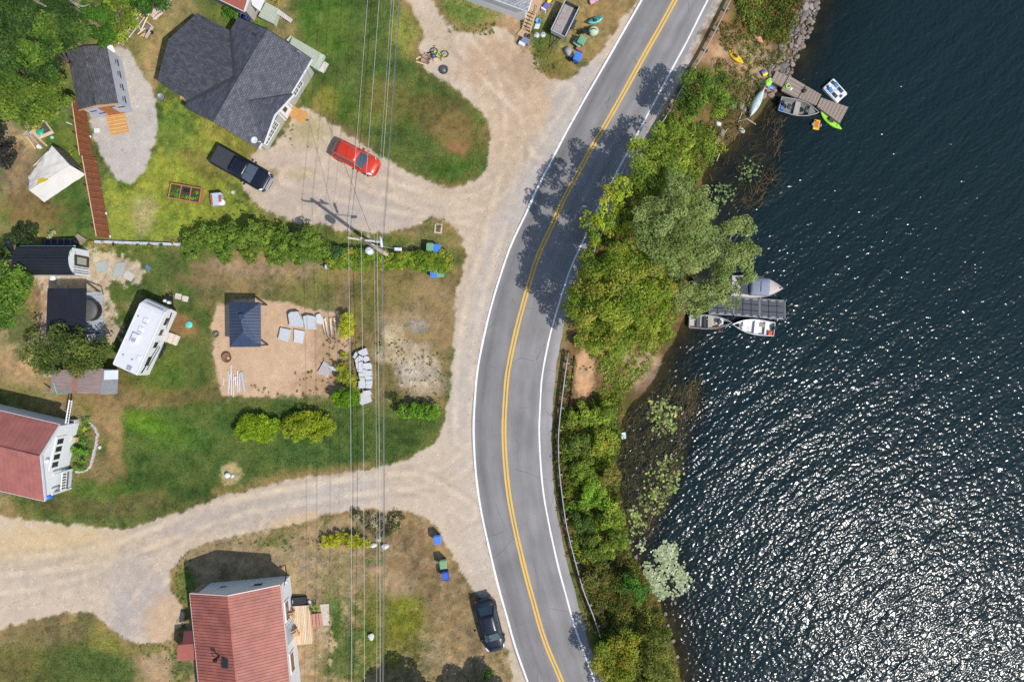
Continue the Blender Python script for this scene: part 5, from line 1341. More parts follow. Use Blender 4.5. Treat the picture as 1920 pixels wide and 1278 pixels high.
cover('yard_weeds', [dr(915,58,14,12,26), dr(1008,85,12,24,22), dr(1020,120,22,20,30), dr(870,60,40,6,14), dr(345,1085,16,50,40), dr(347,1150,7,40,26), dr(500,1012,50,8,16), dr(570,1015,40,14,20), dr(640,665,36,40,60, F((104,108,60), (120,110,70))), dr(500,730,30,10,10), dr(600,715,50,26,40, F((112,108,66), (128,112,74))), dr(790,700,46,46,46, F((112,116,60), (92,104,50))), dr(735,655,30,26,30, F((96,104,56), (80,96,44))), dr(300,1215,40,16,26), dr(330,1245,14,30,24), dr(425,385,36,24,26), dr(560,240,24,40,16), dr(815,418,22,10,14), dr(160,840,16,40,70, F((110,150,56), (92,132,48))), dr(155,875,14,14,30), dr(250,468,80,6,70, F((110,152,40), (92,134,36))), dr(1100,690,30,4,10), dr(862,1265,60,10,22), dr(622,1180,8,50,20)])

# --- reeds, lily pads
REED = mat('dead_reeds', (.30, .21, .10), .8, .35, 2)
def reeds(name, polys):
    V_, Q_, K_ = [], [], []
    for poly, n, ln, ang, c0 in polys:
        pl = [tuple(P(a, b, WL))[:2] for a, b in poly]
        xs, ys = [q[0] for q in pl], [q[1] for q in pl]
        x, y = RNG.uniform(min(xs), max(xs), n * 4), RNG.uniform(min(ys), max(ys), n * 4)
        k = inside(x, y, pl); x, y = x[k][:n], y[k][:n]; n = len(x)
        a = np.radians(ang + RNG.normal(size=n) * 38); l = RNG.uniform(*ln, n); w_ = RNG.uniform(.008, .02, n); x = x + RNG.normal(size=n) * .35; y = y + RNG.normal(size=n) * .35
        d = np.stack([np.cos(a), np.sin(a), RNG.uniform(0, .35, n)], 1); s_ = np.stack([-np.sin(a), np.cos(a), 0 * a], 1)
        c = np.stack([x, y, np.full(n, WL + .02) + RNG.uniform(0, .12, n)], 1)
        e = c + d * l[:, None]
        V_.append(np.stack([c - s_ * w_[:, None], c + s_ * w_[:, None], e + s_ * w_[:, None] * .4, e - s_ * w_[:, None] * .4], 1).reshape(-1, 3))
        K_.append(np.repeat(pick(c0, n, .6, 1.3), 4, 0))
    v = np.concatenate(V_); q = np.arange(len(v)).reshape(-1, 4)
    o = inst(name, fast_mesh(name, v, q, LEAF, False, np.concatenate(K_))); tag(o, None, None, None, 'stuff')
TAN = F((126,104,68), (104,86,58), (148,128,92), (74,64,46)); GRN = F((84,88,52), (104,100,60), (66,70,44))
reeds('water_reeds', [
 ([(1345,225),(1440,200),(1462,250),(1455,330),(1420,385),(1335,395),(1318,330)], 230, (.25,1.0), 40, GRN + TAN[3:] + F((150,120,76))),
 ([(1425,330),(1460,315),(1455,345),(1425,385),(1370,400),(1375,392)], 110, (.4,1.4), 30, TAN),
 ([(1440,205),(1465,240),(1458,300),(1445,300),(1446,250)], 70, (.3,1.0), 60, TAN),
 ([(1180,770),(1240,735),(1300,720),(1305,760),(1270,790),(1280,860),(1255,930),(1210,1000),(1178,1010),(1162,930),(1160,860)], 2300, (.25,1.0), 45, GRN + F((60,64,40), (120,104,64))),
 ([(1285,725),(1312,715),(1305,745),(1300,780),(1268,800),(1268,790),(1290,770)], 190, (.3,1.0), 60, TAN),
 ([(1262,840),(1275,800),(1282,800),(1270,870),(1240,960),(1205,1010),(1200,1000),(1240,930)], 330, (.3,.9), 50, TAN + F((150,140,120)))])
def pads(name, polys):
    vs, fs, ks = [], [], []
    for poly, n, rr, pal in polys:
        pl = [tuple(P(a, b, WL))[:2] for a, b in poly]
        xs, ys = [q[0] for q in pl], [q[1] for q in pl]
        x, y = RNG.uniform(min(xs), max(xs), n * 4), RNG.uniform(min(ys), max(ys), n * 4)
        k = inside(x, y, pl) & (fbm(x, y, .9, 151, 3) > (.42 if n < 900 else .40)); x, y = x[k][:n], y[k][:n]; x = x + RNG.normal(size=len(x)) * .2; y = y + RNG.normal(size=len(y)) * .2
        cc = pick(pal, len(x), .75, 1.2)
        for i in range(len(x)):
            r = RNG.uniform(*rr); a0 = RNG.uniform(0, 6.28); b = len(vs); tx, ty = RNG.normal(size=2) * .16
            z = WL + .015 + RNG.uniform(0, .05)
            for t in range(6):
                a = a0 + t * 1.02; dx, dy = r * math.cos(a), r * math.sin(a)
                vs.append((x[i] + dx, y[i] + dy, z + .05 * r + tx * dx + ty * dy)); ks.append(cc[i])
            fs += [(b, b + 1, b + 2, b + 3), (b, b + 3, b + 4, b + 5)]
    o = inst(name, fast_mesh(name, np.array(vs), np.array(fs), PAD, False, np.array(ks))); tag(o, None, None, None, 'stuff')
PAD = leaf_mat('lily_pad', .15, .35)
LP = F((150,176,90), (176,190,120), (124,150,66), (196,196,110)); SIL = F((140,156,108), (164,174,134), (118,136,84), (176,182,152))
pads('lily_pads', [
 ([(1216,752),(1245,745),(1272,765),(1275,800),(1258,818),(1230,810),(1215,785)], 150, (.08,.17), LP),
 ([(1222,870),(1265,850),(1285,870),(1270,910),(1240,950),(1215,985),(1185,985),(1205,930)], 240, (.08,.16), LP),
 ([(1178,950),(1215,940),(1215,985),(1190,1000)], 60, (.08,.15), LP),
 ([(1245,1022),(1268,1020),(1268,1062),(1285,1070),(1300,1100),(1270,1110),(1240,1122),(1222,1105),(1212,1075),(1212,1040)], 1000, (.07,.15), SIL),
 ([(1190,1020),(1206,1016),(1208,1032),(1194,1034)], 22, (.07,.14), SIL),
 ([(1340,345),(1372,350),(1388,380),(1370,402),(1335,398)], 90, (.07,.13), F((120,144,84), (92,116,66))),
 ([(1385,300),(1425,310),(1420,340),(1390,345)], 55, (.06,.12), F((120,140,84), (96,116,66)))])

# --- boulders of the shore
def rock_mesh(seed, m, name='boulder'):
    r = np.random.default_rng(seed)
    me = bpy.data.meshes.new(name)
    import bmesh
    bm = bmesh.new(); bmesh.ops.create_icosphere(bm, subdivisions=2, radius=1)
    pl = r.normal(size=(9, 3)); pl /= np.linalg.norm(pl, axis=1)[:, None]; d = r.uniform(.55, .9, 9)
    for v in bm.verts:
        p = np.array(v.co)
        for n_, q in zip(pl, d):
            s_ = p @ n_
            if s_ > q: p = p - n_ * (s_ - q)
        v.co = p * (1, r.uniform(.97, 1.03), 1)
    bm.to_mesh(me); bm.free(); me.materials.append(m); return me
rk = [mat('granite_grey', (.205, .172, .15), .9, .25, 3, .03, 8), mat('granite_brown', (.23, .175, .135), .9, .3, 3, .03, 8), mat('granite_dark', (.15, .135, .125), .9, .3, 3, .03, 8), mat('granite_pale', (.28, .235, .20), .9, .2, 3, .03, 8)]
RM = [rock_mesh(s, rk[s % 4]) for s in range(8)]
def boulder(x, y, r, z, label, group=None, me=None):
    o = inst('boulder', me or random.choice(RM), None, (x, y, z), 0, (random.uniform(-.3, .3), random.uniform(-.3, .3), random.uniform(0, 6.28)), (r, r * random.uniform(.65, .95), r * random.uniform(.5, .7)))
    tag(o, label, 'boulder', group); return o
rip = [tuple(P(a, b, WL))[:2] for a, b in [(1486,-8),(1540,-8),(1528,35),(1512,75),(1498,105),(1484,140),(1466,160),(1428,152),(1444,112),(1462,88),(1474,55),(1482,25)]]
placed, tries = [], 0
while len(placed) < 170 and tries < 9000:
    tries += 1
    x, y = random.uniform(23, 31), random.uniform(23.5, 34); r = random.choice([.16, .2, .24, .28, .34, .44, .55])
    if not inside(np.array([x]), np.array([y]), rip)[0]: continue
    if any((x - a) ** 2 + (y - b) ** 2 < ((r + c) * .52) ** 2 for a, b, c in placed): continue
    placed.append((x, y, r)); z = zat(x, y)
    boulder(x, y, r, max(z, WL - .25) + r * .15, 'angular granite boulder in the rip-rap along the north shore', 'rip-rap boulders on the north shore')
BL = ['largest brown boulder left of the canoe', 'brown boulder right below the largest one left of the canoe', 'brown boulder left of the largest one by the canoe', 'brown boulder above the willow among shore weeds', 'smaller brown boulder below the one above the willow', 'small brown boulder farthest left of the canoe', 'dark boulder under the inner end of the dock', 'boulder east of the dark one under the inner dock end', 'broad brown boulder between canoe tip and dock', 'small boulder beside the canoe tip', 'lowest boulder beside the inner end of the dock']
for a, b, r in ((1388,198,.6),(1395,206,.45),(1372,201,.5),(1352,250,.55),(1346,262,.4),(1366,196,.4),(1440,165,.4),(1452,168,.35),(1432,178,.45),(1428,168,.3),(1447,176,.4)):
    p = P(a, b, -.9); boulder(p.x, p.y, r, zat(p.x, p.y) + .1, BL.pop(0), 'boulders near the dock', RM[1 if r > .42 else 5])
for a, b, r, lb in ((697,1192,.42,'single pale boulder on the lower lawn beside the wires'), (700,1022,.42,'white boulder left of the pair at the flowering shrub'), (722,1024,.42,'white boulder right of the pair at the flowering shrub'), (1346,232,.45,'big white boulder in the weeds near the beached canoe'), (1392,242,.4,'pale squarish boulder at the edge of the reeds'), (188,838,.2,'small white stone beside the curved bed edging'), (709,1010,.3,'greyish stone above the white boulder pair')):
    p = P(a, b, 0 if a < 1000 else -.9); boulder(p.x, p.y, r, zat(p.x, p.y) + .1, lb, None, rock_mesh(40 + int(a), mat('white_granite', (.56, .54, .50), .9, .12, 3, .02, 8)))
for i, (a, b) in enumerate(((1181,1016),(1186,1030),(1192,1044),(1200,1062),(1207,1070),(1216,1092),(1172,1000),(1233,1110),(1247,1150),(1252,1172),(1262,1200),(1270,1230))):
    p = P(a, b, WL); boulder(p.x, p.y, random.uniform(.14, .26), zat(p.x, p.y) + .06, ('northernmost','second','third','fourth','fifth','sixth','detached seventh','eighth','ninth','tenth','eleventh','southernmost')[i] + ' small pale stone from the north along the southern waterline', 'stones on the southern waterline', RM[3])
# ================================================================ VEHICLES
def paint(name, c): return mat(name, c, .3, .04, 2, spec=.4, coat=.45)
tyre_m = mat('tyre_rubber', (.018, .018, .018), .85); rim_m = mat('wheel_rim', (.42, .43, .45), .3, metal=.8)
chrome = mat('chrome', (.62, .63, .66), .15, .03, metal=.9); lamp_m = mat('clear_lamp', (.75, .77, .80), .1, .05, spec=.8); tail_m = mat('tail_lamp', (.35, .015, .012), .2)
car_glass = mat('tinted_car_glass', (.030, .048, .066), .05, .1, 1, spec=.9)

def wheel(root, x, y, r, wd=.2, name='wheel'):
    e = thing(name, None, None, (x, y, r)); e.parent = root; 
    MB().lathe([(r * .62, -wd / 2), (r * .97, -wd / 2), (r, -wd / 3), (r, wd / 3), (r * .97, wd / 2), (r * .62, wd / 2)], 0, 0, 20, axis='y').build('tyre', tyre_m, e)
    MB().lathe([(.04, -wd / 2 + .02), (r * .6, -wd / 2 + .01), (r * .64, 0), (r * .6, wd / 2 - .01), (.04, wd / 2 - .02)], 0, 0, 14, axis='y').build('rim', rim_m, e)

def vehicle(name, label, cat, x, y, ang, L, W, Hr, body, kind):
    root = thing(name, label, cat, P(x, y, .6) - Vector((0, 0, .6)), math.radians(ang))
    h, w_ = L / 2, W / 2
    gc = .24
    if kind == 'pickup':
        st = [(h, .78, .55, .98, 1.00), (h - .10, .93, .42, 1.06, 1.09), (h - .45, .985, .36, 1.10, 1.15), (h - 1.35, 1, .34, 1.14, 1.20), (.2, 1, .34, 1.15, 1.17), (-.55, 1, .34, 1.16, 1.17), (-h + .25, 1, .36, 1.16, 1.17), (-h + .05, .97, .42, 1.14, 1.15), (-h, .90, .5, 1.08, 1.09)]
        cab = dict(cx0=h - 1.35, cx1=-.62, rx0=h - 2.05, rx1=-.50, zb=1.13, wb=.91, wt=.78)
        axles = (h - 1.0, -h + 1.25); wr = .40
    elif kind == 'suv':
        st = [(h, .70, .48, .70, .73), (h - .12, .88, .36, .80, .86), (h - .5, .97, .30, .90, .99), (h - 1.15, 1, .27, .97, 1.07), (.2, 1, .26, .99, 1.03), (-h + .6, 1, .28, 1.0, 1.03), (-h + .12, .95, .36, .98, 1.01), (-h, .84, .45, .88, .9)]
        cab = dict(cx0=h - 1.05, cx1=-h + .16, rx0=h - 1.85, rx1=-h + .50, zb=.97, wb=.90, wt=.74)
        axles = (h - .85, -h + .85); wr = .34
    else:
        st = [(h, .62, .46, .62, .66), (h - .15, .84, .34, .72, .79), (h - .55, .96, .28, .82, .93), (h - 1.2, 1, .25, .90, 1.02), (.2, 1, .24, .95, .98), (-h + 1.0, 1, .26, .98, 1.02), (-h + .35, .93, .33, .98, 1.04), (-h + .08, .78, .42, .93, .98), (-h, .64, .5, .84, .88)]
        cab = dict(cx0=h - 1.1, cx1=-h + .55, rx0=h - 2.0, rx1=-h + 1.35, zb=.93, wb=.90, wt=.70)
        axles = (h - .95, -h + .95); wr = .34
    rings = []
    for (xx, k, zb, zs, zt) in st:
        a = w_ * k
        half = [(a * .90, zb), (a * .99, zb + .14), (a, (zb + zs) / 2), (a * .985, zs - .07), (a * .93, zs), (a * .55, zt - .008), (a * .2, zt)]
        rings.append([(xx, -p, z) for p, z in half] + [(xx, p, z) for p, z in half[::-1]])
    MB().loft(rings[::-1]).build('body', body, root)
    zb, zr = cab['zb'], Hr; wb_, wt = w_ * cab['wb'], w_ * cab['wt']
    cx0, cx1, rx0, rx1 = cab['cx0'], cab['cx1'], cab['rx0'], cab['rx1']
    B = [(cx0, -wb_ * .94, zb), (cx0, wb_ * .94, zb), (cx1, wb_ * .93, zb), (cx1, -wb_ * .93, zb)]
    T = [(rx0, -wt * .96, zr - .05), (rx0, wt * .96, zr - .05), (rx1, wt * .94, zr - .06), (rx1, -wt * .94, zr - .06)]
    MB().add(B + T, [(4, 5, 6, 7), (0, 1, 5, 4), (1, 2, 6, 5), (2, 3, 7, 6), (3, 0, 4, 7)]).build('cabin', body, root)
    def pane(name, a, b, c, d, out, s0=.05, s1=.06, t0=.08, t1=.05, bow=0.0):
        a, b, c, d = [Vector(q) for q in (a, b, c, d)]
        def pt(u, v): 
            p = a.lerp(b, u).lerp(d.lerp(c, u), v) + Vector(out) * (.012 + bow * (1 - (2 * u - 1) ** 2)); return p
        us = [s0 + (1 - s0 - s1) * i / 6 for i in range(7)]; vs = [t0, (t0 + 1 - t1) / 2, 1 - t1]
        mb = MB(); mb.add([pt(u, v) for v in vs for u in us], [(r_ * 7 + i, r_ * 7 + i + 1, (r_ + 1) * 7 + i + 1, (r_ + 1) * 7 + i) for r_ in range(2) for i in range(6)], 0, True)
        mb.build(name, car_glass, root)
    pane('windshield', B[0], B[1], T[1], T[0], (.7, 0, .7), .04, .04, .02, .04, .05)
    pane('rear_window', B[2], B[3], T[3], T[2], (-.7, 0, .5), .08, .08, .15, .08, .02)
    for sgn_, (b0, b1, t0, t1) in ((1, (B[1], B[2], T[2], T[1])), (-1, (B[3], B[0], T[0], T[3]))):
        b0, b1, t0, t1 = [Vector(q) for q in (b0, b1, t0, t1)]
        for f0, f1 in ((.06, .48), (.52, .94)):
            q = [b0.lerp(b1, f0), b0.lerp(b1, f1), t1.lerp(t0, f1), t1.lerp(t0, f0)]
            pane('side_window', q[0], q[1], q[2], q[3], (0, sgn_, .25), .02, .02, .12, .1)
    nx_ = 6; rr_ = []
    for i in range(nx_ + 1):
        f = i / nx_; xx = rx0 + (rx1 - rx0) * f; a = wt * (.98 if 0 < i < nx_ else .9); zz = zr + .045 * math.sin(math.pi * min(max(f, .06), .94))
        rr_.append([(xx, -a, zr - .06), (xx, -a * .97, zr - .015), (xx, -a * .5, zz), (xx, a * .5, zz), (xx, a * .97, zr - .015), (xx, a, zr - .06)])
    MB().loft(rr_).build('roof', body, root)
    if kind == 'suv':
        for s in (-1, 1): MB().tube([(rx0 - .25, s * wt * .86, zr + .05), (rx0 - .4, s * wt * .86, zr + .09), (rx1 + .3, s * wt * .86, zr + .09), (rx1 + .15, s * wt * .86, zr + .05)], .022, 6).build('roof_rail', chrome, root)
        MB().slab([(-h + .02, -w_ * .8, .93), (-h + .02, w_ * .8, .93), (-h + .55, w_ * .72, zr - .02), (-h + .55, -w_ * .72, zr - .02)], .03).build('tailgate', mat('dark_tailgate', (.03, .035, .04), .3, coat=.5), root)
    if kind == 'pickup':
        MB().prism([(-.68, -w_ * .86), (-.68, w_ * .86), (-h + .14, w_ * .84), (-h + .14, -w_ * .84)], 1.165, 1.20).build('bed_cover', mat('tonneau_vinyl', (.036, .038, .046), .7, .12, 5, .004, 40), root, bevel=.02)
        MB().tube([(-2.0, .05, 1.205), (-1.85, .0, 1.225)], .03, 5).build('cover_latch', chrome, root)
        MB().box(h - .02, 0, .62, .08, W * .62, .34).build('grille', chrome, root, bevel=.02)
        MB().box(h + .02, 0, .42, .12, W * .8, .18).build('bumper', chrome, root, bevel=.03)
    else:
        MB().box(h - .03, 0, .42, .06, W * .5, .2).build('grille', black_p, root)
    for s in (-1, 1):
        hb = MB()
        if kind == 'car':
            hb.slab([(h - .10, s * w_ * .62, .73), (h - .22, s * w_ * .84, .74), (h - .62, s * w_ * .93, .85), (h - .60, s * w_ * .86, .875)], .05)
        elif kind == 'suv':
            hb.slab([(h - .08, s * w_ * .55, .80), (h - .14, s * w_ * .80, .81), (h - .62, s * w_ * .95, .92), (h - .52, s * w_ * .80, .955)], .06)
        else:
            hb.slab([(h - .05, s * w_ * .62, 1.06), (h - .12, s * w_ * .90, 1.05), (h - .42, s * w_ * .97, 1.10), (h - .30, s * w_ * .78, 1.125)], .08)
        hb.build('headlight', lamp_m, root)
        MB().box(-h + .06, s * w_ * .78, .78 if kind != 'pickup' else .8, .08, .2, .16).build('tail_light', tail_m, root)
        mx_ = cx0 - .35 if kind != 'pickup' else cx0 - .45
        mm = MB(); mm.box(mx_, s * (w_ + .10), zb - .02, .16, .22, .15); mm.build('wing_mirror', body if kind != 'pickup' else black_p, root, bevel=.03)
        for ax in axles:
            wheel(root, ax, s * (w_ - .12), wr, .22)
            MB().lathe([(wr * 1.12, s * (w_ - .02)), (wr * 1.16, s * (w_ + .004)), (wr * 1.08, s * (w_ + .006)), (wr * 1.06, s * (w_ - .02))], ax, wr, 20, axis='y', close=False).build('wheel_arch', black_p, root)
    MB().tube([(h - .05, -w_ * .7, .4), (h + .03, -w_ * .3, .38), (h + .03, w_ * .3, .38), (h - .05, w_ * .7, .4)], .07, 6).build('front_bumper', body if kind != 'pickup' else black_p, root)
    # wipers and bonnet seam lines
    MB().tube([(cx0 - .08, -.45, zb + .09), (cx0 - .32, .1, zb + .2)], .012, 4).build('wiper', black_p, root)
    MB().tube([(cx0 - .08, .15, zb + .09), (cx0 - .32, .65, zb + .2)], .012, 4).build('wiper', black_p, root)
    mb = MB()
    for s in (-1, 1):
        pts = [(q[0], s * w_ * q[1] * .72, q[4] * .35 + q[3] * .65 + .004) for q in st[1:4]]; mb.tube(pts, .009, 4)
    mb.build('bonnet_seam', black_p, root)
    return root
vehicle('pickup_truck', 'black crew cab pickup with covered bed beside the grey house', 'pickup truck', 454.5, 317, -29.4, 5.75, 2.0, 1.83, paint('midnight_black_paint', (.008, .010, .018)), 'pickup')
vehicle('red_car', 'red wagon parked on the gravel under the power lines', 'car', 667.5, 296.5, -27.8, 4.5, 1.86, 1.62, paint('bright_red_paint', (.50, .035, .012)), 'suv')
vehicle('black_car', 'black hatchback parked on the roadside verge near the bottom edge', 'car', 918.5, 1170, -75.9, 5.0, 1.96, 1.52, paint('blue_black_paint', (.008, .012, .022)), 'car')

# travel trailer
R = thing('travel_trailer', 'white travel trailer with black swoosh stripes on the lawn', 'camper', P(259.9, 634, 2.8) - Vector((0, 0, 2.8)), math.radians(65.8))
rvw = mat('white_camper_shell', (.62, .62, .63), .35, .03, 2); rvd = mat('camper_stripe', (.03, .03, .035), .4); rvg = mat('camper_grey', (.30, .31, .34), .5)
prof = [(-3.15, .62), (-3.2, .9), (-3.12, 2.72), (-3.05, 2.80), (2.75, 2.80), (3.05, 2.70), (3.38, 2.25), (3.45, 1.9), (3.30, 1.1), (3.15, .62)]
hw_ = 1.19
vs = [(x, -hw_, z) for x, z in prof] + [(x, hw_, z) for x, z in prof]; n = len(prof)
MB().add(vs, [tuple(range(n)), tuple(range(2 * n - 1, n - 1, -1))] + [((i + 1) % n, i, n + i, n + (i + 1) % n) for i in range(n)]).build('body', rvw, R, bevel=.07)
MB().slab([(2.76, -1.1, 2.812), (2.76, 1.1, 2.812), (-3.0, 1.1, 2.812), (-3.0, -1.1, 2.812)], .02).build('roof_membrane', mat('roof_membrane', (.60, .60, .61), .6, .05, 3), R)
for xx, yy in ((1.75, .05), (.85, .15)):
    v_ = MB().box(xx, yy, 2.81, .42, .42, .10).build('roof_vent', rvw, R, bevel=.02); MB().box(xx - .26, yy, 2.81, .08, .42, .06).build('vent_hinge', rvg, v_)
ac = MB().box(-.1, .25, 2.81, 1.0, .72, .26, 0, 0, .86).build('air_conditioner', rvw, R, bevel=.05); MB().box(-.25, .25, 3.072, .35, .4, .006).build('grille', rvg, ac)
MB().box(-1.6, -.75, 2.81, .5, .36, .07).build('skylight', rvw, R, bevel=.02); v_ = MB().box(-2.75, -.35, 2.81, .42, .42, .10).build('roof_vent', rvg, R, bevel=.02)
for xx, yy in ((-1.9, .6), (-1.95, -.3), (1.8, .8)): MB().lathe([(.07, 2.81), (.07, 2.92), (.0, 2.94)], xx, yy, 8).build('vent_pipe', rvg, R)
for s in (-1, 1):
    MB().box(0, s * 1.13, 2.80, 5.9, .07, .05).build('roof_rail', rvw, R)
    st_ = MB()
    for (a, b, c, d) in (((3.05, 1.5), (3.15, 1.75), (1.5, 1.42), (1.5, 1.34)), ((-.2, 1.3), (-.2, 1.42), (-2.9, 2.3), (-2.95, 2.05)), ((-.3, .95), (-.3, 1.1), (-2.6, 1.55), (-2.7, 1.42))):
        q = [(p[0], s * (hw_ + .004), p[1]) for p in (a, b, c, d)]; st_.add(q + [(x, y - s * .003, z) for x, y, z in q], [(0, 1, 2, 3), (3, 2, 1, 0)])
    st_.build('stripe', rvd, R)
    for (xx, wd, ht) in ((2.2, .7, .5), (1.1, .6, .5), (-.1, .62, .55), (-1.75, .9, .6)):
        f_ = MB().box(xx, s * (hw_ + .008), 1.9 - ht / 2, wd, .03, ht).build('window', rvd, R); MB().box(xx, s * (hw_ + .026), 1.94 - ht / 2, wd - .1, .01, ht - .08).build('pane', GLASS, f_)
    for xx in (-.45, -1.15): wheel(R, xx, s * (hw_ - .05), .34, .2)
    MB().box(-.8, s * (hw_ + .02), .66, 1.7, .05, .12).build('fender', rvg, R)
dr_ = MB().box(.5, -hw_ - .012, .75, .66, .035, 1.75).build('door', rvw, R, bevel=.01); MB().box(.26, -hw_ - .04, 1.5, .05, .03, .14).build('door_handle', rvd, dr_)
MB().add([(3.392, -.8, 2.2), (3.392, .8, 2.2), (3.17, .8, 2.55), (3.17, -.8, 2.55)], [(0, 1, 2, 3)]).build('nose_window', mat('nose_window', (.20, .23, .28), .1), R)
MB().tube([(3.1, -.75, .55), (4.5, 0, .5)], .05, 4).tube([(3.1, .75, .55), (4.5, 0, .5)], .05, 4).build('tongue', black_p, R)
for s in (-.19, .19): MB().lathe([(.05, .56), (.15, .62), (.16, .95), (.1, 1.08), (.0, 1.1)], 3.72, s, 12).build('propane_tank', white_w, R)
MB().box(4.05, 0, .58, .3, .45, .26).build('battery_box', black_p, R); MB().tube([(4.35, .0, 0), (4.35, 0, .85)], .035, 6).build('jack', steel, R)
R2 = thing('camper_steps', 'three pale wooden steps at the door of the travel trailer', 'steps', P(324, 634), math.radians(-24))
for i in range(3): MB().box(-.42 + i * .42, 0, 0, .40, .95, .56 - i * .18).build('step', mat('bleached_wood', (.56, .48, .40), .75, .12, 4, stretch=(5, 1, 1)), R2)

# utility trailer
R = thing('utility_trailer', 'empty dark utility trailer with rusty grey bed at the top edge', 'trailer', P(1059, 40, .6) - Vector((0, 0, .6)), math.radians(-115.7))
dk = mat('dark_trailer_steel', (.045, .047, .055), .5, .2, 3); bed = mat('worn_trailer_bed', (.40, .41, .43), .6, .1, 3, col2=(.30, .20, .15))
for i in range(6): MB().box(0, -.575 + i * .23, .56, 2.9, .222, .04).build('plank', bed, R)
for s in (-1, 1): MB().box(0, s * .72, .5, 3.0, .05, .62).build('side_panel', dk, R); MB().box(0, s * .72, 1.12, 3.04, .09, .05).build('side_rail', mat('grey_rail', (.40, .41, .43), .45), R)
MB().box(1.5, 0, .5, .05, 1.42, .6).build('front_panel', mat('grey_rail', (.40, .41, .43), .45), R); MB().box(-1.5, 0, .5, .05, 1.42, .6).build('tailgate', dk, R)
for s in (-1, 1): wheel(R, -.1, s * .88, .3, .18); MB().slab([(.35, s * .77, .62), (.35, s * 1.0, .62), (-.55, s * 1.0, .62), (-.55, s * .77, .62)], .04).build('fender', dk, R)
MB().tube([(1.4, -.4, .48), (2.55, 0, .45)], .04, 4).tube([(1.4, .4, .48), (2.55, 0, .45)], .04, 4).tube([(2.5, 0, .45), (2.85, 0, .47)], .045, 5).build('tongue', dk, R); MB().tube([(2.5, .0, 0), (2.5, 0, .8)], .03, 5).build('jack', steel, R)

# ---------------------------------------------------------------- boats
alu = mat('boat_aluminium', (.52, .53, .54), .4, .08, 3, metal=.35); alu_in = mat('boat_inner_grey', (.42, .41, .39), .6, .12, 3)
def outline(L, W, stern=.85, n=16, full=2.2):
    """half breadth along the hull, stern (-L/2) to bow (+L/2)"""
    out = []
    for i in range(n + 1):
        f = i / n; x = -L / 2 + L * f
        b = W / 2 * (stern + (1 - stern) * min(1, f / .35)) if f < .35 else W / 2 * (1 - ((f - .35) / .65) ** full)
        out.append((x, max(b, .012)))
    return out
def hull_shell(L, W, D, stern=.85, full=2.2, sheer=.12, z0=-.14, deck=None, wall=.05):
    o_ = outline(L, W, stern, 16, full); rings = []
    for i, (x, b) in enumerate(o_):
        zt = z0 + D + sheer * (i / 16) ** 2; kz = z0 + D * .25 * (max(0, i - 11) / 5) ** 2
        rings.append([(x, -b, zt), (x, -b * .88, z0 + D * .45), (x, -b * .45, kz), (x, b * .45, kz), (x, b * .88, z0 + D * .45), (x, b, zt)])
    return o_, rings
def open_boat(name, label, px_, py_, ang, L, W, D, hullm, inm, benches, group=None, sheer=.14, stern=.88):
    root = thing(name, label, 'boat', P(px_, py_, WL + .4) * 1.0, math.radians(ang), group); root.location.z = WL
    o_, rings = hull_shell(L, W, D, stern, 2.3, sheer)
    MB().loft(rings, closed=False, caps=False).add(rings[0], [(0, 1, 2, 3, 4, 5)]).build('hull', hullm, root)
    inn = [[(x, (y * .93 if abs(y) > .03 else y), z + (.05 if 0 < j < 5 else -.01)) for j, (x, y, z) in enumerate(r)] for r in rings]
    MB().loft(inn, closed=False, caps=False).build('inner_shell', inm, root)
    mb = MB()
    mb.tube([r[0] for r in rings], .028, 5); mb.tube([r[5] for r in rings], .028, 5); mb.tube([rings[0][0], rings[0][5]], .04, 5)
    mb.build('gunwale', hullm, root)
    for (x, ln, m_) in benches:
        b = np.interp(x, [q[0] for q in o_], [q[1] for q in o_]) * .9
        MB().box(x, 0, D * .32, ln, 2 * b, D * .22).build('bench', m_, root)
    fl = [(x, b * .62) for x, b in o_ if x < L * .36]
    MB().prism([(x, -b) for x, b in fl] + [(x, b) for x, b in fl[::-1]], .02, .05).build('floor', inm, root)
    return root
b_ = open_boat('fishing_boat', 'grey aluminium fishing boat with two swivel seats moored at the wooden dock', 1498, 203.5, -13.5, 3.7, 1.5, .62, alu, mat('olive_boat_carpet', (.20, .19, .165), .9, .15, 8), [(-.15, .5, mat('tan_deck_board', (.34, .32, .28), .7))])
for x, y in ((-.95, -.12), (.72, -.05)):
    s_ = MB().lathe([(.22, .50), (.25, .54), (.24, .60), (.0, .62)], x, y, 14).build('swivel_seat', mat('dark_green_seat', (.035, .06, .055), .6), b_); MB().box(x - .2, y, .58, .07, .36, .26).build('seat_back', mat('dark_green_seat', (.035, .06, .055), .6), s_)
MB().prism([(.95, -.45), (1.35, -.3), (1.6, 0), (1.35, .3), (.95, .45)], .42, .47).build('bow_deck', mat('olive_boat_carpet', (.20, .19, .165), .9), b_)
MB().box(-1.55, -.3, .1, .3, .35, .3).build('tackle_box', mat('blue_plastic', (.045, .17, .55)), b_); MB().box(-1.6, .25, .1, .28, .3, .28).build('battery_box', black_p, b_); MB().box(-1.92, .1, .2, .22, .26, .55).build('outboard_motor', black_p, b_, bevel=.03)
dgrey = mat('dark_grey_bench', (.06, .065, .075), .6)
b_ = open_boat('rowing_boat', 'aluminium rowing boat with red stripe and paddles beneath the willow', 1332, 603.5, -2, 4.0, 1.32, .56, alu, alu_in, [(-1.1, .34, dgrey), (-.5, .2, black_p), (.0, .4, mat('tan_deck_board', (.34, .32, .28), .7)), (1.1, .34, alu)])
MB().box(-.3, -.655, .2, 3.2, .02, .1).build('red_stripe', mat('red_stripe', (.55, .04, .035), .4), b_)
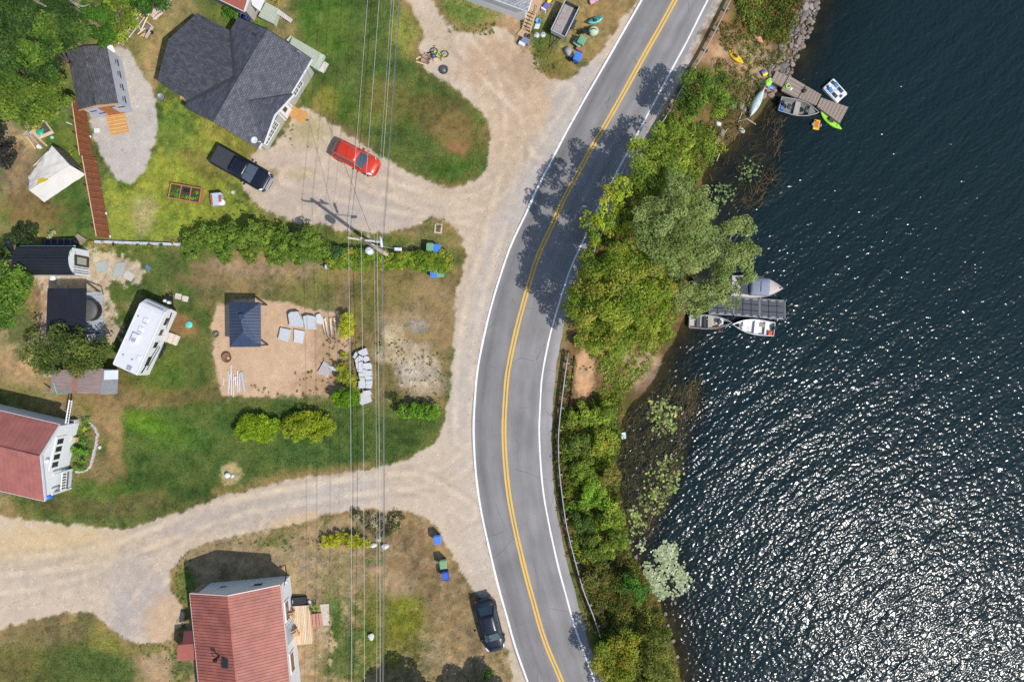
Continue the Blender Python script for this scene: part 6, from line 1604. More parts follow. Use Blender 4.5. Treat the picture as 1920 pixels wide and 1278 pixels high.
MB().tube([(-.4, .3, .46), (.75, -.25, .50)], .018, 5).lathe([(.0, .5), (.1, .51), (.0, .53)], .8, -.28, 8).build('paddle', mat('yellow_paddle', (.80, .46, .06), .5), b_)
MB().tube([(-1.9, -.3, .42), (-1.3, .42, .44)], .018, 5).build('oar', mat('yellow_oar', (.66, .36, .10), .5), b_); MB().lathe([(.2, .36), (.22, .44), (.0, .47)], .85, .05, 12).build('boat_seat', dgrey, b_)
b_ = open_boat('rowing_boat', 'white lined aluminium boat with red fuel tank beside the black dock', 1412.5, 612.5, 173.4, 4.0, 1.44, .56, alu, mat('white_boat_inside', (.66, .66, .64), .5, .06, 3), [(-1.35, .42, mat('white_bench', (.72, .72, .70), .5)), (-.35, .42, mat('white_bench', (.72, .72, .70), .5)), (.75, .42, mat('white_bench', (.72, .72, .70), .5))])
MB().box(-1.62, .42, .28, .38, .46, .24).build('fuel_tank', mat('red_plastic', (.62, .05, .02), .4), b_, bevel=.04); MB().box(-1.95, -.1, .2, .24, .28, .55).build('outboard_motor', black_p, b_, bevel=.04); MB().lathe([(.16, .2), (.18, .3), (.05, .34)], .95, .12, 10).build('bucket', white_w, b_); MB().tube([(.3, .3, .2), (.6, -.2, .22)], .03, 5).build('tiller', pale_w, b_); MB().box(-.85, -.25, .1, .5, .3, .2).build('life_jacket', mat('dull_khaki', (.30, .26, .18), .8), b_)
R = thing('runabout_boat', 'beige covered motor boat moored on the lake side of the black dock', 'boat', P(1419, 538, WL + .6), math.radians(-3)); R.location.z = WL
bei = mat('beige_boat_cover', (.47, .41, .37), .7, .08, 3); o_, rings = hull_shell(4.8, 2.05, .78, .92, 2.6, .12)
MB().loft(rings, closed=False, caps=False).add(rings[0], [(0, 1, 2, 3, 4, 5)]).build('hull', mat('white_gelcoat', (.66, .65, .63), .3), R)
top = [[(r[0][0], r[0][1], r[0][2]), (r[0][0], r[0][1] * .5, r[0][2] + .12), (r[0][0], 0, r[0][2] + .17), (r[0][0], -r[0][1] * .5, r[0][2] + .12), (r[0][0], -r[0][1], r[0][2])] for r in rings]
MB().loft(top, closed=False, caps=False).build('cover', bei, R); MB().tube([r[0] for r in rings], .035, 5).tube([r[5] for r in rings], .035, 5).build('rub_rail', mat('grey_rub_rail', (.30, .29, .29), .5), R)
MB().prism([(-1.5, -.72), (-.75, -.80), (-.75, .80), (-1.5, .72), (-1.62, .5), (-1.62, -.5)], .70, .83).build('cockpit_cover', mat('navy_canvas', (.035, .045, .065), .7), R, bevel=.05)
can = []
for i in range(9):
    f = i / 8; x = -.72 + 1.75 * f; can.append([(x, -.84, .78), (x, -.8, 1.0 + .10 * math.sin(math.pi * f)), (x, -.4, 1.15 + .12 * math.sin(math.pi * f)), (x, .4, 1.15 + .12 * math.sin(math.pi * f)), (x, .8, 1.0 + .10 * math.sin(math.pi * f)), (x, .84, .78)])
MB().loft(can).build('bimini_canvas', mat('slate_blue_canvas', (.20, .22, .29), .8, .12, 4, .01, 5), R); MB().tube([(.15, -.83, .9), (.15, -.4, 1.30), (.15, .4, 1.30), (.15, .83, .9)], .025, 5).build('canvas_bow', mat('navy_canvas', (.035, .045, .065)), R)
MB().box(2.12, 0, .86, .2, .12, .06).build('bow_cleat', black_p, R)

def kayak(name, label, px_, py_, z, ang, L, W, c, cat='kayak', seatc=None, tilt=0.0):
    root = thing(name, label, cat, P(px_, py_, z), math.radians(ang)); m_ = mat(name + '_plastic_%d' % int(px_), c, .35, .06, 2, spec=.6)
    n = 14; rings = []
    for i in range(n + 1):
        f = i / n; x = -L / 2 + L * f; b = max(.015, W / 2 * (1 - abs(2 * f - 1) ** 2.6)); lift = .10 * abs(2 * f - 1) ** 3
        rings.append([(x, -b, .16 + lift), (x, -b * .75, .04 + lift), (x, 0, lift), (x, b * .75, .04 + lift), (x, b, .16 + lift), (x, b * .7, .23 + lift), (x, 0, .26 + lift), (x, -b * .7, .23 + lift)])
    MB().loft(rings).build('hull', m_, root)
    dm = mat('kayak_dark', (.02, .02, .022), .6); k = W / .7; ell = [(L * .14 * math.cos(a) - .05, W * .30 * math.sin(a)) for a in np.linspace(0, 2 * math.pi, 14, endpoint=False)]
    MB().prism(ell, .255, .275).build('cockpit', dm, root)
    MB().tube([(x, y, .285) for x, y in ell] + [(ell[0][0], ell[0][1], .285)], .025, 5, caps=False).build('cockpit_rim', m_, root)
    MB().box(-L * .09, 0, .27, .06, W * .42, .22).build('seat_back', mat('kayak_seat', seatc or (.05, .05, .05), .7), root); MB().box(-.0, 0, .262, L * .12, W * .4, .04).build('seat', mat('kayak_seat', seatc or (.05, .05, .05), .7), root)
    for x in (-L * .3, L * .3): MB().lathe([(.09 * k, .25), (.10 * k, .275), (.0, .285)], x, 0, 10).build('hatch', m_, root)
    return root
kayak('kayak', 'lime green kayak moored at the tip of the wooden dock', 1555.5, 227.5, WL - .06, -39.7, 2.6, .72, (.30, .66, .035))
kayak('kayak', 'bright yellow child kayak lying on the shore path', 1378, 108, zat(*P(1378, 108, -.4).xy) + .02, -42.7, 1.9, .62, (.80, .52, .008))
kayak('kayak', 'faded orange and white kayak among the shore weeds', 1418.5, 70, zat(*P(1418, 70, -.5).xy) + .05, -52, 1.6, .55, (.72, .34, .20), seatc=(.62, .45, .36))
kayak('canoe_kayak', 'teal sit-on kayak stood in the roadside clutter at the top', 1116, 40, .25, 18, 1.5, .62, (.02, .30, .27), seatc=(.05, .5, .55))
R = thing('canoe', 'upturned white and teal canoe at the edge of the reeds', 'canoe', P(1418, 193, -.9), math.radians(-116.5)); n = 14; rings = []
for i in range(n + 1):
    f = i / n; x = -1.55 + 3.1 * f; b = max(.02, .42 * (1 - abs(2 * f - 1) ** 2.2)); rings.append([(x, -b, 0), (x, -b * .85, .2), (x, -b * .4, .33), (x, 0, .36), (x, b * .4, .33), (x, b * .85, .2), (x, b, 0)])
MB().loft(rings, closed=False, caps=False).build('hull', mat('pale_teal_hull', (.44, .51, .49), .5, .25, 3), R); MB().tube([r[0] for r in rings], .03, 5).tube([r[-1] for r in rings], .03, 5).build('gunwale', mat('dark_gunwale', (.05, .07, .07), .5), R); MB().tube([r[3] for r in rings], .02, 5).build('keel', white_w, R)
# pedal boat
R = thing('pedal_boat', 'white pedal boat with two blue seats floating off the wooden dock', 'boat', P(1567, 169.5, WL + .4), math.radians(-47.6)); R.location.z = WL
gel = mat('white_gelcoat', (.74, .75, .77), .3, .04, 2); dkb = mat('navy_recess', (.03, .05, .085), .5); bl2 = mat('blue_seat', (.04, .20, .42), .5)
for s in (-1, 1): MB().loft([[(x, s * .5 - w2, z0), (x, s * .5 - w2, .32), (x, s * .5 + w2, .32), (x, s * .5 + w2, z0)] for x, w2, z0 in ((-1.0, .16, 0), (-.85, .2, -.12), (.6, .2, -.12), (.85, .19, -.05), (1.02, .13, .15))], smooth=False).build('float', gel, R, bevel=.06)
MB().prism([(-.98, -.62), (.9, -.66), (1.0, -.45), (1.0, .45), (.9, .66), (-.98, .62)], .30, .37).build('deck', gel, R, bevel=.03)
for s in (-1, 1):
    MB().box(.25, s * .36, .365, .62, .34, .015).build('footwell', dkb, R); MB().box(-.30, s * .36, .37, .36, .34, .1).build('seat', bl2, R, bevel=.03); MB().box(-.50, s * .36, .38, .1, .36, .28).build('seat_back', bl2, R, bevel=.03)
    MB().tube([(.2, s * .36 - .14, .42), (.2, s * .36 + .14, .42)], .03, 5).build('pedal', black_p, R); MB().box(-.8, s * .30, .368, .22, .3, .012).build('storage_well', dkb, R)
MB().box(.72, 0, .368, .25, .3, .012).build('storage_well', dkb, R); MB().tube([(0, 0, .37), (.05, 0, .62)], .025, 6).build('steering_lever', black_p, R)
R = thing('toy_boat', 'orange and blue child paddle float beside the green kayak', 'water toy', P(1532, 233, WL + .3), math.radians(-100)); R.location.z = WL
orr = mat('orange_plastic', (.82, .36, .02), .4, .06, 3)
MB().box(0, 0, .02, .95, .62, .22).build('hull', orr, R, bevel=.07); MB().box(.02, 0, .235, .55, .36, .02).build('well', mat('dark_orange', (.45, .16, .01), .5), R); MB().box(-.28, 0, .24, .08, .4, .22).build('seat_back', orr, R, bevel=.03)
for s in (-1, 1): MB().lathe([(.12, s * .32), (.15, s * .36), (.15, s * .44), (.10, s * .47)], 0, .16, 12, axis='y').build('paddle_wheel', mat('sky_blue_plastic', (.09, .32, .60), .4), R)
# ================================================================ SMALLER THINGS
terra = mat('terracotta_wood', (.40, .17, .08), .7, .2, 4, stretch=(1, 6, 1)); rust = mat('rusty_steel', (.20, .085, .045), .8, .35, 5)
grn_bin = mat('green_bin_plastic', (.16, .33, .17), .5, .06, 3); blu_bin = mat('blue_bin_plastic', (.055, .19, .60), .5, .06, 3); slab_m = mat('pale_grey_stone_slab', (.50, .505, .515), .8, .12, 4, .01, 20)
green_m = mat('lime_plastic', (.36, .70, .06), .4); pink_m = mat('pink_foam', (.75, .20, .24), .6); yell_m = mat('yellow_plastic', (.80, .62, .03), .45); tealp = mat('turquoise_plastic', (.10, .50, .40), .5, .06)

# ---- utility pole, lamp, wires
base, top_ = P(730, 480), P(678, 447.5, 11.2)
R = thing('utility_pole', 'leaning wooden utility pole with transformer and street lamp beside the clipped hedge', 'utility pole', base)
d = top_ - base; pole_w = mat('pole_wood', (.40, .32, .25), .85, .25, 6, stretch=(3, 3, .4))
MB().tube([(0, 0, -.3), d * .5, d], [.19, .165, .135], 12).build('pole', pole_w, R)
lc = lambda v: Vector(v) - base
ca, cb = P(652.5, 446, 10.7), P(711, 453.5, 10.7)
MB().slab([lc(ca) + Vector((0, .06, 0)), lc(ca) - Vector((0, .06, 0)), lc(cb) - Vector((0, .06, 0)), lc(cb) + Vector((0, .06, 0))], .14).build('crossarm', mat('pale_grey_arm', (.52, .50, .47), .7, .1, 4), R)
for q in (P(653.5, 446, 10.7), P(677, 449, 10.75), P(707, 453, 10.7)):
    v = lc(q); MB().lathe([(.05, v.z), (.07, v.z + .05), (.04, v.z + .1), (.07, v.z + .15), (.03, v.z + .22)], v.x, v.y, 8).build('insulator', mat('glaze_grey', (.55, .56, .58), .2), R)
v = lc(P(691, 469.5, 9.0)); MB().lathe([(.25, v.z - .85), (.29, v.z - .8), (.29, v.z - .05), (.26, v.z), (.0, v.z + .03)], v.x, v.y, 18).build('transformer', mat('transformer_grey', (.62, .64, .66), .4, .05), R)
mb = MB(); b_ = lc(P(706, 461, 8.6)); mb.tube([d * .78, b_, lc(P(738, 465.5, 8.8))], .04, 6); mb.build('lamp_arm', steel, R); v = lc(P(746, 467, 8.75)); MB().box(v.x, v.y, v.z - .04, .62, .26, .13, -.05, 0, .8).build('lamp_head', mat('lamp_grey', (.60, .61, .62), .4), R)
v = lc(P(714, 452, 9.6)); MB().tube([v - Vector((0, .4, .4)), v + Vector((0, .3, .1))], .11, 8).build('cutout_fuse', mat('glaze_grey', (.55, .56, .58), .2), R); v = lc(P(692.5, 444.5, 10)); MB().box(v.x, v.y, v.z, .16, .16, .4).build('arrester', steel, R)
MB().tube([d * .86, d * .80 + Vector((.5, -.3, 0)), lc(P(691, 469.5, 9.05))], .02, 4).build('jumper_wire', black_p, R)
wire_m = mat('bare_aluminium_wire', (.44, .44, .43), .5, .05, 2); wire_d = mat('dark_cable', (.10, .10, .10), .6); wire_g = mat('grey_cable', (.17, .17, .175), .6)
def wire(label, pn, pp, ps, z, r, m, sag=.5, zn=None, zs=None):
    a = P(pn, 0, z); c = P(*pp, z); s = P(ps, 1278, z); n_ = c + (a - c) * 2.2; s_ = c + (s - c) * 1.35
    mb = MB(); pts = []
    for p, q, k in ((n_, c, 1), (c, s_, 1)):
        for i in range(13 if p is n_ else 12):
            f = (i if p is n_ else i + 1) / 12; pts.append(p.lerp(q, f) - Vector((0, 0, sag * 4 * f * (1 - f))))
    mb.tube(pts, r, 5); o = mb.build('power_line', m); tag(o, label, 'wire', 'overhead wires along the utility pole')
wire('westernmost bare overhead wire on the end of the crossarm', 686, (653.5, 446), 657, 10.92, .015, wire_m)
wire('bare overhead wire above the pole between two others', 708, (677, 449), 681, 10.97, .015, wire_m)
wire('bare overhead wire on the east end of the crossarm', 736, (707, 453), 711, 10.92, .015, wire_m)
wire('thin pale wire just west of the dark cable bundle', 730, (701, 457), 703.5, 8.8, .010, wire_m, .8)
wire('thick grey cable hung lowest on the pole', 744, (716, 462), 714.5, 7.2, .022, wire_g, .9)
wire('thin dark cable beside the grey cable', 745.5, (718, 464), 716, 6.6, .022, wire_d, 1.0)
a, b = P(703, 457, 9.2), P(563, 101, 3.7); mb = MB(); mb.tube([a.lerp(b, i / 10) - Vector((0, 0, 1.6 * (i / 10) * (1 - i / 10))) for i in range(11)], .016, 4); o = mb.build('service_wire', wire_d); tag(o, 'thin dark service wire from the pole to the grey house', 'wire')

# ---- guardrails
def guardrail(label, pts):
    g = gline(pts, 6, .6); n = max(6, int(np.sum(np.linalg.norm(np.diff(g, axis=0), axis=1)) / 1.0)); g = resample(g, n); nn = normals2(g)
    root = thing('guardrail', label, 'guardrail', (g[n // 2][0], g[n // 2][1], -.1)); o_ = root.location
    prof = [(-.02, .42), (.05, .48), (.05, .54), (-.03, .60), (.05, .66), (.05, .72), (-.02, .78), (-.05, .78), (-.05, .42)]
    rings = [[(p[0] + k[0] * u - o_.x, p[1] + k[1] * u - o_.y, z - o_.z - .02) for u, z in prof] for p, k in zip(g, nn)]
    MB().loft(rings).build('rail', mat('guardrail_zinc', (.30, .32, .34), .4, .1, 3, metal=.3), root)
    pm = MB().box(0, 0, -.3, .16, .2, 1.02).mesh('post', mat('post_wood', (.22, .20, .17), .85, .2, 5))
    for i in range(1, n - 1, 2):
        t = g[i + 1] - g[i - 1]; s_ = -1 if nn[i] @ (np.array([30, 0]) - g[i]) > 0 else 1
        q = g[i] - nn[i] * .15 * s_; inst('post', pm, root, (q[0] - o_.x, q[1] - o_.y, -o_.z - .05), math.atan2(t[1], t[0]))
guardrail('galvanised guardrail along the upper road above the dock', RAIL1)
guardrail('galvanised guardrail along the lower road bend above the reeds', RAIL2)
R = thing('retaining_wall', 'dark wooden retaining wall holding the dry sand patch beside the lower guardrail', 'wall', P(1074, 715, -.2)); p, q = P(1078.5, 668, .1), P(1069, 766, .1); o_ = R.location
for i in range(3): MB().tube([p - o_ + Vector((0, 0, .02 - i * .2)), q - o_ + Vector((0, 0, .02 - i * .2))], .1, 4).build('plank', mat('dark_brown_plank', (.15, .09, .06), .8, .25, 4), R)

# ---- docks
def dock(name, label, cat, pieces, z, m, root_at):
    root = thing(name, label, cat, P(*root_at, z)); o_ = root.location
    for quad, n, kind in pieces:
        q = [P(a, b, z) for a, b in quad]
        if kind == 'x': q = [q[0], q[3], q[2], q[1]]
        e = .10
        plank_deck(root, q, z, n, m, th=.05, jit=.006)
        c = sum(q, Vector((0, 0, 0))) / 4; f = [p.lerp(c, .05) for p in q]; mb = MB()
        for i in range(4): mb.tube([f[i] - Vector((0, 0, .14)), f[(i + 1) % 4] - Vector((0, 0, .14))], .08, 4)
        wb(mb, 'frame', mat('dark_dock_beam', (.12, .09, .07), .9), root)
        for i in (1, 2): wb(MB().tube([f[i] - Vector((0, 0, 2)), f[i] - Vector((0, 0, .1))], .07, 6), 'pile', mat('dark_dock_beam', (.12, .09, .07), .9), root)
    return root
gw = [mat('weathered_plank', (.30, .235, .185), .85, .22, 4, stretch=(3, 3, 1)), mat('weathered_plank_pale', (.36, .295, .24), .85, .2, 4, stretch=(3, 3, 1)), mat('weathered_plank_dark', (.26, .20, .155), .85, .22, 4)]
dock('wooden_dock', 'weathered brown plank dock with pedal boat and kayak', 'dock', [
    ([(1455, 133), (1477.5, 143.5), (1467, 162.5), (1446, 152)], 9, 'x'),
    ([(1480, 142), (1510, 159.5), (1495, 184), (1465, 169.5)], 13, 'y'),
    ([(1511, 160.5), (1540, 177.5), (1530.5, 197.5), (1496.5, 184)], 17, 'x'),
    ([(1539.5, 183), (1591, 201), (1575, 231.5), (1532, 199.5)], 24, 'x')], WL + .42, gw, (1520, 180))
R = thing('plastic_dock', 'black modular plastic dock between the covered boat and the rowing boats', 'dock', P(1420, 577, WL + .4)); o_ = R.location
pm_ = mat('blue_black_dock_panel', (.050, .056, .070), .35, .15, 3, spec=.6)
for (xa, xb, ya0, ya1, yb0, yb1) in ((1330, 1375, 553, 588, 555.5, 590), (1377.5, 1423.5, 556.5, 590.5, 560, 594.5), (1426, 1472, 560.2, 594.7, 563.2, 598.2)):
    A_, B_, C_, D_ = [P(*q, WL + .4) for q in ((xa, ya0), (xb, yb0), (xb, yb1), (xa, ya1))]
    for i in range(3):
        for j in range(3):
            u0, u1, v0, v1 = i / 3 + .012, (i + 1) / 3 - .012, j / 3 + .015, (j + 1) / 3 - .015
            q = [A_.lerp(B_, u0).lerp(D_.lerp(C_, u0), v0), A_.lerp(B_, u1).lerp(D_.lerp(C_, u1), v0), A_.lerp(B_, u1).lerp(D_.lerp(C_, u1), v1), A_.lerp(B_, u0).lerp(D_.lerp(C_, u0), v1)]
            pn = wb(MB().slab(q, .07), 'panel', pm_, R)
            if j != 1:
                c = sum(q, Vector((0, 0, 0))) / 4; s_ = -1 if j == 0 else 1
                wb(MB().box(c.x, c.y - s_ * -.0 + (.2 if j == 0 else -.2), c.z + .004, .42, .14, .02), 'hand_slot', mat('pale_slot', (.20, .22, .25), .4), R, pn)
    mb = MB(); q = [A_, B_, C_, D_]
    for i in range(4): mb.tube([q[i] - Vector((0, 0, .05)), q[(i + 1) % 4] - Vector((0, 0, .05))], .05, 4)
    wb(mb, 'frame', mat('dock_alu_frame', (.36, .34, .33), .5, .1, 4), R)
    wb(MB().tube([C_ - Vector((0, 0, 2.5)), C_ + Vector((0, 0, .35))], .05, 6), 'pile', steel, R); wb(MB().tube([B_ - Vector((0, 0, 2.5)), B_ + Vector((0, 0, .35))], .05, 6), 'pile', steel, R)
zd = WL + .43
R = thing('dock_ring', 'lime green ring lying on the wooden dock', 'float', P(1477, 162, zd)); MB().tube([(.2 * math.cos(a), .2 * math.sin(a), .06) for a in np.linspace(0, 6.283, 15)], .055, 6, caps=False).build('ring', green_m, R)
R = thing('sun_hat', 'white hat beside the lime ring on the wooden dock', 'hat', P(1482.5, 166.5, zd)); MB().lathe([(.17, .0), (.17, .02), (.09, .03), (.08, .1), (.0, .12)], 0, 0, 12).build('brim', white_w, R)
R = thing('dock_bag', 'black bag with straps left on the wooden dock', 'bag', P(1507.5, 171, zd)); MB().box(0, 0, 0, .45, .3, .2, .4, 0, .8).build('bag_body', black_p, R, bevel=.05); MB().tube([(-.15, .1, .2), (0, .25, .3), (.2, .15, .2)], .02, 4).build('strap', black_p, R)
# shore clutter
zz = lambda a, b: zat(*P(a, b, -.8).xy) + .03
def toy(name, label, cat, a, b, builder, rz=0.0, z=None, group=None):
    R = thing(name, label, cat, P(a, b, z if z is not None else -.8), rz, group); R.location.z = z if z is not None else zz(a, b); builder(R); return R
toy('paddle_board', 'blue paddle board on the rocks at the foot of the dock', 'paddle board', 1438.5, 157.5, lambda R: MB().loft([[(x, -w_, .05), (x, w_, .05), (x, w_ * .9, .14), (x, -w_ * .9, .14)] for x, w_ in ((-1, .04), (-.8, .2), (0, .27), (.7, .2), (1, .04))]).build('board', mat('bright_blue_board', (.03, .22, .55), .4), R) and None, -.45)
toy('swim_float', 'lime green float on the blue paddle board', 'float', 1442.5, 153, lambda R: (MB().loft([[(x, -w_, .16), (x, w_, .16), (x, w_, .3), (x, -w_, .3)] for x, w_ in ((-.42, .12), (-.2, .3), (.2, .26), (.4, .14))]).build('float_body', green_m, R, bevel=.03), MB().box(.1, 0, .3, .25, .2, .06).build('headrest', green_m, R)), .9)
toy('foam_noodle', 'pink foam noodle south of the blue paddle board', 'pool noodle', 1438, 165, lambda R: MB().tube([(-.6, .1, .1), (0, 0, .16), (.7, -.25, .1)], .07, 8).build('noodle', pink_m, R), -.1)
toy('foam_noodle', 'orange foam noodle north of the blue paddle board', 'pool noodle', 1422, 146, lambda R: MB().tube([(-.5, .1, .1), (0, 0, .14), (.5, -.3, .1)], .05, 8).build('noodle', orr, R), -.2)
toy('water_slide_toy', 'blue and yellow water toy on the rocks above the dock', 'water toy', 1433, 136.5, lambda R: (MB().box(0, .13, .05, .5, .26, .2).build('blue_half', mat('royal_blue', (.05, .10, .42), .4), R, bevel=.05), MB().box(.04, -.15, .05, .5, .26, .17).build('yellow_half', yell_m, R, bevel=.05)), .5)
for lb, q in (('long bare white pole beside the upturned canoe', [(1406, 178), (1388, 222)]), ('bare white pole lying above the beach boulders', [(1372, 233), (1347, 262)]), ('grey driftwood stick at the canoe bow', [(1386, 226), (1402, 220), (1420, 231)]), ('pale stick leaning over the bank near the willow', [(1352, 285), (1346, 300)]), ('weathered plank beached beside the canoe', [(1400, 141), (1424, 150)])):
    pts = [P(a, b, -.7) for a, b in q]; pts = [Vector((p.x, p.y, max(zat(p.x, p.y), WL) + .12)) for p in pts]
    wd_ = 'plank' in lb
    o = (MB().tube(pts, .1 if wd_ else .045, 5)).build('plank' if wd_ else 'driftwood_pole', mat('driftwood', (.50, .43, .36), .8, .2, 4)); tag(o, lb, 'plank' if wd_ else 'driftwood')
toy('plastic_sheet', 'pale cyan sheet caught in the reeds', 'sheet', 1169.5, 816.5, lambda R: MB().add([(-.2, -.32, .02), (.2, -.28, .06), (.22, .05, .04), (.18, .33, .03), (-.18, .3, .08), (-.24, .02, .05)], [(0, 1, 2, 5), (5, 2, 3, 4)]).build('sheet', mat('pale_cyan', (.50, .66, .64), .5), R), .05, WL + .03)

# ---- wheelie bins
def bin_(label, a, b, rz, m, lid=True, group='wheelie bins by the road', cat='wheelie bin'):
    R = thing('wheelie_bin', label, cat, P(a, b, 1.0) - Vector((0, 0, 1.0)), rz, group)
    MB().prism([(-.24, -.28), (.24, -.28), (.24, .26), (-.24, .26)], .08, .98, 0, [(-.30, -.36), (.30, -.36), (.30, .33), (-.30, .33)]).build('bin_body', m, R)
    if lid:
        MB().slab([(-.33, -.40, 1.02), (.33, -.40, 1.02), (.33, .37, 1.07), (-.33, .37, 1.07)], .05).build('lid', m, R, bevel=.02); MB().box(0, 0, 1.05, .4, .5, .025).build('lid_ridge', m, R)
    else:
        MB().prism([(-.27, -.32), (.27, -.32), (.27, .3), (-.27, .3)], .55, .75).build('rubbish', mat('dark_rubbish', (.05, .05, .06), .8, .5, 12), R); MB().box(.05, .08, .75, .22, .14, .12, .6).build('white_carton', white_w, R)
        MB().tube([(-.3, -.36, 1.0), (.3, -.36, 1.0), (.3, .33, 1.0), (-.3, .33, 1.0), (-.3, -.36, 1.0)], .035, 4).build('rim', m, R)
    for s in (-1, 1): MB().lathe([(.1, s * .26), (.1, s * .31)], .2 * 0 + .0, .1, 12, axis='y').build('wheel', black_p, R)
    MB().tube([(-.22, .36, .95), (-.22, .42, 1.0), (.22, .42, 1.0), (.22, .36, .95)], .025, 5).build('handle', m, R)
bin_('green wheelie bin north of the end of the clipped hedge', 806, 464, -.08, grn_bin); bin_('blue wheelie bin north of the end of the clipped hedge', 819, 466, -.1, blu_bin)
bin_('blue wheelie bin south of the end of the clipped hedge', 813, 512, 0, blu_bin); bin_('green wheelie bin south of the end of the clipped hedge', 826, 511.5, .02, grn_bin)
bin_('blue lidded wheelie bin alone on the lower verge', 820, 1012, .05, blu_bin); bin_('green wheelie bin on the lower verge', 831, 1058, .1, grn_bin); bin_('open blue bin full of rubbish on the lower verge', 835, 1080, .12, mat('navy_bin', (.035, .10, .42), .5), False)
bin_('blue wheelie bin at the road edge by the top clutter', 1083.5, 106, -.45, blu_bin); bin_('green wheelie bin in the top roadside clutter', 1091.5, 75, -.5, grn_bin)

# ---- top yard clutter
toy('tub', 'small blue tub with lime rim between the top bins', 'tub', 1082.5, 84, lambda R: (MB().prism([(-.2, -.26), (.2, -.26), (.2, .26), (-.2, .26)], 0, .5, 0, [(-.26, -.32), (.26, -.32), (.26, .32), (-.26, .32)]).build('tub_body', blu_bin, R), MB().tube([(-.27, -.33, .5), (.27, -.33, .5), (.27, .33, .5), (-.27, .33, .5), (-.27, -.33, .5)], .05, 4).build('rim', green_m, R)), .9, 0)
toy('tarp_bundle', 'pale grey tarp bundle beside the topmost blue bin', 'tarp', 1067, 100, lambda R: (MB().loft([[(x, -w_, 0), (x, -w_ * .7, h_), (x, w_ * .7, h_ * .9), (x, w_, 0)] for x, w_, h_ in ((-.6, .2, .2), (-.3, .36, .5), (.2, .38, .55), (.55, .25, .35))], smooth=True).build('tarp', mat('grey_tarp', (.38, .36, .34), .7, .15, 4, .02, 6), R), MB().box(.5, -.2, 0, .4, .5, .3, .3).build('dark_box', black_p, R)), -1.0, 0)
toy('cardboard_box', 'brown cardboard box behind the topmost blue bin', 'box', 1087, 93.5, lambda R: (MB().box(0, 0, 0, .65, .5, .4).build('carton', mat('brown_card', (.30, .15, .09), .8, .12, 4), R), MB().slab([(-.32, .26, .4), (.32, .26, .4), (.32, .46, .34), (-.32, .46, .34)], .015).build('flap', mat('brown_card', (.30, .15, .09), .8), R)), -.5, 0)
toy('cloth_bag', 'white patterned round bag beside the teal kayak', 'bag', 1112, 60.5, lambda R: (MB().lathe([(.1, 0), (.45, .1), (.5, .3), (.3, .5), (.0, .55)], 0, 0, 14).build('bag_body', mat('white_green_cloth', (.68, .72, .62), .8, .25, 3, col2=(.30, .44, .22)), R), MB().tube([(-.3, 0, .5), (0, 0, .75), (.3, 0, .5)], .03, 5).build('strap', black_p, R)), 0, 0)
toy('black_stroller', 'black folded stroller beside the green bin in the top clutter', 'stroller', 1097, 64, lambda R: ([MB().lathe([(.06, y), (.22, y), (.22, y + .05), (.06, y + .05)], x, .22, 14, axis='y').build('wheel', tyre_m, R) for x, y in ((.4, -.3), (.4, .25), (-.4, -.25), (-.4, .2))], MB().tube([(.4, -.25, .25), (-.2, -.2, .8), (-.5, -.2, .9), (-.5, .2, .9), (-.2, .2, .8), (.4, .25, .25)], .03, 5).build('frame', black_p, R), MB().slab([(.2, -.2, .45), (.2, .2, .45), (-.3, .2, .75), (-.3, -.2, .75)], .05).build('seat', black_p, R)), .5, 0)
toy('storage_crate', 'slate blue crate at the foot of the tan stairs', 'crate', 985.5, 80.5, lambda R: (MB().box(0, 0, 0, .72, .42, .5).build('crate_body', mat('slate_blue_plastic', (.17, .20, .30), .5), R, bevel=.03), MB().box(0, 0, .5, .76, .46, .04).build('lid', mat('slate_blue_plastic', (.17, .20, .30), .5), R)), -.48, 0)
toy('cool_box', 'white cool box beside the slate blue crate', 'cool box', 978.5, 84.5, lambda R: (MB().box(0, 0, 0, .56, .34, .34).build('box_body', white_w, R, bevel=.03), MB().box(0, 0, .34, .58, .36, .05).build('lid', white_w, R)), -.48, 0)
toy('flower_pot', 'brown pot on the landing of the tan stairs', 'pot', 991, 70, lambda R: (MB().lathe([(.16, 0), (.22, .32), (.24, .34), (.2, .34), (.18, .25), (0, .25)], 0, 0, 14).build('pot_body', mat('brown_pot', (.26, .17, .11), .7), R), MB().lathe([(.18, .26), (.0, .29)], 0, 0, 10).build('soil', mat('dark_soil', (.05, .035, .025), .9), R)), 0, .12)
toy('toy_scooter', 'yellow plastic ride-on toy by the tan deck at the top edge', 'toy', 1030, 4, lambda R: (MB().box(0, 0, .12, .6, .3, .2, 0, 0, .8).build('toy_body', yell_m, R, bevel=.05), [MB().lathe([(.1, y), (.1, y + .06)], x, .1, 10, axis='y').build('wheel', black_p, R) for x, y in ((.2, -.2), (.2, .14), (-.2, -.2), (-.2, .14))], MB().tube([(.2, 0, .3), (.28, 0, .55)], .03, 5).build('handlebar', black_p, R)), .8, 0)
toy('toy_slide', 'blue and white plastic slide beside the tan deck', 'toy', 1025, 13, lambda R: (MB().slab([(-.5, -.2, .6), (-.5, .2, .6), (.6, .2, .08), (.6, -.2, .08)], .05).build('chute', mat('violet_blue', (.14, .13, .50), .5), R), MB().box(-.6, 0, 0, .15, .5, .65).build('ladder', white_w, R)), 1.0, 0)
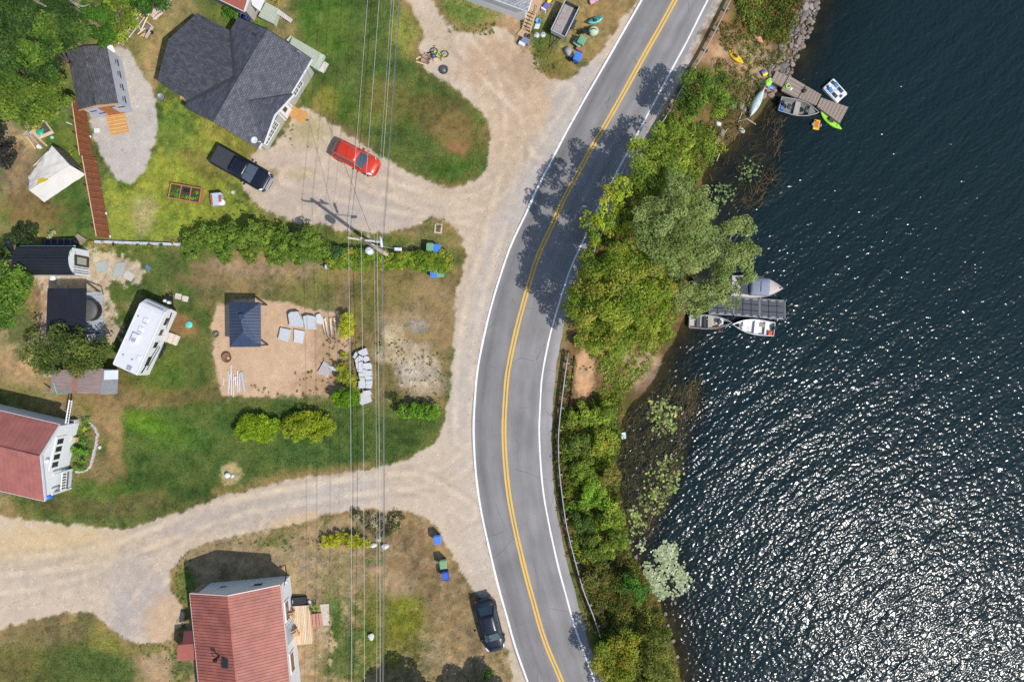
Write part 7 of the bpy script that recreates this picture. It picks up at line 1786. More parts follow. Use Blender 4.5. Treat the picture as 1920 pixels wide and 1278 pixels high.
toy('paddling_bucket', 'pale blue bucket and cloth beside the tan stairs', 'bucket', 1008.5, 42, lambda R: (MB().lathe([(.2, 0), (.26, .35), (.22, .35), (.18, .1), (0, .1)], 0, 0, 14).build('bucket_body', mat('sky_blue_plastic', (.09, .32, .60), .4), R), MB().slab([(-.1, -.7, .06), (.35, -.6, .08), (.3, -.1, .1), (-.15, -.15, .07)], .02).build('cloth', mat('pale_cloth', (.60, .62, .60), .8), R)), -.4, 0)
toy('flat_stone', 'pale flat stones in the grass beside the tan stairs', 'stone', 1011, 66.5, lambda R: (MB().lathe([(.3, 0), (.28, .07), (.0, .08)], -.25, 0, 7).build('stone', slab_m, R), MB().lathe([(.28, 0), (.26, .07), (.0, .08)], .35, .05, 7).build('stone', slab_m, R)), 0, 0)
toy('toy_tricycle', 'pink and lilac toy heap at the top edge by the road', 'toy', 1110, 6, lambda R: (MB().box(0, 0, .1, .5, .35, .25, .4).build('toy_body', mat('dusty_pink', (.60, .33, .36), .6), R, bevel=.04), MB().box(.35, .15, .1, .35, .3, .25, .1).build('lilac_toy', mat('lilac', (.40, .30, .52), .6), R, bevel=.04)), 0, 0)

# bicycle lying down, wheel, log pile
R = thing('bicycle', 'lime green bicycle lying on the gravel by the log pile', 'bicycle', P(826, 94), math.radians(-18)); R.rotation_euler = (math.radians(82), 0, math.radians(-15)); R.location.z = .12
for x in (-.52, .52):
    w_ = MB().tube([(x + .33 * math.cos(a), 0, .33 + .33 * math.sin(a)) for a in np.linspace(0, 2 * math.pi, 21)], .035, 5, caps=False).build('wheel', tyre_m, R)
    sp = MB()
    for k in range(8): sp.tube([(x, 0, .33), (x + .31 * math.cos(k * .785), 0, .33 + .31 * math.sin(k * .785))], .006, 3)
    sp.build('spokes', steel, w_)
lf = mat('lime_frame_paint', (.42, .60, .04), .35); fr = MB()
for q in ([(-.52, 0, .33), (-.1, 0, .30)], [(-.1, 0, .30), (-.2, 0, .78)], [(-.2, 0, .72), (.36, 0, .75)], [(-.1, 0, .30), (.38, 0, .68)], [(-.52, 0, .33), (-.19, 0, .70)], [(.52, 0, .33), (.34, 0, .88)]): fr.tube(q, .035, 6)
fr.build('frame', lf, R); MB().box(-.22, 0, .80, .26, .13, .06).build('saddle', black_p, R); MB().tube([(.30, -.3, .95), (.34, 0, .9), (.30, .3, .95)], .02, 5).build('handlebar', black_p, R); MB().lathe([(.02, -.1), (.09, -.09), (.09, -.07), (.02, -.06)], -.1, .30, 12, axis='y').build('crankset', black_p, R)
R = thing('scooter', 'black child scooter lying beside the log pile', 'scooter', P(808, 99), .3); MB().slab([(-.4, -.06, .12), (.3, -.06, .12), (.3, .06, .12), (-.4, .06, .12)], .03).build('deck', black_p, R); MB().tube([(.3, 0, .12), (.5, .5, .1)], .02, 5).tube([(.38, .56, .1), (.62, .44, .1)], .02, 5).build('handlebar', black_p, R)
for x in (-.42, .34): MB().lathe([(.02, -.02), (.08, -.02), (.08, .02), (.02, .02)], x, .08, 10, axis='y').build('wheel', tyre_m, R)
R = thing('spare_wheel', 'black car wheel lying flat on the gravel near the log pile', 'wheel', P(832, 131.5)); MB().lathe([(.22, .02), (.38, .0), (.42, .06), (.42, .16), (.38, .22), (.26, .2), (.22, .1)], 0, 0, 22, close=False).build('tyre', mat('dusty_tyre', (.05, .05, .055), .8), R); MB().lathe([(.23, .06), (.22, .14), (.12, .12), (.05, .16), (.0, .16)], 0, 0, 16).build('rim', mat('dull_rim', (.22, .22, .24), .4, metal=.5), R)
R = thing('log_pile', 'small pile of split logs and boards beside the gravel yard', 'log pile', P(800, 111), -.5)
lm = MB().tube([(-.38, 0, 0), (.38, 0, 0)], .085, 7).mesh('log', mat('split_log', (.36, .24, .17), .85, .3, 4))
for i, (x, y, z, r) in enumerate(((0, -.36, .09, .1), (.05, -.18, .09, -.1), (-.02, 0, .09, .0), (.03, .19, .09, .12), (.0, .38, .09, 0), (.02, -.26, .25, .2), (0, -.05, .25, -.1), (.04, .15, .25, .1), (0, .06, .4, .3))): inst('log', lm, R, (x, y, z), r)
MB().box(-.62, -.1, 0, .9, .12, .05, 1.0).build('board', pale_w, R); MB().box(-.3, -.6, 0, .9, .1, .05, .2).build('board', pale_w, R)
R = thing('ball', 'navy ball between the bicycle and the log pile', 'ball', P(813.5, 107)); MB().lathe([(.0, 0), (.12, .03), (.2, .12), (.22, .22), (.2, .32), (.12, .41), (0, .44)], 0, 0, 14, close=False).build('ball', mat('navy_ball', (.05, .08, .20), .4), R)
R = thing('cushion', 'peach cushion beside the navy ball on the gravel', 'cushion', P(816.5, 111.5), .3); MB().box(0, 0, 0, .45, .4, .14).build('cushion_body', mat('peach_cloth', (.62, .42, .30), .8), R, bevel=.05)
toy('plank', 'pale board at the edge of the gravel south of the log pile', 'plank', 820, 144, lambda R: MB().box(0, 0, 0, .8, .14, .06).build('board', grey_w, R), -.6, 0)

# manhole frame
R = thing('catch_basin', 'square concrete frame with rusty grate where the driveway meets the road', 'drain', P(822, 428.5), -.1)
fm = MB(); [fm.box(x, y, 0, a, b, .07) for x, y, a, b in ((0, .4, .72, .14), (0, -.4, .72, .14), (.29, 0, .14, .66), (-.29, 0, .14, .66))]; fm.build('frame', mat('tan_concrete', (.50, .41, .32), .9, .12, 5), R)
MB().box(0, 0, 0, .44, .66, .035).build('grate', mat('rusty_grate', (.14, .075, .05), .8, .3, 10), R)

# ---- boardwalk
Lb = [(134.5, 182), (150, 291), (154.5, 291.8), (181.5, 443)]; Rb = [(159, 202), (174.5, 294), (179.5, 295), (205.4, 446.5)]
R = thing('boardwalk', 'long red-brown plank boardwalk between the lawn and the gravel patch', 'boardwalk', P(170, 320)); zB = .42
for (l0, l1, r0_, r1_, n) in ((Lb[0], Lb[1], Rb[0], Rb[1], 34), (Lb[2], Lb[3], Rb[2], Rb[3], 50)):
    q = [P(*l0, zB), P(*r0_, zB), P(*r1_, zB), P(*l1, zB)]
    plank_deck(R, q, zB, n, [red_w, mat('red_brown_plank_dark', (.165, .052, .020), .6, .3, 3), mat('red_brown_plank_light', (.235, .080, .030), .55, .3, 3), red_w], th=.04, jit=.004)
    mb = MB()
    for a, b in ((l0, l1), (r0_, r1_)): mb.tube([P(*a, zB - .12), P(*b, zB - .12)], .07, 4)
    wb(mb, 'joist', mat('dark_joist', (.10, .05, .03), .8), R)
    wb(MB().tube([P(l0[0] - 1.2, l0[1], zB + .0), P(l1[0] - 1.2, l1[1], zB + .0)], .05, 4), 'edge_board', mat('pale_edge_board', (.55, .36, .22), .65, .15, 4), R)
    for k in range(4):
        f = (k + .5) / 4; p = P(l0[0] - 2 + (l1[0] - l0[0]) * f, l0[1] + (l1[1] - l0[1]) * f); wb(MB().box(p.x, p.y, -.05, .1, .1, .5), 'post', mat('dark_joist', (.10, .05, .03), .8), R)
for lb, (a, b) in zip(('northernmost', 'second from the north', 'middle', 'second from the south', 'southernmost'), ((171.5, 258), (183, 306), (191.5, 354.5), (201, 401), (208.5, 444))):
    o = thing('path_light', lb + ' white globe light along the gravel side of the boardwalk', 'garden light', P(a, b), 0, 'white globe lights along the boardwalk'); MB().lathe([(.05, 0), (.05, .14), (.13, .17), (.16, .26), (.12, .35), (0, .38)], 0, 0, 12).build('globe', white_w, o); MB().lathe([(.08, 0), (.08, .03)], 0, 0, 8).build('foot', black_p, o)
toy('paver', 'white square paver on the pale gravel', 'paver', 182, 245, lambda R: MB().box(0, 0, 0, .5, .4, .05).build('slab', white_w, R), 0, 0)
R = thing('board_edging', 'row of white edging boards behind the marigolds', 'edging', P(258, 453)); o_ = R.location
for i in range(9):
    a, b = P(177 + i * 18.1, 450.3 + i * .6, .3), P(194 + i * 18.1, 450.9 + i * .6, .3)
    q = [a, b, b - Vector((0, .24, 0)), a - Vector((0, .24, 0))]; wb(MB().slab([Vector((p.x, p.y, .3)) for p in q], .3), 'board', mat('pale_blue_white_board', (.46, .49, .52), .6, .2, 3), R)
toy('plank_bundle', 'bundle of weathered boards leaning at the corner of the barrel hut', 'boards', 153, 448, lambda R: [MB().box(0, y, .1 + .04 * i, 1.0, .12, .04, .1 * i).build('board', mat('weathered_plank', (.30, .235, .185)), R) for i, y in enumerate((-.2, -.05, .1, .22))], -.9, .0)
toy('dark_tarp_stack', 'dark covered stack along the north side of the barrel hut', 'woodpile', 118, 456, lambda R: (MB().prism([(-1.5, -.35), (1.5, -.3), (1.5, .35), (-1.5, .3)], 0, .7).build('cover', mat('black_tarp', (.018, .014, .016), .7, .3, 2), R, bevel=.06), [MB().box(-1.2 + .6 * i, 0, .7, .1, .5, .06).build('batten', mat('dark_batten', (.09, .08, .075), .8), R) for i in range(5)]), .02, 0)
toy('leaning_sheet', 'dark square sheet leaning left of the barrel hut', 'panel', 25, 466, lambda R: (MB().slab([(-.45, -.7, .5), (.45, -.7, .5), (.45, .7, .9), (-.45, .7, .9)], .04).build('panel_face', mat('black_panel', (.015, .017, .026), .4), R), MB().box(0, .5, 0, .1, .1, .8).build('stand', black_p, R)), -.1, 0)
toy('white_drum', 'white sack by the south wall of the barrel hut', 'sack', 102, 522, lambda R: (MB().lathe([(.1, 0), (.28, .08), (.3, .3), (.2, .42), (.05, .46)], 0, 0, 12).build('sack_body', white_w, R), MB().tube([(0, 0, .44), (.12, .05, .52)], .04, 5).build('neck', white_w, R)), 0, 0)
for lb, poly in (('large grey-green flagstone beside the hut path', [(213, 510), (219, 493), (236, 491), (234, 509), (226, 520), (214, 519)]), ('pale square flagstone southeast of the hut', [(232, 513), (240, 506), (254, 516), (246, 528), (233, 521)]), ('grey flagstone in front of the hut door', [(180, 493), (198, 487), (205, 500), (197, 510), (181, 509)])):
    p0 = P(*poly[0]); o = MB().prism([tuple((P(*q) - p0).xy) for q in poly], .0, .06).build('flagstone', mat('pale_flag', (.47, .43, .38), .85, .1, 4) if 'pale' in lb else mat('green_grey_flag', (.34, .36, .33), .85, .12, 4), None, p0); tag(o, lb, 'flagstone')
for i, (a, b) in enumerate(((334.5, 555.5), (347.5, 560))):
    o = MB().box(0, 0, 0, .58, .52, .05).build('paver', mat('pinkish_paver', (.56, .49, .43), .85, .1, 4), None, P(a, b), -.2); tag(o, ('western' if i == 0 else 'eastern') + ' of two pale pavers at the nose of the travel trailer', 'paver', 'pale pavers by the trailer')
toy('septic_lid', 'round turquoise tank lid in the grass beside the travel trailer', 'lid', 355, 608.5, lambda R: (MB().lathe([(.33, 0), (.33, .1), (.3, .13), (0, .14)], 0, 0, 20).build('cover', tealp, R), MB().box(0, 0, .14, .12, .04, .03).build('handle', tealp, R)), 0, 0)
toy('blue_tray', 'blue tray lying in the grass north of the trailer', 'tray', 278, 501.5, lambda R: (MB().box(0, 0, 0, .48, .34, .05).build('tray_base', mat('dull_blue', (.10, .18, .34), .5), R), MB().tube([(-.24, -.17, .06), (.24, -.17, .06), (.24, .17, .06), (-.24, .17, .06), (-.24, -.17, .06)], .02, 4).build('rim', mat('dull_blue', (.10, .18, .34)), R)), -.7, 0)
# tin roofed lean-to row
R = thing('tin_lean_to', 'low brown tin roofed lean-to with grey shingled end beside the trailer', 'shed', P(158, 716)); tin = mat('brown_tin', (.25, .185, .17), .55, .25, 1.5, stretch=(1, 6, 1))
q = [P(97, 694, 1.9), P(193, 691, 1.9), P(190.5, 738, 1.6), P(94.5, 735.5, 1.6)]; ro = wb(MB().slab(q, .06), 'roof', tin, R); mb = MB()
for i in range(1, 12): mb.tube([q[0].lerp(q[3], i / 12), q[1].lerp(q[2], i / 12)], .02, 4)
wb(mb, 'roof_rib', tin, R, ro, kind='stuff'); wb(MB().slab([q[0].lerp(q[1], .42) + Vector((0, 0, .03)), q[0].lerp(q[1], .52) + Vector((0, 0, .03)), q[3].lerp(q[2], .52) + Vector((0, 0, .03)), q[3].lerp(q[2], .42) + Vector((0, 0, .03))], .02), 'rust_sheet', mat('rusty_sheet', (.25, .12, .09), .7, .2, 3), R)
q2 = [P(194, 692, 1.95), P(221, 692.5, 1.95), P(219.8, 738, 1.65), P(188, 739.5, 1.65)]; wb(MB().slab(q2, .08), 'shingled_roof', mat('grey_shingle_end', (.22, .215, .22), .85, .3, 8), R)
q3 = [P(195.5, 694, 2.05), P(221.5, 693.5, 2.05), P(221, 710.5, 1.95), P(195, 711.5, 1.95)]; wb(MB().slab(q3, .05), 'white_panel', mat('pale_blue_white_panel', (.58, .62, .68), .4, .06, 2), R)
wb(MB().tube([P(100, 716, 1.85), P(103.5, 727, 1.75), P(107, 738, 1.64), P(128, 737, 1.64)], .045, 5), 'hose', mat('teal_hose', (.10, .42, .36), .5), R)
for p in ((101, 700), (103, 733), (219, 700), (218, 733), (160, 733)):
    v = P(*p); wb(MB().box(v.x, v.y, 0, .1, .1, 1.55), 'post', grey_w, R)
wb(MB().prism([tuple(P(a, b).xy) for a, b in ((104, 699), (217, 697), (217, 703), (104, 705))], 0, 1.6), 'back_wall', grey_w, R)
# white trellis
R = thing('trellis', 'white painted wooden trellis north of the left house', 'trellis', P(128, 772)); mb = MB()
wb(MB().tube([P(130, 749, 2.1), P(122.5, 794, 2.1)], .06, 4), 'rail', white_w, R); wb(MB().tube([P(135, 750, 2.0), P(127.5, 795, 2.0)], .05, 4), 'rail', mat('pale_grey_rail', (.48, .46, .46), .6), R)
for i in range(9): f = (i + .5) / 9; wb(MB().tube([P(130 - 7.5 * f, 749 + 45 * f, 2.06), P(135 - 7.5 * f, 750 + 45 * f, 2.0)], .025, 4), 'slat', white_w, R)
for a in ((134, 752), (128, 792)): wb(MB().tube([P(*a), P(*a, 2.05)], .05, 5), 'post', white_w, R)
wb(MB().tube([P(138, 748, .2), P(134, 757, 1.4), P(131, 770, 1.9)], .03, 5), 'brace', white_w, R)
# stone edging of the flower bed
R = thing('stone_edging', 'curved row of white edging stones round the flower bed of the left house', 'edging', P(176, 835)); sm = MB().box(0, 0, 0, .44, .22, .16, 0, 0, .85).mesh('edging_stone', mat('white_edge_stone', (.42, .39, .355), .85, .15, 5))
crv = resample(smooth_line([tuple(P(a, b))[:2] for a, b in ((170, 793), (178, 801), (183, 813), (181, 828), (178, 845), (174, 862), (166, 878), (155, 884), (146, 884))], 6), 19); tg_ = np.gradient(crv, axis=0)
for i, (p, t) in enumerate(zip(crv, tg_)): inst('edging_stone', sm, R, (p[0] - R.location.x + random.uniform(-.05, .05), p[1] - R.location.y, -.03), math.atan2(t[1], t[0]) + random.uniform(-.2, .2), None, (random.uniform(.8, 1.1), random.uniform(.8, 1.2), 1))
toy('condenser_unit', 'grey air conditioner unit north of the left house gable', 'air conditioner', 140, 790, lambda R: (MB().box(0, 0, 0, .9, .4, .7).build('case', mat('pale_case', (.52, .53, .54), .5), R, bevel=.02), MB().box(.2, .0, .7, .4, .3, .02).build('grille', mat('dark_grille', (.08, .08, .085), .5), R)), .1, 0)

# ---- sand yard: stacks, poles, rings
def flat_piece(name, label, cat, poly, z, th, m, group=None):
    p0 = P(*poly[0], z); o = MB().prism([tuple((P(*q, z) - p0).xy) for q in poly], -th, 0).build(name, m, None, p0, bevel=.0); tag(o, label, cat, group); return o
SG = 'pale stone slabs stacked under the wires'
sl_list = [[(661, 669), (667, 659), (671, 664), (665, 673)], [(670, 659), (679, 655), (686, 652), (690, 664), (681, 667), (674, 664)], [(665, 675), (673, 666), (680, 669), (684, 674), (676, 676), (667, 681)], [(684, 667), (690, 668), (693, 675), (684, 679), (680, 673)], [(667, 681), (679, 677), (680, 684), (672, 692), (668, 691)], [(681, 681), (694, 680), (697, 685), (696, 693), (688, 694), (680, 690)], [(671, 692), (679, 686), (681, 697), (673, 698), (669, 695)], [(681, 692), (690, 695), (696, 694), (697, 704), (684, 706), (680, 700)], [(672, 699), (681, 698), (683, 706), (673, 707)], [(673, 708), (683, 707), (684, 714), (676, 714)], [(684, 706), (697, 705), (697.5, 713), (686, 713)], [(672, 714), (685, 714), (685, 727), (671, 728)], [(685.5, 714), (698, 713), (697, 721), (686, 721)], [(686, 721.5), (697, 721), (695, 728), (686, 728)], [(680, 733), (693, 731), (697, 738), (692, 741), (681, 739)], [(667, 741), (679, 736), (694, 741), (697, 752), (687, 756), (678, 759), (670, 752)]]
od = ['north-westernmost corner', 'northernmost broad', 'third, tapering', 'fourth, triangular', 'fifth, western', 'sixth, wide eastern', 'seventh, small western', 'eighth, eastern', 'ninth, narrow western', 'tenth, short western', 'eleventh, eastern', 'twelfth, big western', 'thirteenth, flat eastern', 'fourteenth, small eastern', 'second from south, tilted', 'southernmost large']
for i, (pl, nm) in enumerate(zip(sl_list, od)):
    o = flat_piece('stone_slab', nm + ' slab of the pale stack under the wires', 'stone slab', pl, .42 + .07 * ((i * 7) % 5) / 2, .34 + .05 * (i % 3), slab_m, SG); o.rotation_euler = (random.uniform(-.05, .05), random.uniform(-.05, .05), 0)
for pl, lb, z in (([(540, 589), (545, 585), (559, 585), (567, 603), (566, 615), (542, 612)], 'large pale slab leaning north-west in the sand stack', .55), ([(568, 593), (577, 591), (590, 595), (590, 620), (570, 617)], 'ribbed pale slab beside the large slab on the sand', .5), ([(525.5, 614), (545, 620), (538, 642.5), (520, 635)], 'south-west pale slab with dark curved streak on the sand', .25), ([(551, 617), (571, 619), (569, 642.5), (553, 641)], 'south-east pale slab with dark streak on the sand', .25), ([(592, 590), (600, 588), (606, 602), (600, 609), (592, 606)], 'broken pale slab at the head of the timber row', .3)):
    o = flat_piece('stone_slab', lb, 'stone slab', pl, z, z * .8, slab_m, 'pale slabs on the sand'); o.rotation_euler = (random.uniform(-.13, .13), random.uniform(-.13, .13), random.uniform(-.12, .12))
tim = mat('pale_timber', (.55, .44, .33), .8, .2, 4, stretch=(4, .7, 1))
for i, (a, b, c, d_) in enumerate(((603, 594, 610, 627), (609, 596, 616, 633), (619, 596, 622, 632), (626.5, 595, 630, 630))):
    p, q = P(a, b, .12), P(c, d_, .12); o = MB().tube([p - p, q - p], .11, 6).build('timber_log', tim, None, p); tag(o, ('westernmost', 'second', 'third', 'easternmost')[i] + ' pale timber of the row between slabs and yellow bush', 'timber', 'pale timbers on the sand')
R = thing('board_stack', 'stack of weathered grey boards at the edge of the sand', 'board stack', P(612, 692), 0)
bq = [P(597, 697), P(608.5, 676), P(628, 688), P(615.5, 708)]
plank_deck(R, [bq[0], bq[1], bq[2], bq[3]], .22, 8, [mat('silver_board', (.46, .45, .45), .75, .15, 4), mat('pinkish_board', (.44, .38, .36), .75, .15, 4)], th=.2)
flat_piece('stone_slab', 'pale slab resting on the weathered board stack', 'stone slab', [(614, 685), (634, 689), (632, 696), (624, 694)], .34, .1, slab_m)
R = thing('pole_pile', 'loose pile of white poles and gutters at the west side of the sand', 'pole pile', P(440, 714)); wp = mat('white_pole', (.58, .56, .55), .6, .15, 4)
for a, b, c, d_, r in ((433, 684, 433.5, 709, .07), (427.5, 695, 428, 737, .05), (431, 700, 430, 728, .05), (434, 705, 434, 740, .06), (438, 700, 437, 744, .05), (445, 694, 446, 735, .06), (449.5, 700, 449, 735, .05), (441, 705, 442, 722, .08), (436, 712, 446, 704, .05)):
    wb(MB().tube([P(a, b, .07), P(c, d_, .07)], r, 5), 'pole', wp, R)
wb(MB().slab([P(450, 697, .14), P(454.5, 697, .14), P(461, 734, .14), P(456.5, 736, .14)], .1), 'gutter', mat('grey_gutter', (.42, .44, .46), .5), R); wb(MB().tube([P(419, 708, .05), P(419.5, 722, .05)], .04, 5), 'pole', wp, R)
R = thing('fire_ring', 'rusty steel fire bowl on the sand south-west of the gazebo', 'fire pit', P(427.5, 670)); MB().lathe([(.30, .02), (.45, .3), (.47, .32), (.43, .32), (.26, .08), (0, .06)], 0, 0, 22).build('bowl', rust, R); MB().lathe([(.2, .09), (.1, .13), (0, .14)], .03, -.02, 9).build('ash', mat('pale_ash', (.38, .30, .27), .9, .3, 8), R)
R = thing('old_tyre', 'old tyre used as a planter left of the gazebo', 'tyre', P(405.5, 626)); MB().lathe([(.18, .02), (.28, 0), (.32, .08), (.28, .17), (.18, .16), (.17, .08)], 0, 0, 20, close=False).build('tyre_body', mat('grey_brown_tyre', (.10, .085, .075), .85), R); MB().tube([(-.15, -.1, .16), (.1, .05, .18), (.16, .12, .16)], .03, 5).build('stick', grey_w, R)
toy('well_cap', 'white round well cap on the circle of dry grass', 'well cap', 428, 890, lambda R: (MB().lathe([(.25, 0), (.25, .28), (.2, .33), (0, .35)], 0, 0, 18).build('cap', white_w, R), MB().lathe([(.2, 0), (.19, .08), (0, .09)], .4, -.1, 8).build('stone', slab_m, R)), 0, 0)
toy('red_tractor_seat', 'small red and black object nested in the golden bush', 'garden tool', 541, 803, lambda R: (MB().box(-.15, 0, .3, .3, .3, .5).build('red_case', mat('dull_red', (.30, .06, .045), .6), R, bevel=.03), MB().box(.22, 0, .3, .34, .36, .75).build('black_case', black_p, R, bevel=.04)), 0, 0)
toy('utility_box_with_shadow', 'grey utility box with black shadow strip south of the tall hedge', 'utility box', 619, 500.5, lambda R: (MB().box(0, 0, 0, .75, .38, .5).build('case', mat('pale_box', (.48, .50, .54), .5), R, bevel=.03), MB().tube([(-.9, .2, .03), (-.4, .3, .05), (.3, .25, .05), (1.2, .0, .03), (1.6, -.1, .03)], .04, 5).build('hose', black_p, R), MB().box(0, .15, .5, .4, .1, .15).build('bracket', steel, R)), .05, 0)  # the hose is an added black tube standing in for a cast shadow

# ---- raised beds
R = thing('raised_bed', 'terracotta wooden raised bed planted with lettuces on the west lawn', 'planter', P(351, 364), -.17)
for x, y, a, b in ((0, .68, 2.95, .1), (0, -.68, 2.95, .1), (1.45, 0, .1, 1.28), (-1.45, 0, .1, 1.28), (-.45, 0, .06, 1.26), (.5, 0, .06, 1.26)): MB().box(x, y, 0, a, b, .45).build('bed_board', terra, R)
MB().box(0, 0, 0, 2.8, 1.26, .36).build('soil', mat('dark_soil', (.05, .035, .025), .9, .3, 8), R); MB().box(.05, .28, .37, .55, .35, .03).build('mat', black_p, R)
def tuft(R, x, y, r, pal, n=60, nm='lettuce', z=.4):
    c, nr, sz, k, t = clump_cloud(np.array([[x, y, z]]), np.array([r]), pick(pal, 1), .12, 1.0, .6, .8, .3, .3); inst(nm, leaf_mesh(nm, c, nr, sz, k), R)
for x, y, r in ((-1.05, .3, .3), (-1.15, -.2, .26), (-.75, -.35, .25), (-.2, -.35, .22), (.2, -.38, .22), (.85, .3, .24), (1.1, .25, .22), (.7, -.35, .2), (1.1, -.3, .2), (-.75, .2, .2)): tuft(R, x, y, r, F((100, 150, 46), (130, 170, 60), (86, 130, 44)))
R = thing('garden_oven', 'grey-blue slab garden seat with red sides and a round white end on the west lawn', 'garden oven', P(409, 375), .1)
MB().box(0, 0, 0, 1.0, 1.15, .4).build('slab', mat('blue_grey_slab', (.44, .49, .56), .7, .1, 3), R); MB().box(-.42, -.05, .4, .14, 1.0, .12).build('brick_side', mat('brick_red_wall', (.34, .10, .075)), R); MB().box(.38, .0, .4, .2, .6, .12).build('brick_side', mat('brick_red_wall', (.34, .10, .075)), R); MB().lathe([(.32, 0), (.32, .38), (.28, .42), (0, .43)], .42, -.30, 18).build('round_end', white_w, R); MB().box(0, .62, 0, 1.05, .06, .62).build('back_panel', black_p, R)
R = thing('fire_pit', 'small round steel fire pit on the path west of the grey house', 'fire pit', P(303.5, 182.5)); MB().lathe([(.26, 0), (.31, .3), (.27, .3), (.22, .12), (0, .1)], 0, 0, 18).build('bowl', mat('blue_steel', (.20, .23, .24), .4, .1, 4), R); MB().tube([(.36 * math.cos(a), .36 * math.sin(a), .04) for a in np.linspace(0, 6.283, 13)], .05, 5, caps=False).build('stone_ring', rust, R)
toy('gas_bottle', 'orange box and white bottle at the corner of the grey house', 'gas bottle', 346, 187, lambda R: (MB().lathe([(.14, 0), (.15, .4), (.08, .5), (0, .52)], .2, -.1, 12).build('bottle', white_w, R), MB().box(-.1, .1, 0, .35, .3, .35).build('box', orange_w, R)), 0, 0)
toy('garden_chair', 'pale rock in the gravel at the edge of the west lawn', 'rock', 436.5, 360.5, lambda R: MB().lathe([(.2, 0), (.22, .06), (.14, .13), (0, .15)], 0, 0, 7).build('rock', mat('pale_flag', (.47, .43, .38)), R), .3, 0).name = 'pale_rock'

# ---- collapsed canopy and sandbox
R = thing('collapsed_canopy', 'collapsed white canopy tent lying on the grass beside the boardwalk', 'canopy', P(105, 325)); o_ = R.location
fab = mat('white_canopy_fabric', (.56, .53, .48), .8, .05, 3); fabd = mat('dark_canopy_lining', (.09, .085, .08), .7, .35, 2, stretch=(1, 5, 1))
def cloth(name, quad, m, amp=.06, n=12, kids=None):
    q = [Vector(p) - o_ for p in quad]; vs = []
    for j in range(n + 1):
        for i in range(n + 1):
            u, v = i / n, j / n; p = q[0].lerp(q[1], u).lerp(q[3].lerp(q[2], u), v); e = min(1, 6 * u, 6 * (1 - u), 6 * v, 6 * (1 - v))
            f = float(fbm(np.array([u * 1.2 + v * 5]), np.array([u * .6 - v * 1.0 + 3]), .36, 171, 3)[0]) - .5
            vs.append(p + Vector((0, 0, amp * 2 * f * (.4 + .6 * e))))
    vs += [v - Vector((0, 0, .012)) for v in vs]; N_ = (n + 1) ** 2
    fs = [(j * (n + 1) + i, j * (n + 1) + i + 1, (j + 1) * (n + 1) + i + 1, (j + 1) * (n + 1) + i) for j in range(n) for i in range(n)]
    MB().add(vs, fs + [tuple(N_ + k for k in f[::-1]) for f in fs], 0, True).build(name, m, R)
pk, ri = P(97.5, 273, 1.5), P(131, 309.5, 1.2)
cloth('roof_panel', [P(54, 356, .5), P(83, 379, .12), P(160.5, 327, .15), ri], fab, .16)
cloth('roof_panel', [P(54, 355, .45), P(54, 330, .1), pk, ri], fab, .34)
cloth('side_lining', [pk, P(119, 279, .1), P(157, 318, .1), ri], fabd, .16)
cloth('side_flap', [P(61, 312, .1), P(68, 309, .15), P(97, 274, 1.3), P(80, 291, .5)], fab, .06, 5)
cloth('yellow_patch', [P(69, 346, .66), P(73, 329, .66), P(93, 328, .86), P(89, 338, .86)], mat('yellow_cloth', (.55, .38, .02), .8), .02, 4)
for a, b in (((53, 333), (66, 343)), ((47, 342), (60, 350)), ((52, 338), (70, 352)), ((44, 343), (59, 352))): wb(MB().tube([P(*a, .1), P(*b, .3)], .03, 5), 'frame_tube', grey_w, R)
R = thing('sandbox', 'wooden framed sandbox with green and orange toys below the wood', 'sandbox', P(81, 243), 0); q = [P(61, 242), P(84.5, 226.5), P(101, 248.5), P(77, 259)]
for i in range(4): wb(MB().tube([q[i] + Vector((0, 0, .14)), q[(i + 1) % 4] + Vector((0, 0, .14))], .12 if i in (2, 3) else .07, 4), 'frame_board', pale_w, R)
wb(MB().prism([tuple(p.lerp(q[(i + 2) % 4], .06).xy) for i, p in enumerate(q)], 0, .05), 'liner', mat('dark_liner', (.07, .065, .06), .8, .4, 5), R)
wb(MB().slab([P(77, 259.5, .22), P(101.5, 249.5, .22), P(98, 244, .22), P(74.5, 254, .22)], .08), 'bench_board', mat('pale_bench', (.58, .44, .30), .7, .1, 4), R)
toy('sand_toy', 'green plastic turtle toy in the sandbox', 'toy', 75.5, 249, lambda R: (MB().lathe([(.34, 0), (.38, .08), (.25, .2), (0, .26)], 0, 0, 14).build('shell', mat('sea_green_plastic', (.03, .36, .24), .45), R), MB().lathe([(.1, .05), (.12, .12), (0, .2)], .4, .1, 8).build('head', mat('sea_green_plastic', (.03, .36, .24)), R)), .5, .06)
toy('sand_toy', 'orange plastic truck toy in the sandbox', 'toy', 70, 241.5, lambda R: (MB().box(0, 0, .08, .5, .28, .18).build('truck_bed', mat('ochre_plastic', (.62, .36, .07), .5), R, bevel=.03), MB().box(.32, 0, .08, .2, .26, .28).build('truck_cab', mat('ochre_plastic', (.62, .36, .07)), R)), .6, .06)
toy('ball', 'pale turquoise ball in the grass beside the sandbox', 'ball', 99.5, 258.5, lambda R: MB().lathe([(0, 0), (.12, .04), (.18, .14), (.12, .26), (0, .3)], 0, 0, 12, close=False).build('ball', mat('pale_turquoise', (.30, .56, .44), .5), R), 0, 0)
R = thing('board_pile', 'loose pile of old boards between sandbox and canopy', 'board pile', P(63, 258))
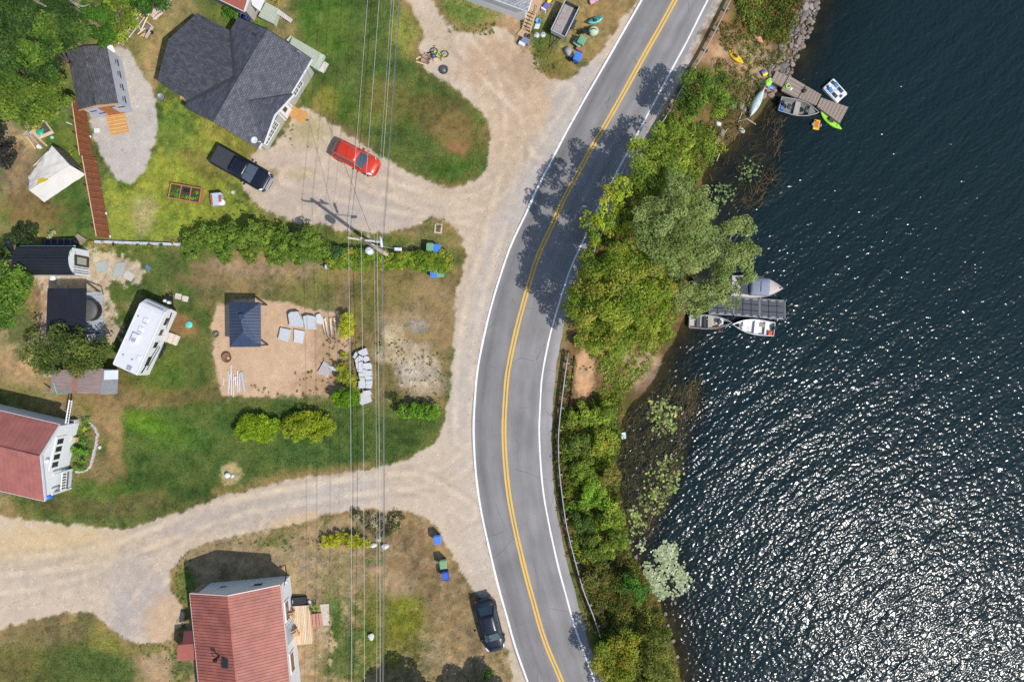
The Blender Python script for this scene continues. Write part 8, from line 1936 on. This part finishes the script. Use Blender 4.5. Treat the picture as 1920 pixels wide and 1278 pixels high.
for a, b, c, d_, m in ((45, 236, 75, 274, grey_w), (47, 246, 80, 278, mat('pinkish_grey_board', (.45, .39, .35), .8, .2, 4)), (58, 246, 88, 274, pale_w), (56, 252, 70, 270, mat('old_board', (.40, .30, .22), .8, .2, 4)), (44, 252, 58, 240, grey_w), (50, 256, 66, 279, pale_w), (52, 236, 62, 262, mat('pinkish_grey_board', (.45, .39, .35)))):
    wb(MB().tube([P(a, b, .1 + random.uniform(0, .12)), P(c, d_, .1 + random.uniform(0, .1))], .09, 4), 'board', m, R)
toy('white_bucket', 'white bucket at the end of the old board pile', 'bucket', 77, 277, lambda R: MB().lathe([(.16, 0), (.2, .36), (.17, .36), (.14, .1), (0, .1)], 0, 0, 12).build('bucket_body', white_w, R), 0, 0)
R = thing('lattice_fence', 'short white lattice panel at the edge of the wood above the sandbox', 'trellis', P(101, 217))
for dz in (0, .35): wb(MB().tube([P(84, 226, .3 + dz), P(111, 210, .3 + dz)], .035, 4), 'rail', white_w, R)
for i in range(8): f = (i + .5) / 8; wb(MB().tube([P(84 + 27 * f, 226 - 16 * f, .1), P(84 + 27 * f, 226 - 16 * f, .75)], .03, 4), 'slat', white_w, R)
toy('white_stick', 'white stick on the grass beside the boardwalk', 'stick', 130, 231.5, lambda R: MB().box(0, 0, 0, .6, .08, .04).build('stick', white_w, R), -.4, 0)

# ---- ladder, cart, boards north of the shed
R = thing('ladder', 'long pale wooden ladder lying from the shed to the brush', 'ladder', P(246, 50)); lad = mat('pale_ladder_wood', (.52, .45, .34), .8, .15, 4)
A1, A2, B1, B2 = P(221.5, 82.5, .3), P(270.5, 17, .7), P(230, 86, .3), P(279, 22, .7)
wb(MB().tube([A1, A2], .055, 4), 'rail', lad, R); wb(MB().tube([B1, B2], .055, 4), 'rail', lad, R)
for i in range(13): f = (i + .5) / 13; wb(MB().tube([A1.lerp(A2, f), B1.lerp(B2, f)], .03, 5), 'rung', lad, R)
R = thing('garden_cart', 'green cart full of scrap lumber beside the ladder', 'cart', P(271, 54)); cg = mat('cart_green', (.16, .20, .165), .6, .15, 4); q = [P(271, 38, .6), P(286.5, 49, .6), P(273, 71, .6), P(256, 57, .6)]
wb(MB().prism([tuple(p.xy) for p in q], .3, .36), 'cart_floor', mat('cart_floor', (.20, .15, .13), .8, .4, 5), R)
for i in range(4): wb(MB().slab([q[i] + Vector((0, 0, .1)), q[(i + 1) % 4] + Vector((0, 0, .1)), q[(i + 1) % 4].lerp(q[(i + 3) % 4], .07) + Vector((0, 0, .1)), q[i].lerp(q[(i + 2) % 4], .05) + Vector((0, 0, .1))], .4), 'side_board', mat('pinkish_white_board', (.50, .46, .43), .7, .15, 4) if i in (0, 1) else cg, R)
for a in ((284.5, 63), (258, 46)): v = P(*a); wb(MB().lathe([(.05, v.y - .08), (.3, v.y - .08), (.3, v.y + .08), (.05, v.y + .08)], v.x, .3, 14, axis='y'), 'wheel', tyre_m, R)
for (a, b, c, d_, m, lb) in ((264, 58, 282, 19, pale_w, 'longest pale beam standing across the green cart'), (257, 42, 264, 58, tim, 'pale beam on the west side of the green cart'), (258, 64, 272, 53, tim, 'short beam across the middle of the green cart'), (262, 68, 272, 62, orange_w, 'orange offcut in the south end of the green cart'), (267, 69, 271, 63, orange_w, 'second orange offcut in the south end of the green cart')):
    p, q_ = P(a, b, .75), P(c, d_, .95 if 'longest' in lb else .75); o = MB().tube([p - p, q_ - p], .07, 4).build('lumber_beam', m, None, p); tag(o, lb, 'beam', 'lumber in the green cart')
R = thing('plank_stack', 'long stack of pinkish planks on the grass at the top edge', 'plank stack', P(300, 16))
for i, (a, b, c, d_, m) in enumerate(((282, 29, 300, 13, 'a'), (285, 32, 316, 1, 'b'), (287, 36, 304, 23, 'a'), (290, 37, 306, 20, 'b'), (296, 22, 321, 0, 'a'), (300, 28, 320, 6, 'b'), (280, 27, 310, -2, 'a'))):
    wb(MB().tube([P(a, b, .1 + .05 * (i % 3)), P(c, d_, .1 + .05 * (i % 3))], .11, 4), 'plank', mat('pinkish_plank', (.50, .40, .34), .8, .18, 4) if m == 'a' else mat('greyish_plank', (.45, .40, .36), .8, .18, 4), R)
flat_piece('concrete_sheet', 'pale grey sheet lying behind the ladder', 'sheet', [(234, 42), (240, 31), (252, 31), (262, 36), (252, 46), (246, 47)], .15, .1, mat('pale_sheet', (.48, .44, .39), .8, .15, 4))
toy('white_board', 'white board at the north-east corner of the dark roofed shed', 'board', 213, 96.5, lambda R: (MB().slab([(-.3, -.35, .3), (.25, -.3, .3), (.35, .3, .6), (-.25, .25, .6)], .04).build('board', white_w, R), MB().box(0, .2, 0, .06, .06, .5).build('prop', white_w, R)), .5, 0)
toy('blue_bin', 'dark blue tub under the corner of the red roofed cottage', 'tub', 463, 36, lambda R: (MB().lathe([(.35, 0), (.45, .6), (.41, .6), (.33, .1), (0, .1)], 0, 0, 16).build('tub_body', mat('deep_blue_plastic', (.02, .035, .22), .5), R), MB().lathe([(.40, .5), (0, .52)], 0, 0, 12).build('contents', mat('deep_blue_dark', (.01, .015, .07), .5), R)), 0, 0)
toy('garden_hose', 'black hose arcing from the north-east corner of the ribbed roof house', 'hose', 545, 1080, lambda R: (MB().tube([(-.45, 1.0, .1), (-.1, .6, .9), (.0, 0, 1.6), (-.15, -.8, 2.2)], .05, 6).build('hose', black_p, R), MB().lathe([(.02, 1.55), (.12, 1.6), (.12, 1.75), (0, 1.8)], .15, .1, 10).build('white_lamp', white_w, R)), 0, 0)
toy('dog_figure', 'small pale stones at the north corner of the pale porch', 'stone', 580, 1127, lambda R: (MB().lathe([(.2, 0), (.2, .12), (0, .18)], 0, 0, 8).build('stone', slab_m, R), MB().lathe([(.14, 0), (.14, .1), (0, .14)], .12, -.25, 7).build('stone', mat('white_granite', (.56, .54, .50)), R)), 0, 0).name = 'edging_stones'
# ---- parts that came out of one loop become one object per piece
def split_pieces(names):
    for o in [q for q in SC.objects if q.type == 'MESH' and q.name.split('.')[0] in names and q.parent]:
        me = o.data; n = len(me.vertices); par = list(range(n))
        def root_of(i):
            while par[i] != i: par[i] = par[par[i]]; i = par[i]
            return i
        for p in me.polygons:
            v = list(p.vertices)
            for k in v[1:]: par[root_of(k)] = root_of(v[0])
        groups = {}
        for p in me.polygons: groups.setdefault(root_of(p.vertices[0]), []).append(p)
        if not 1 < len(groups) < 40: continue
        first = True
        for ps in groups.values():
            u = sorted({i for p in ps for i in p.vertices}); ix = {k: j for j, k in enumerate(u)}
            m2 = bpy.data.meshes.new(me.name); m2.from_pydata([tuple(me.vertices[k].co) for k in u], [], [[ix[k] for k in p.vertices] for p in ps])
            for m_ in me.materials: m2.materials.append(m_)
            m2.polygons.foreach_set('use_smooth', [p.use_smooth for p in ps])
            if first: o.data = m2; first = False
            else:
                c = o.copy(); c.data = m2; COL.objects.link(c)
split_pieces({'rake_board', 'fascia', 'door_casing', 'wrap_print', 'batten', 'stringer', 'door_pane', 'valley', 'leg', 'armrest', 'bonnet_seam', 'rub_rail', 'gunwale', 'stripe', 'flashing', 'window_trim', 'baluster', 'post'})
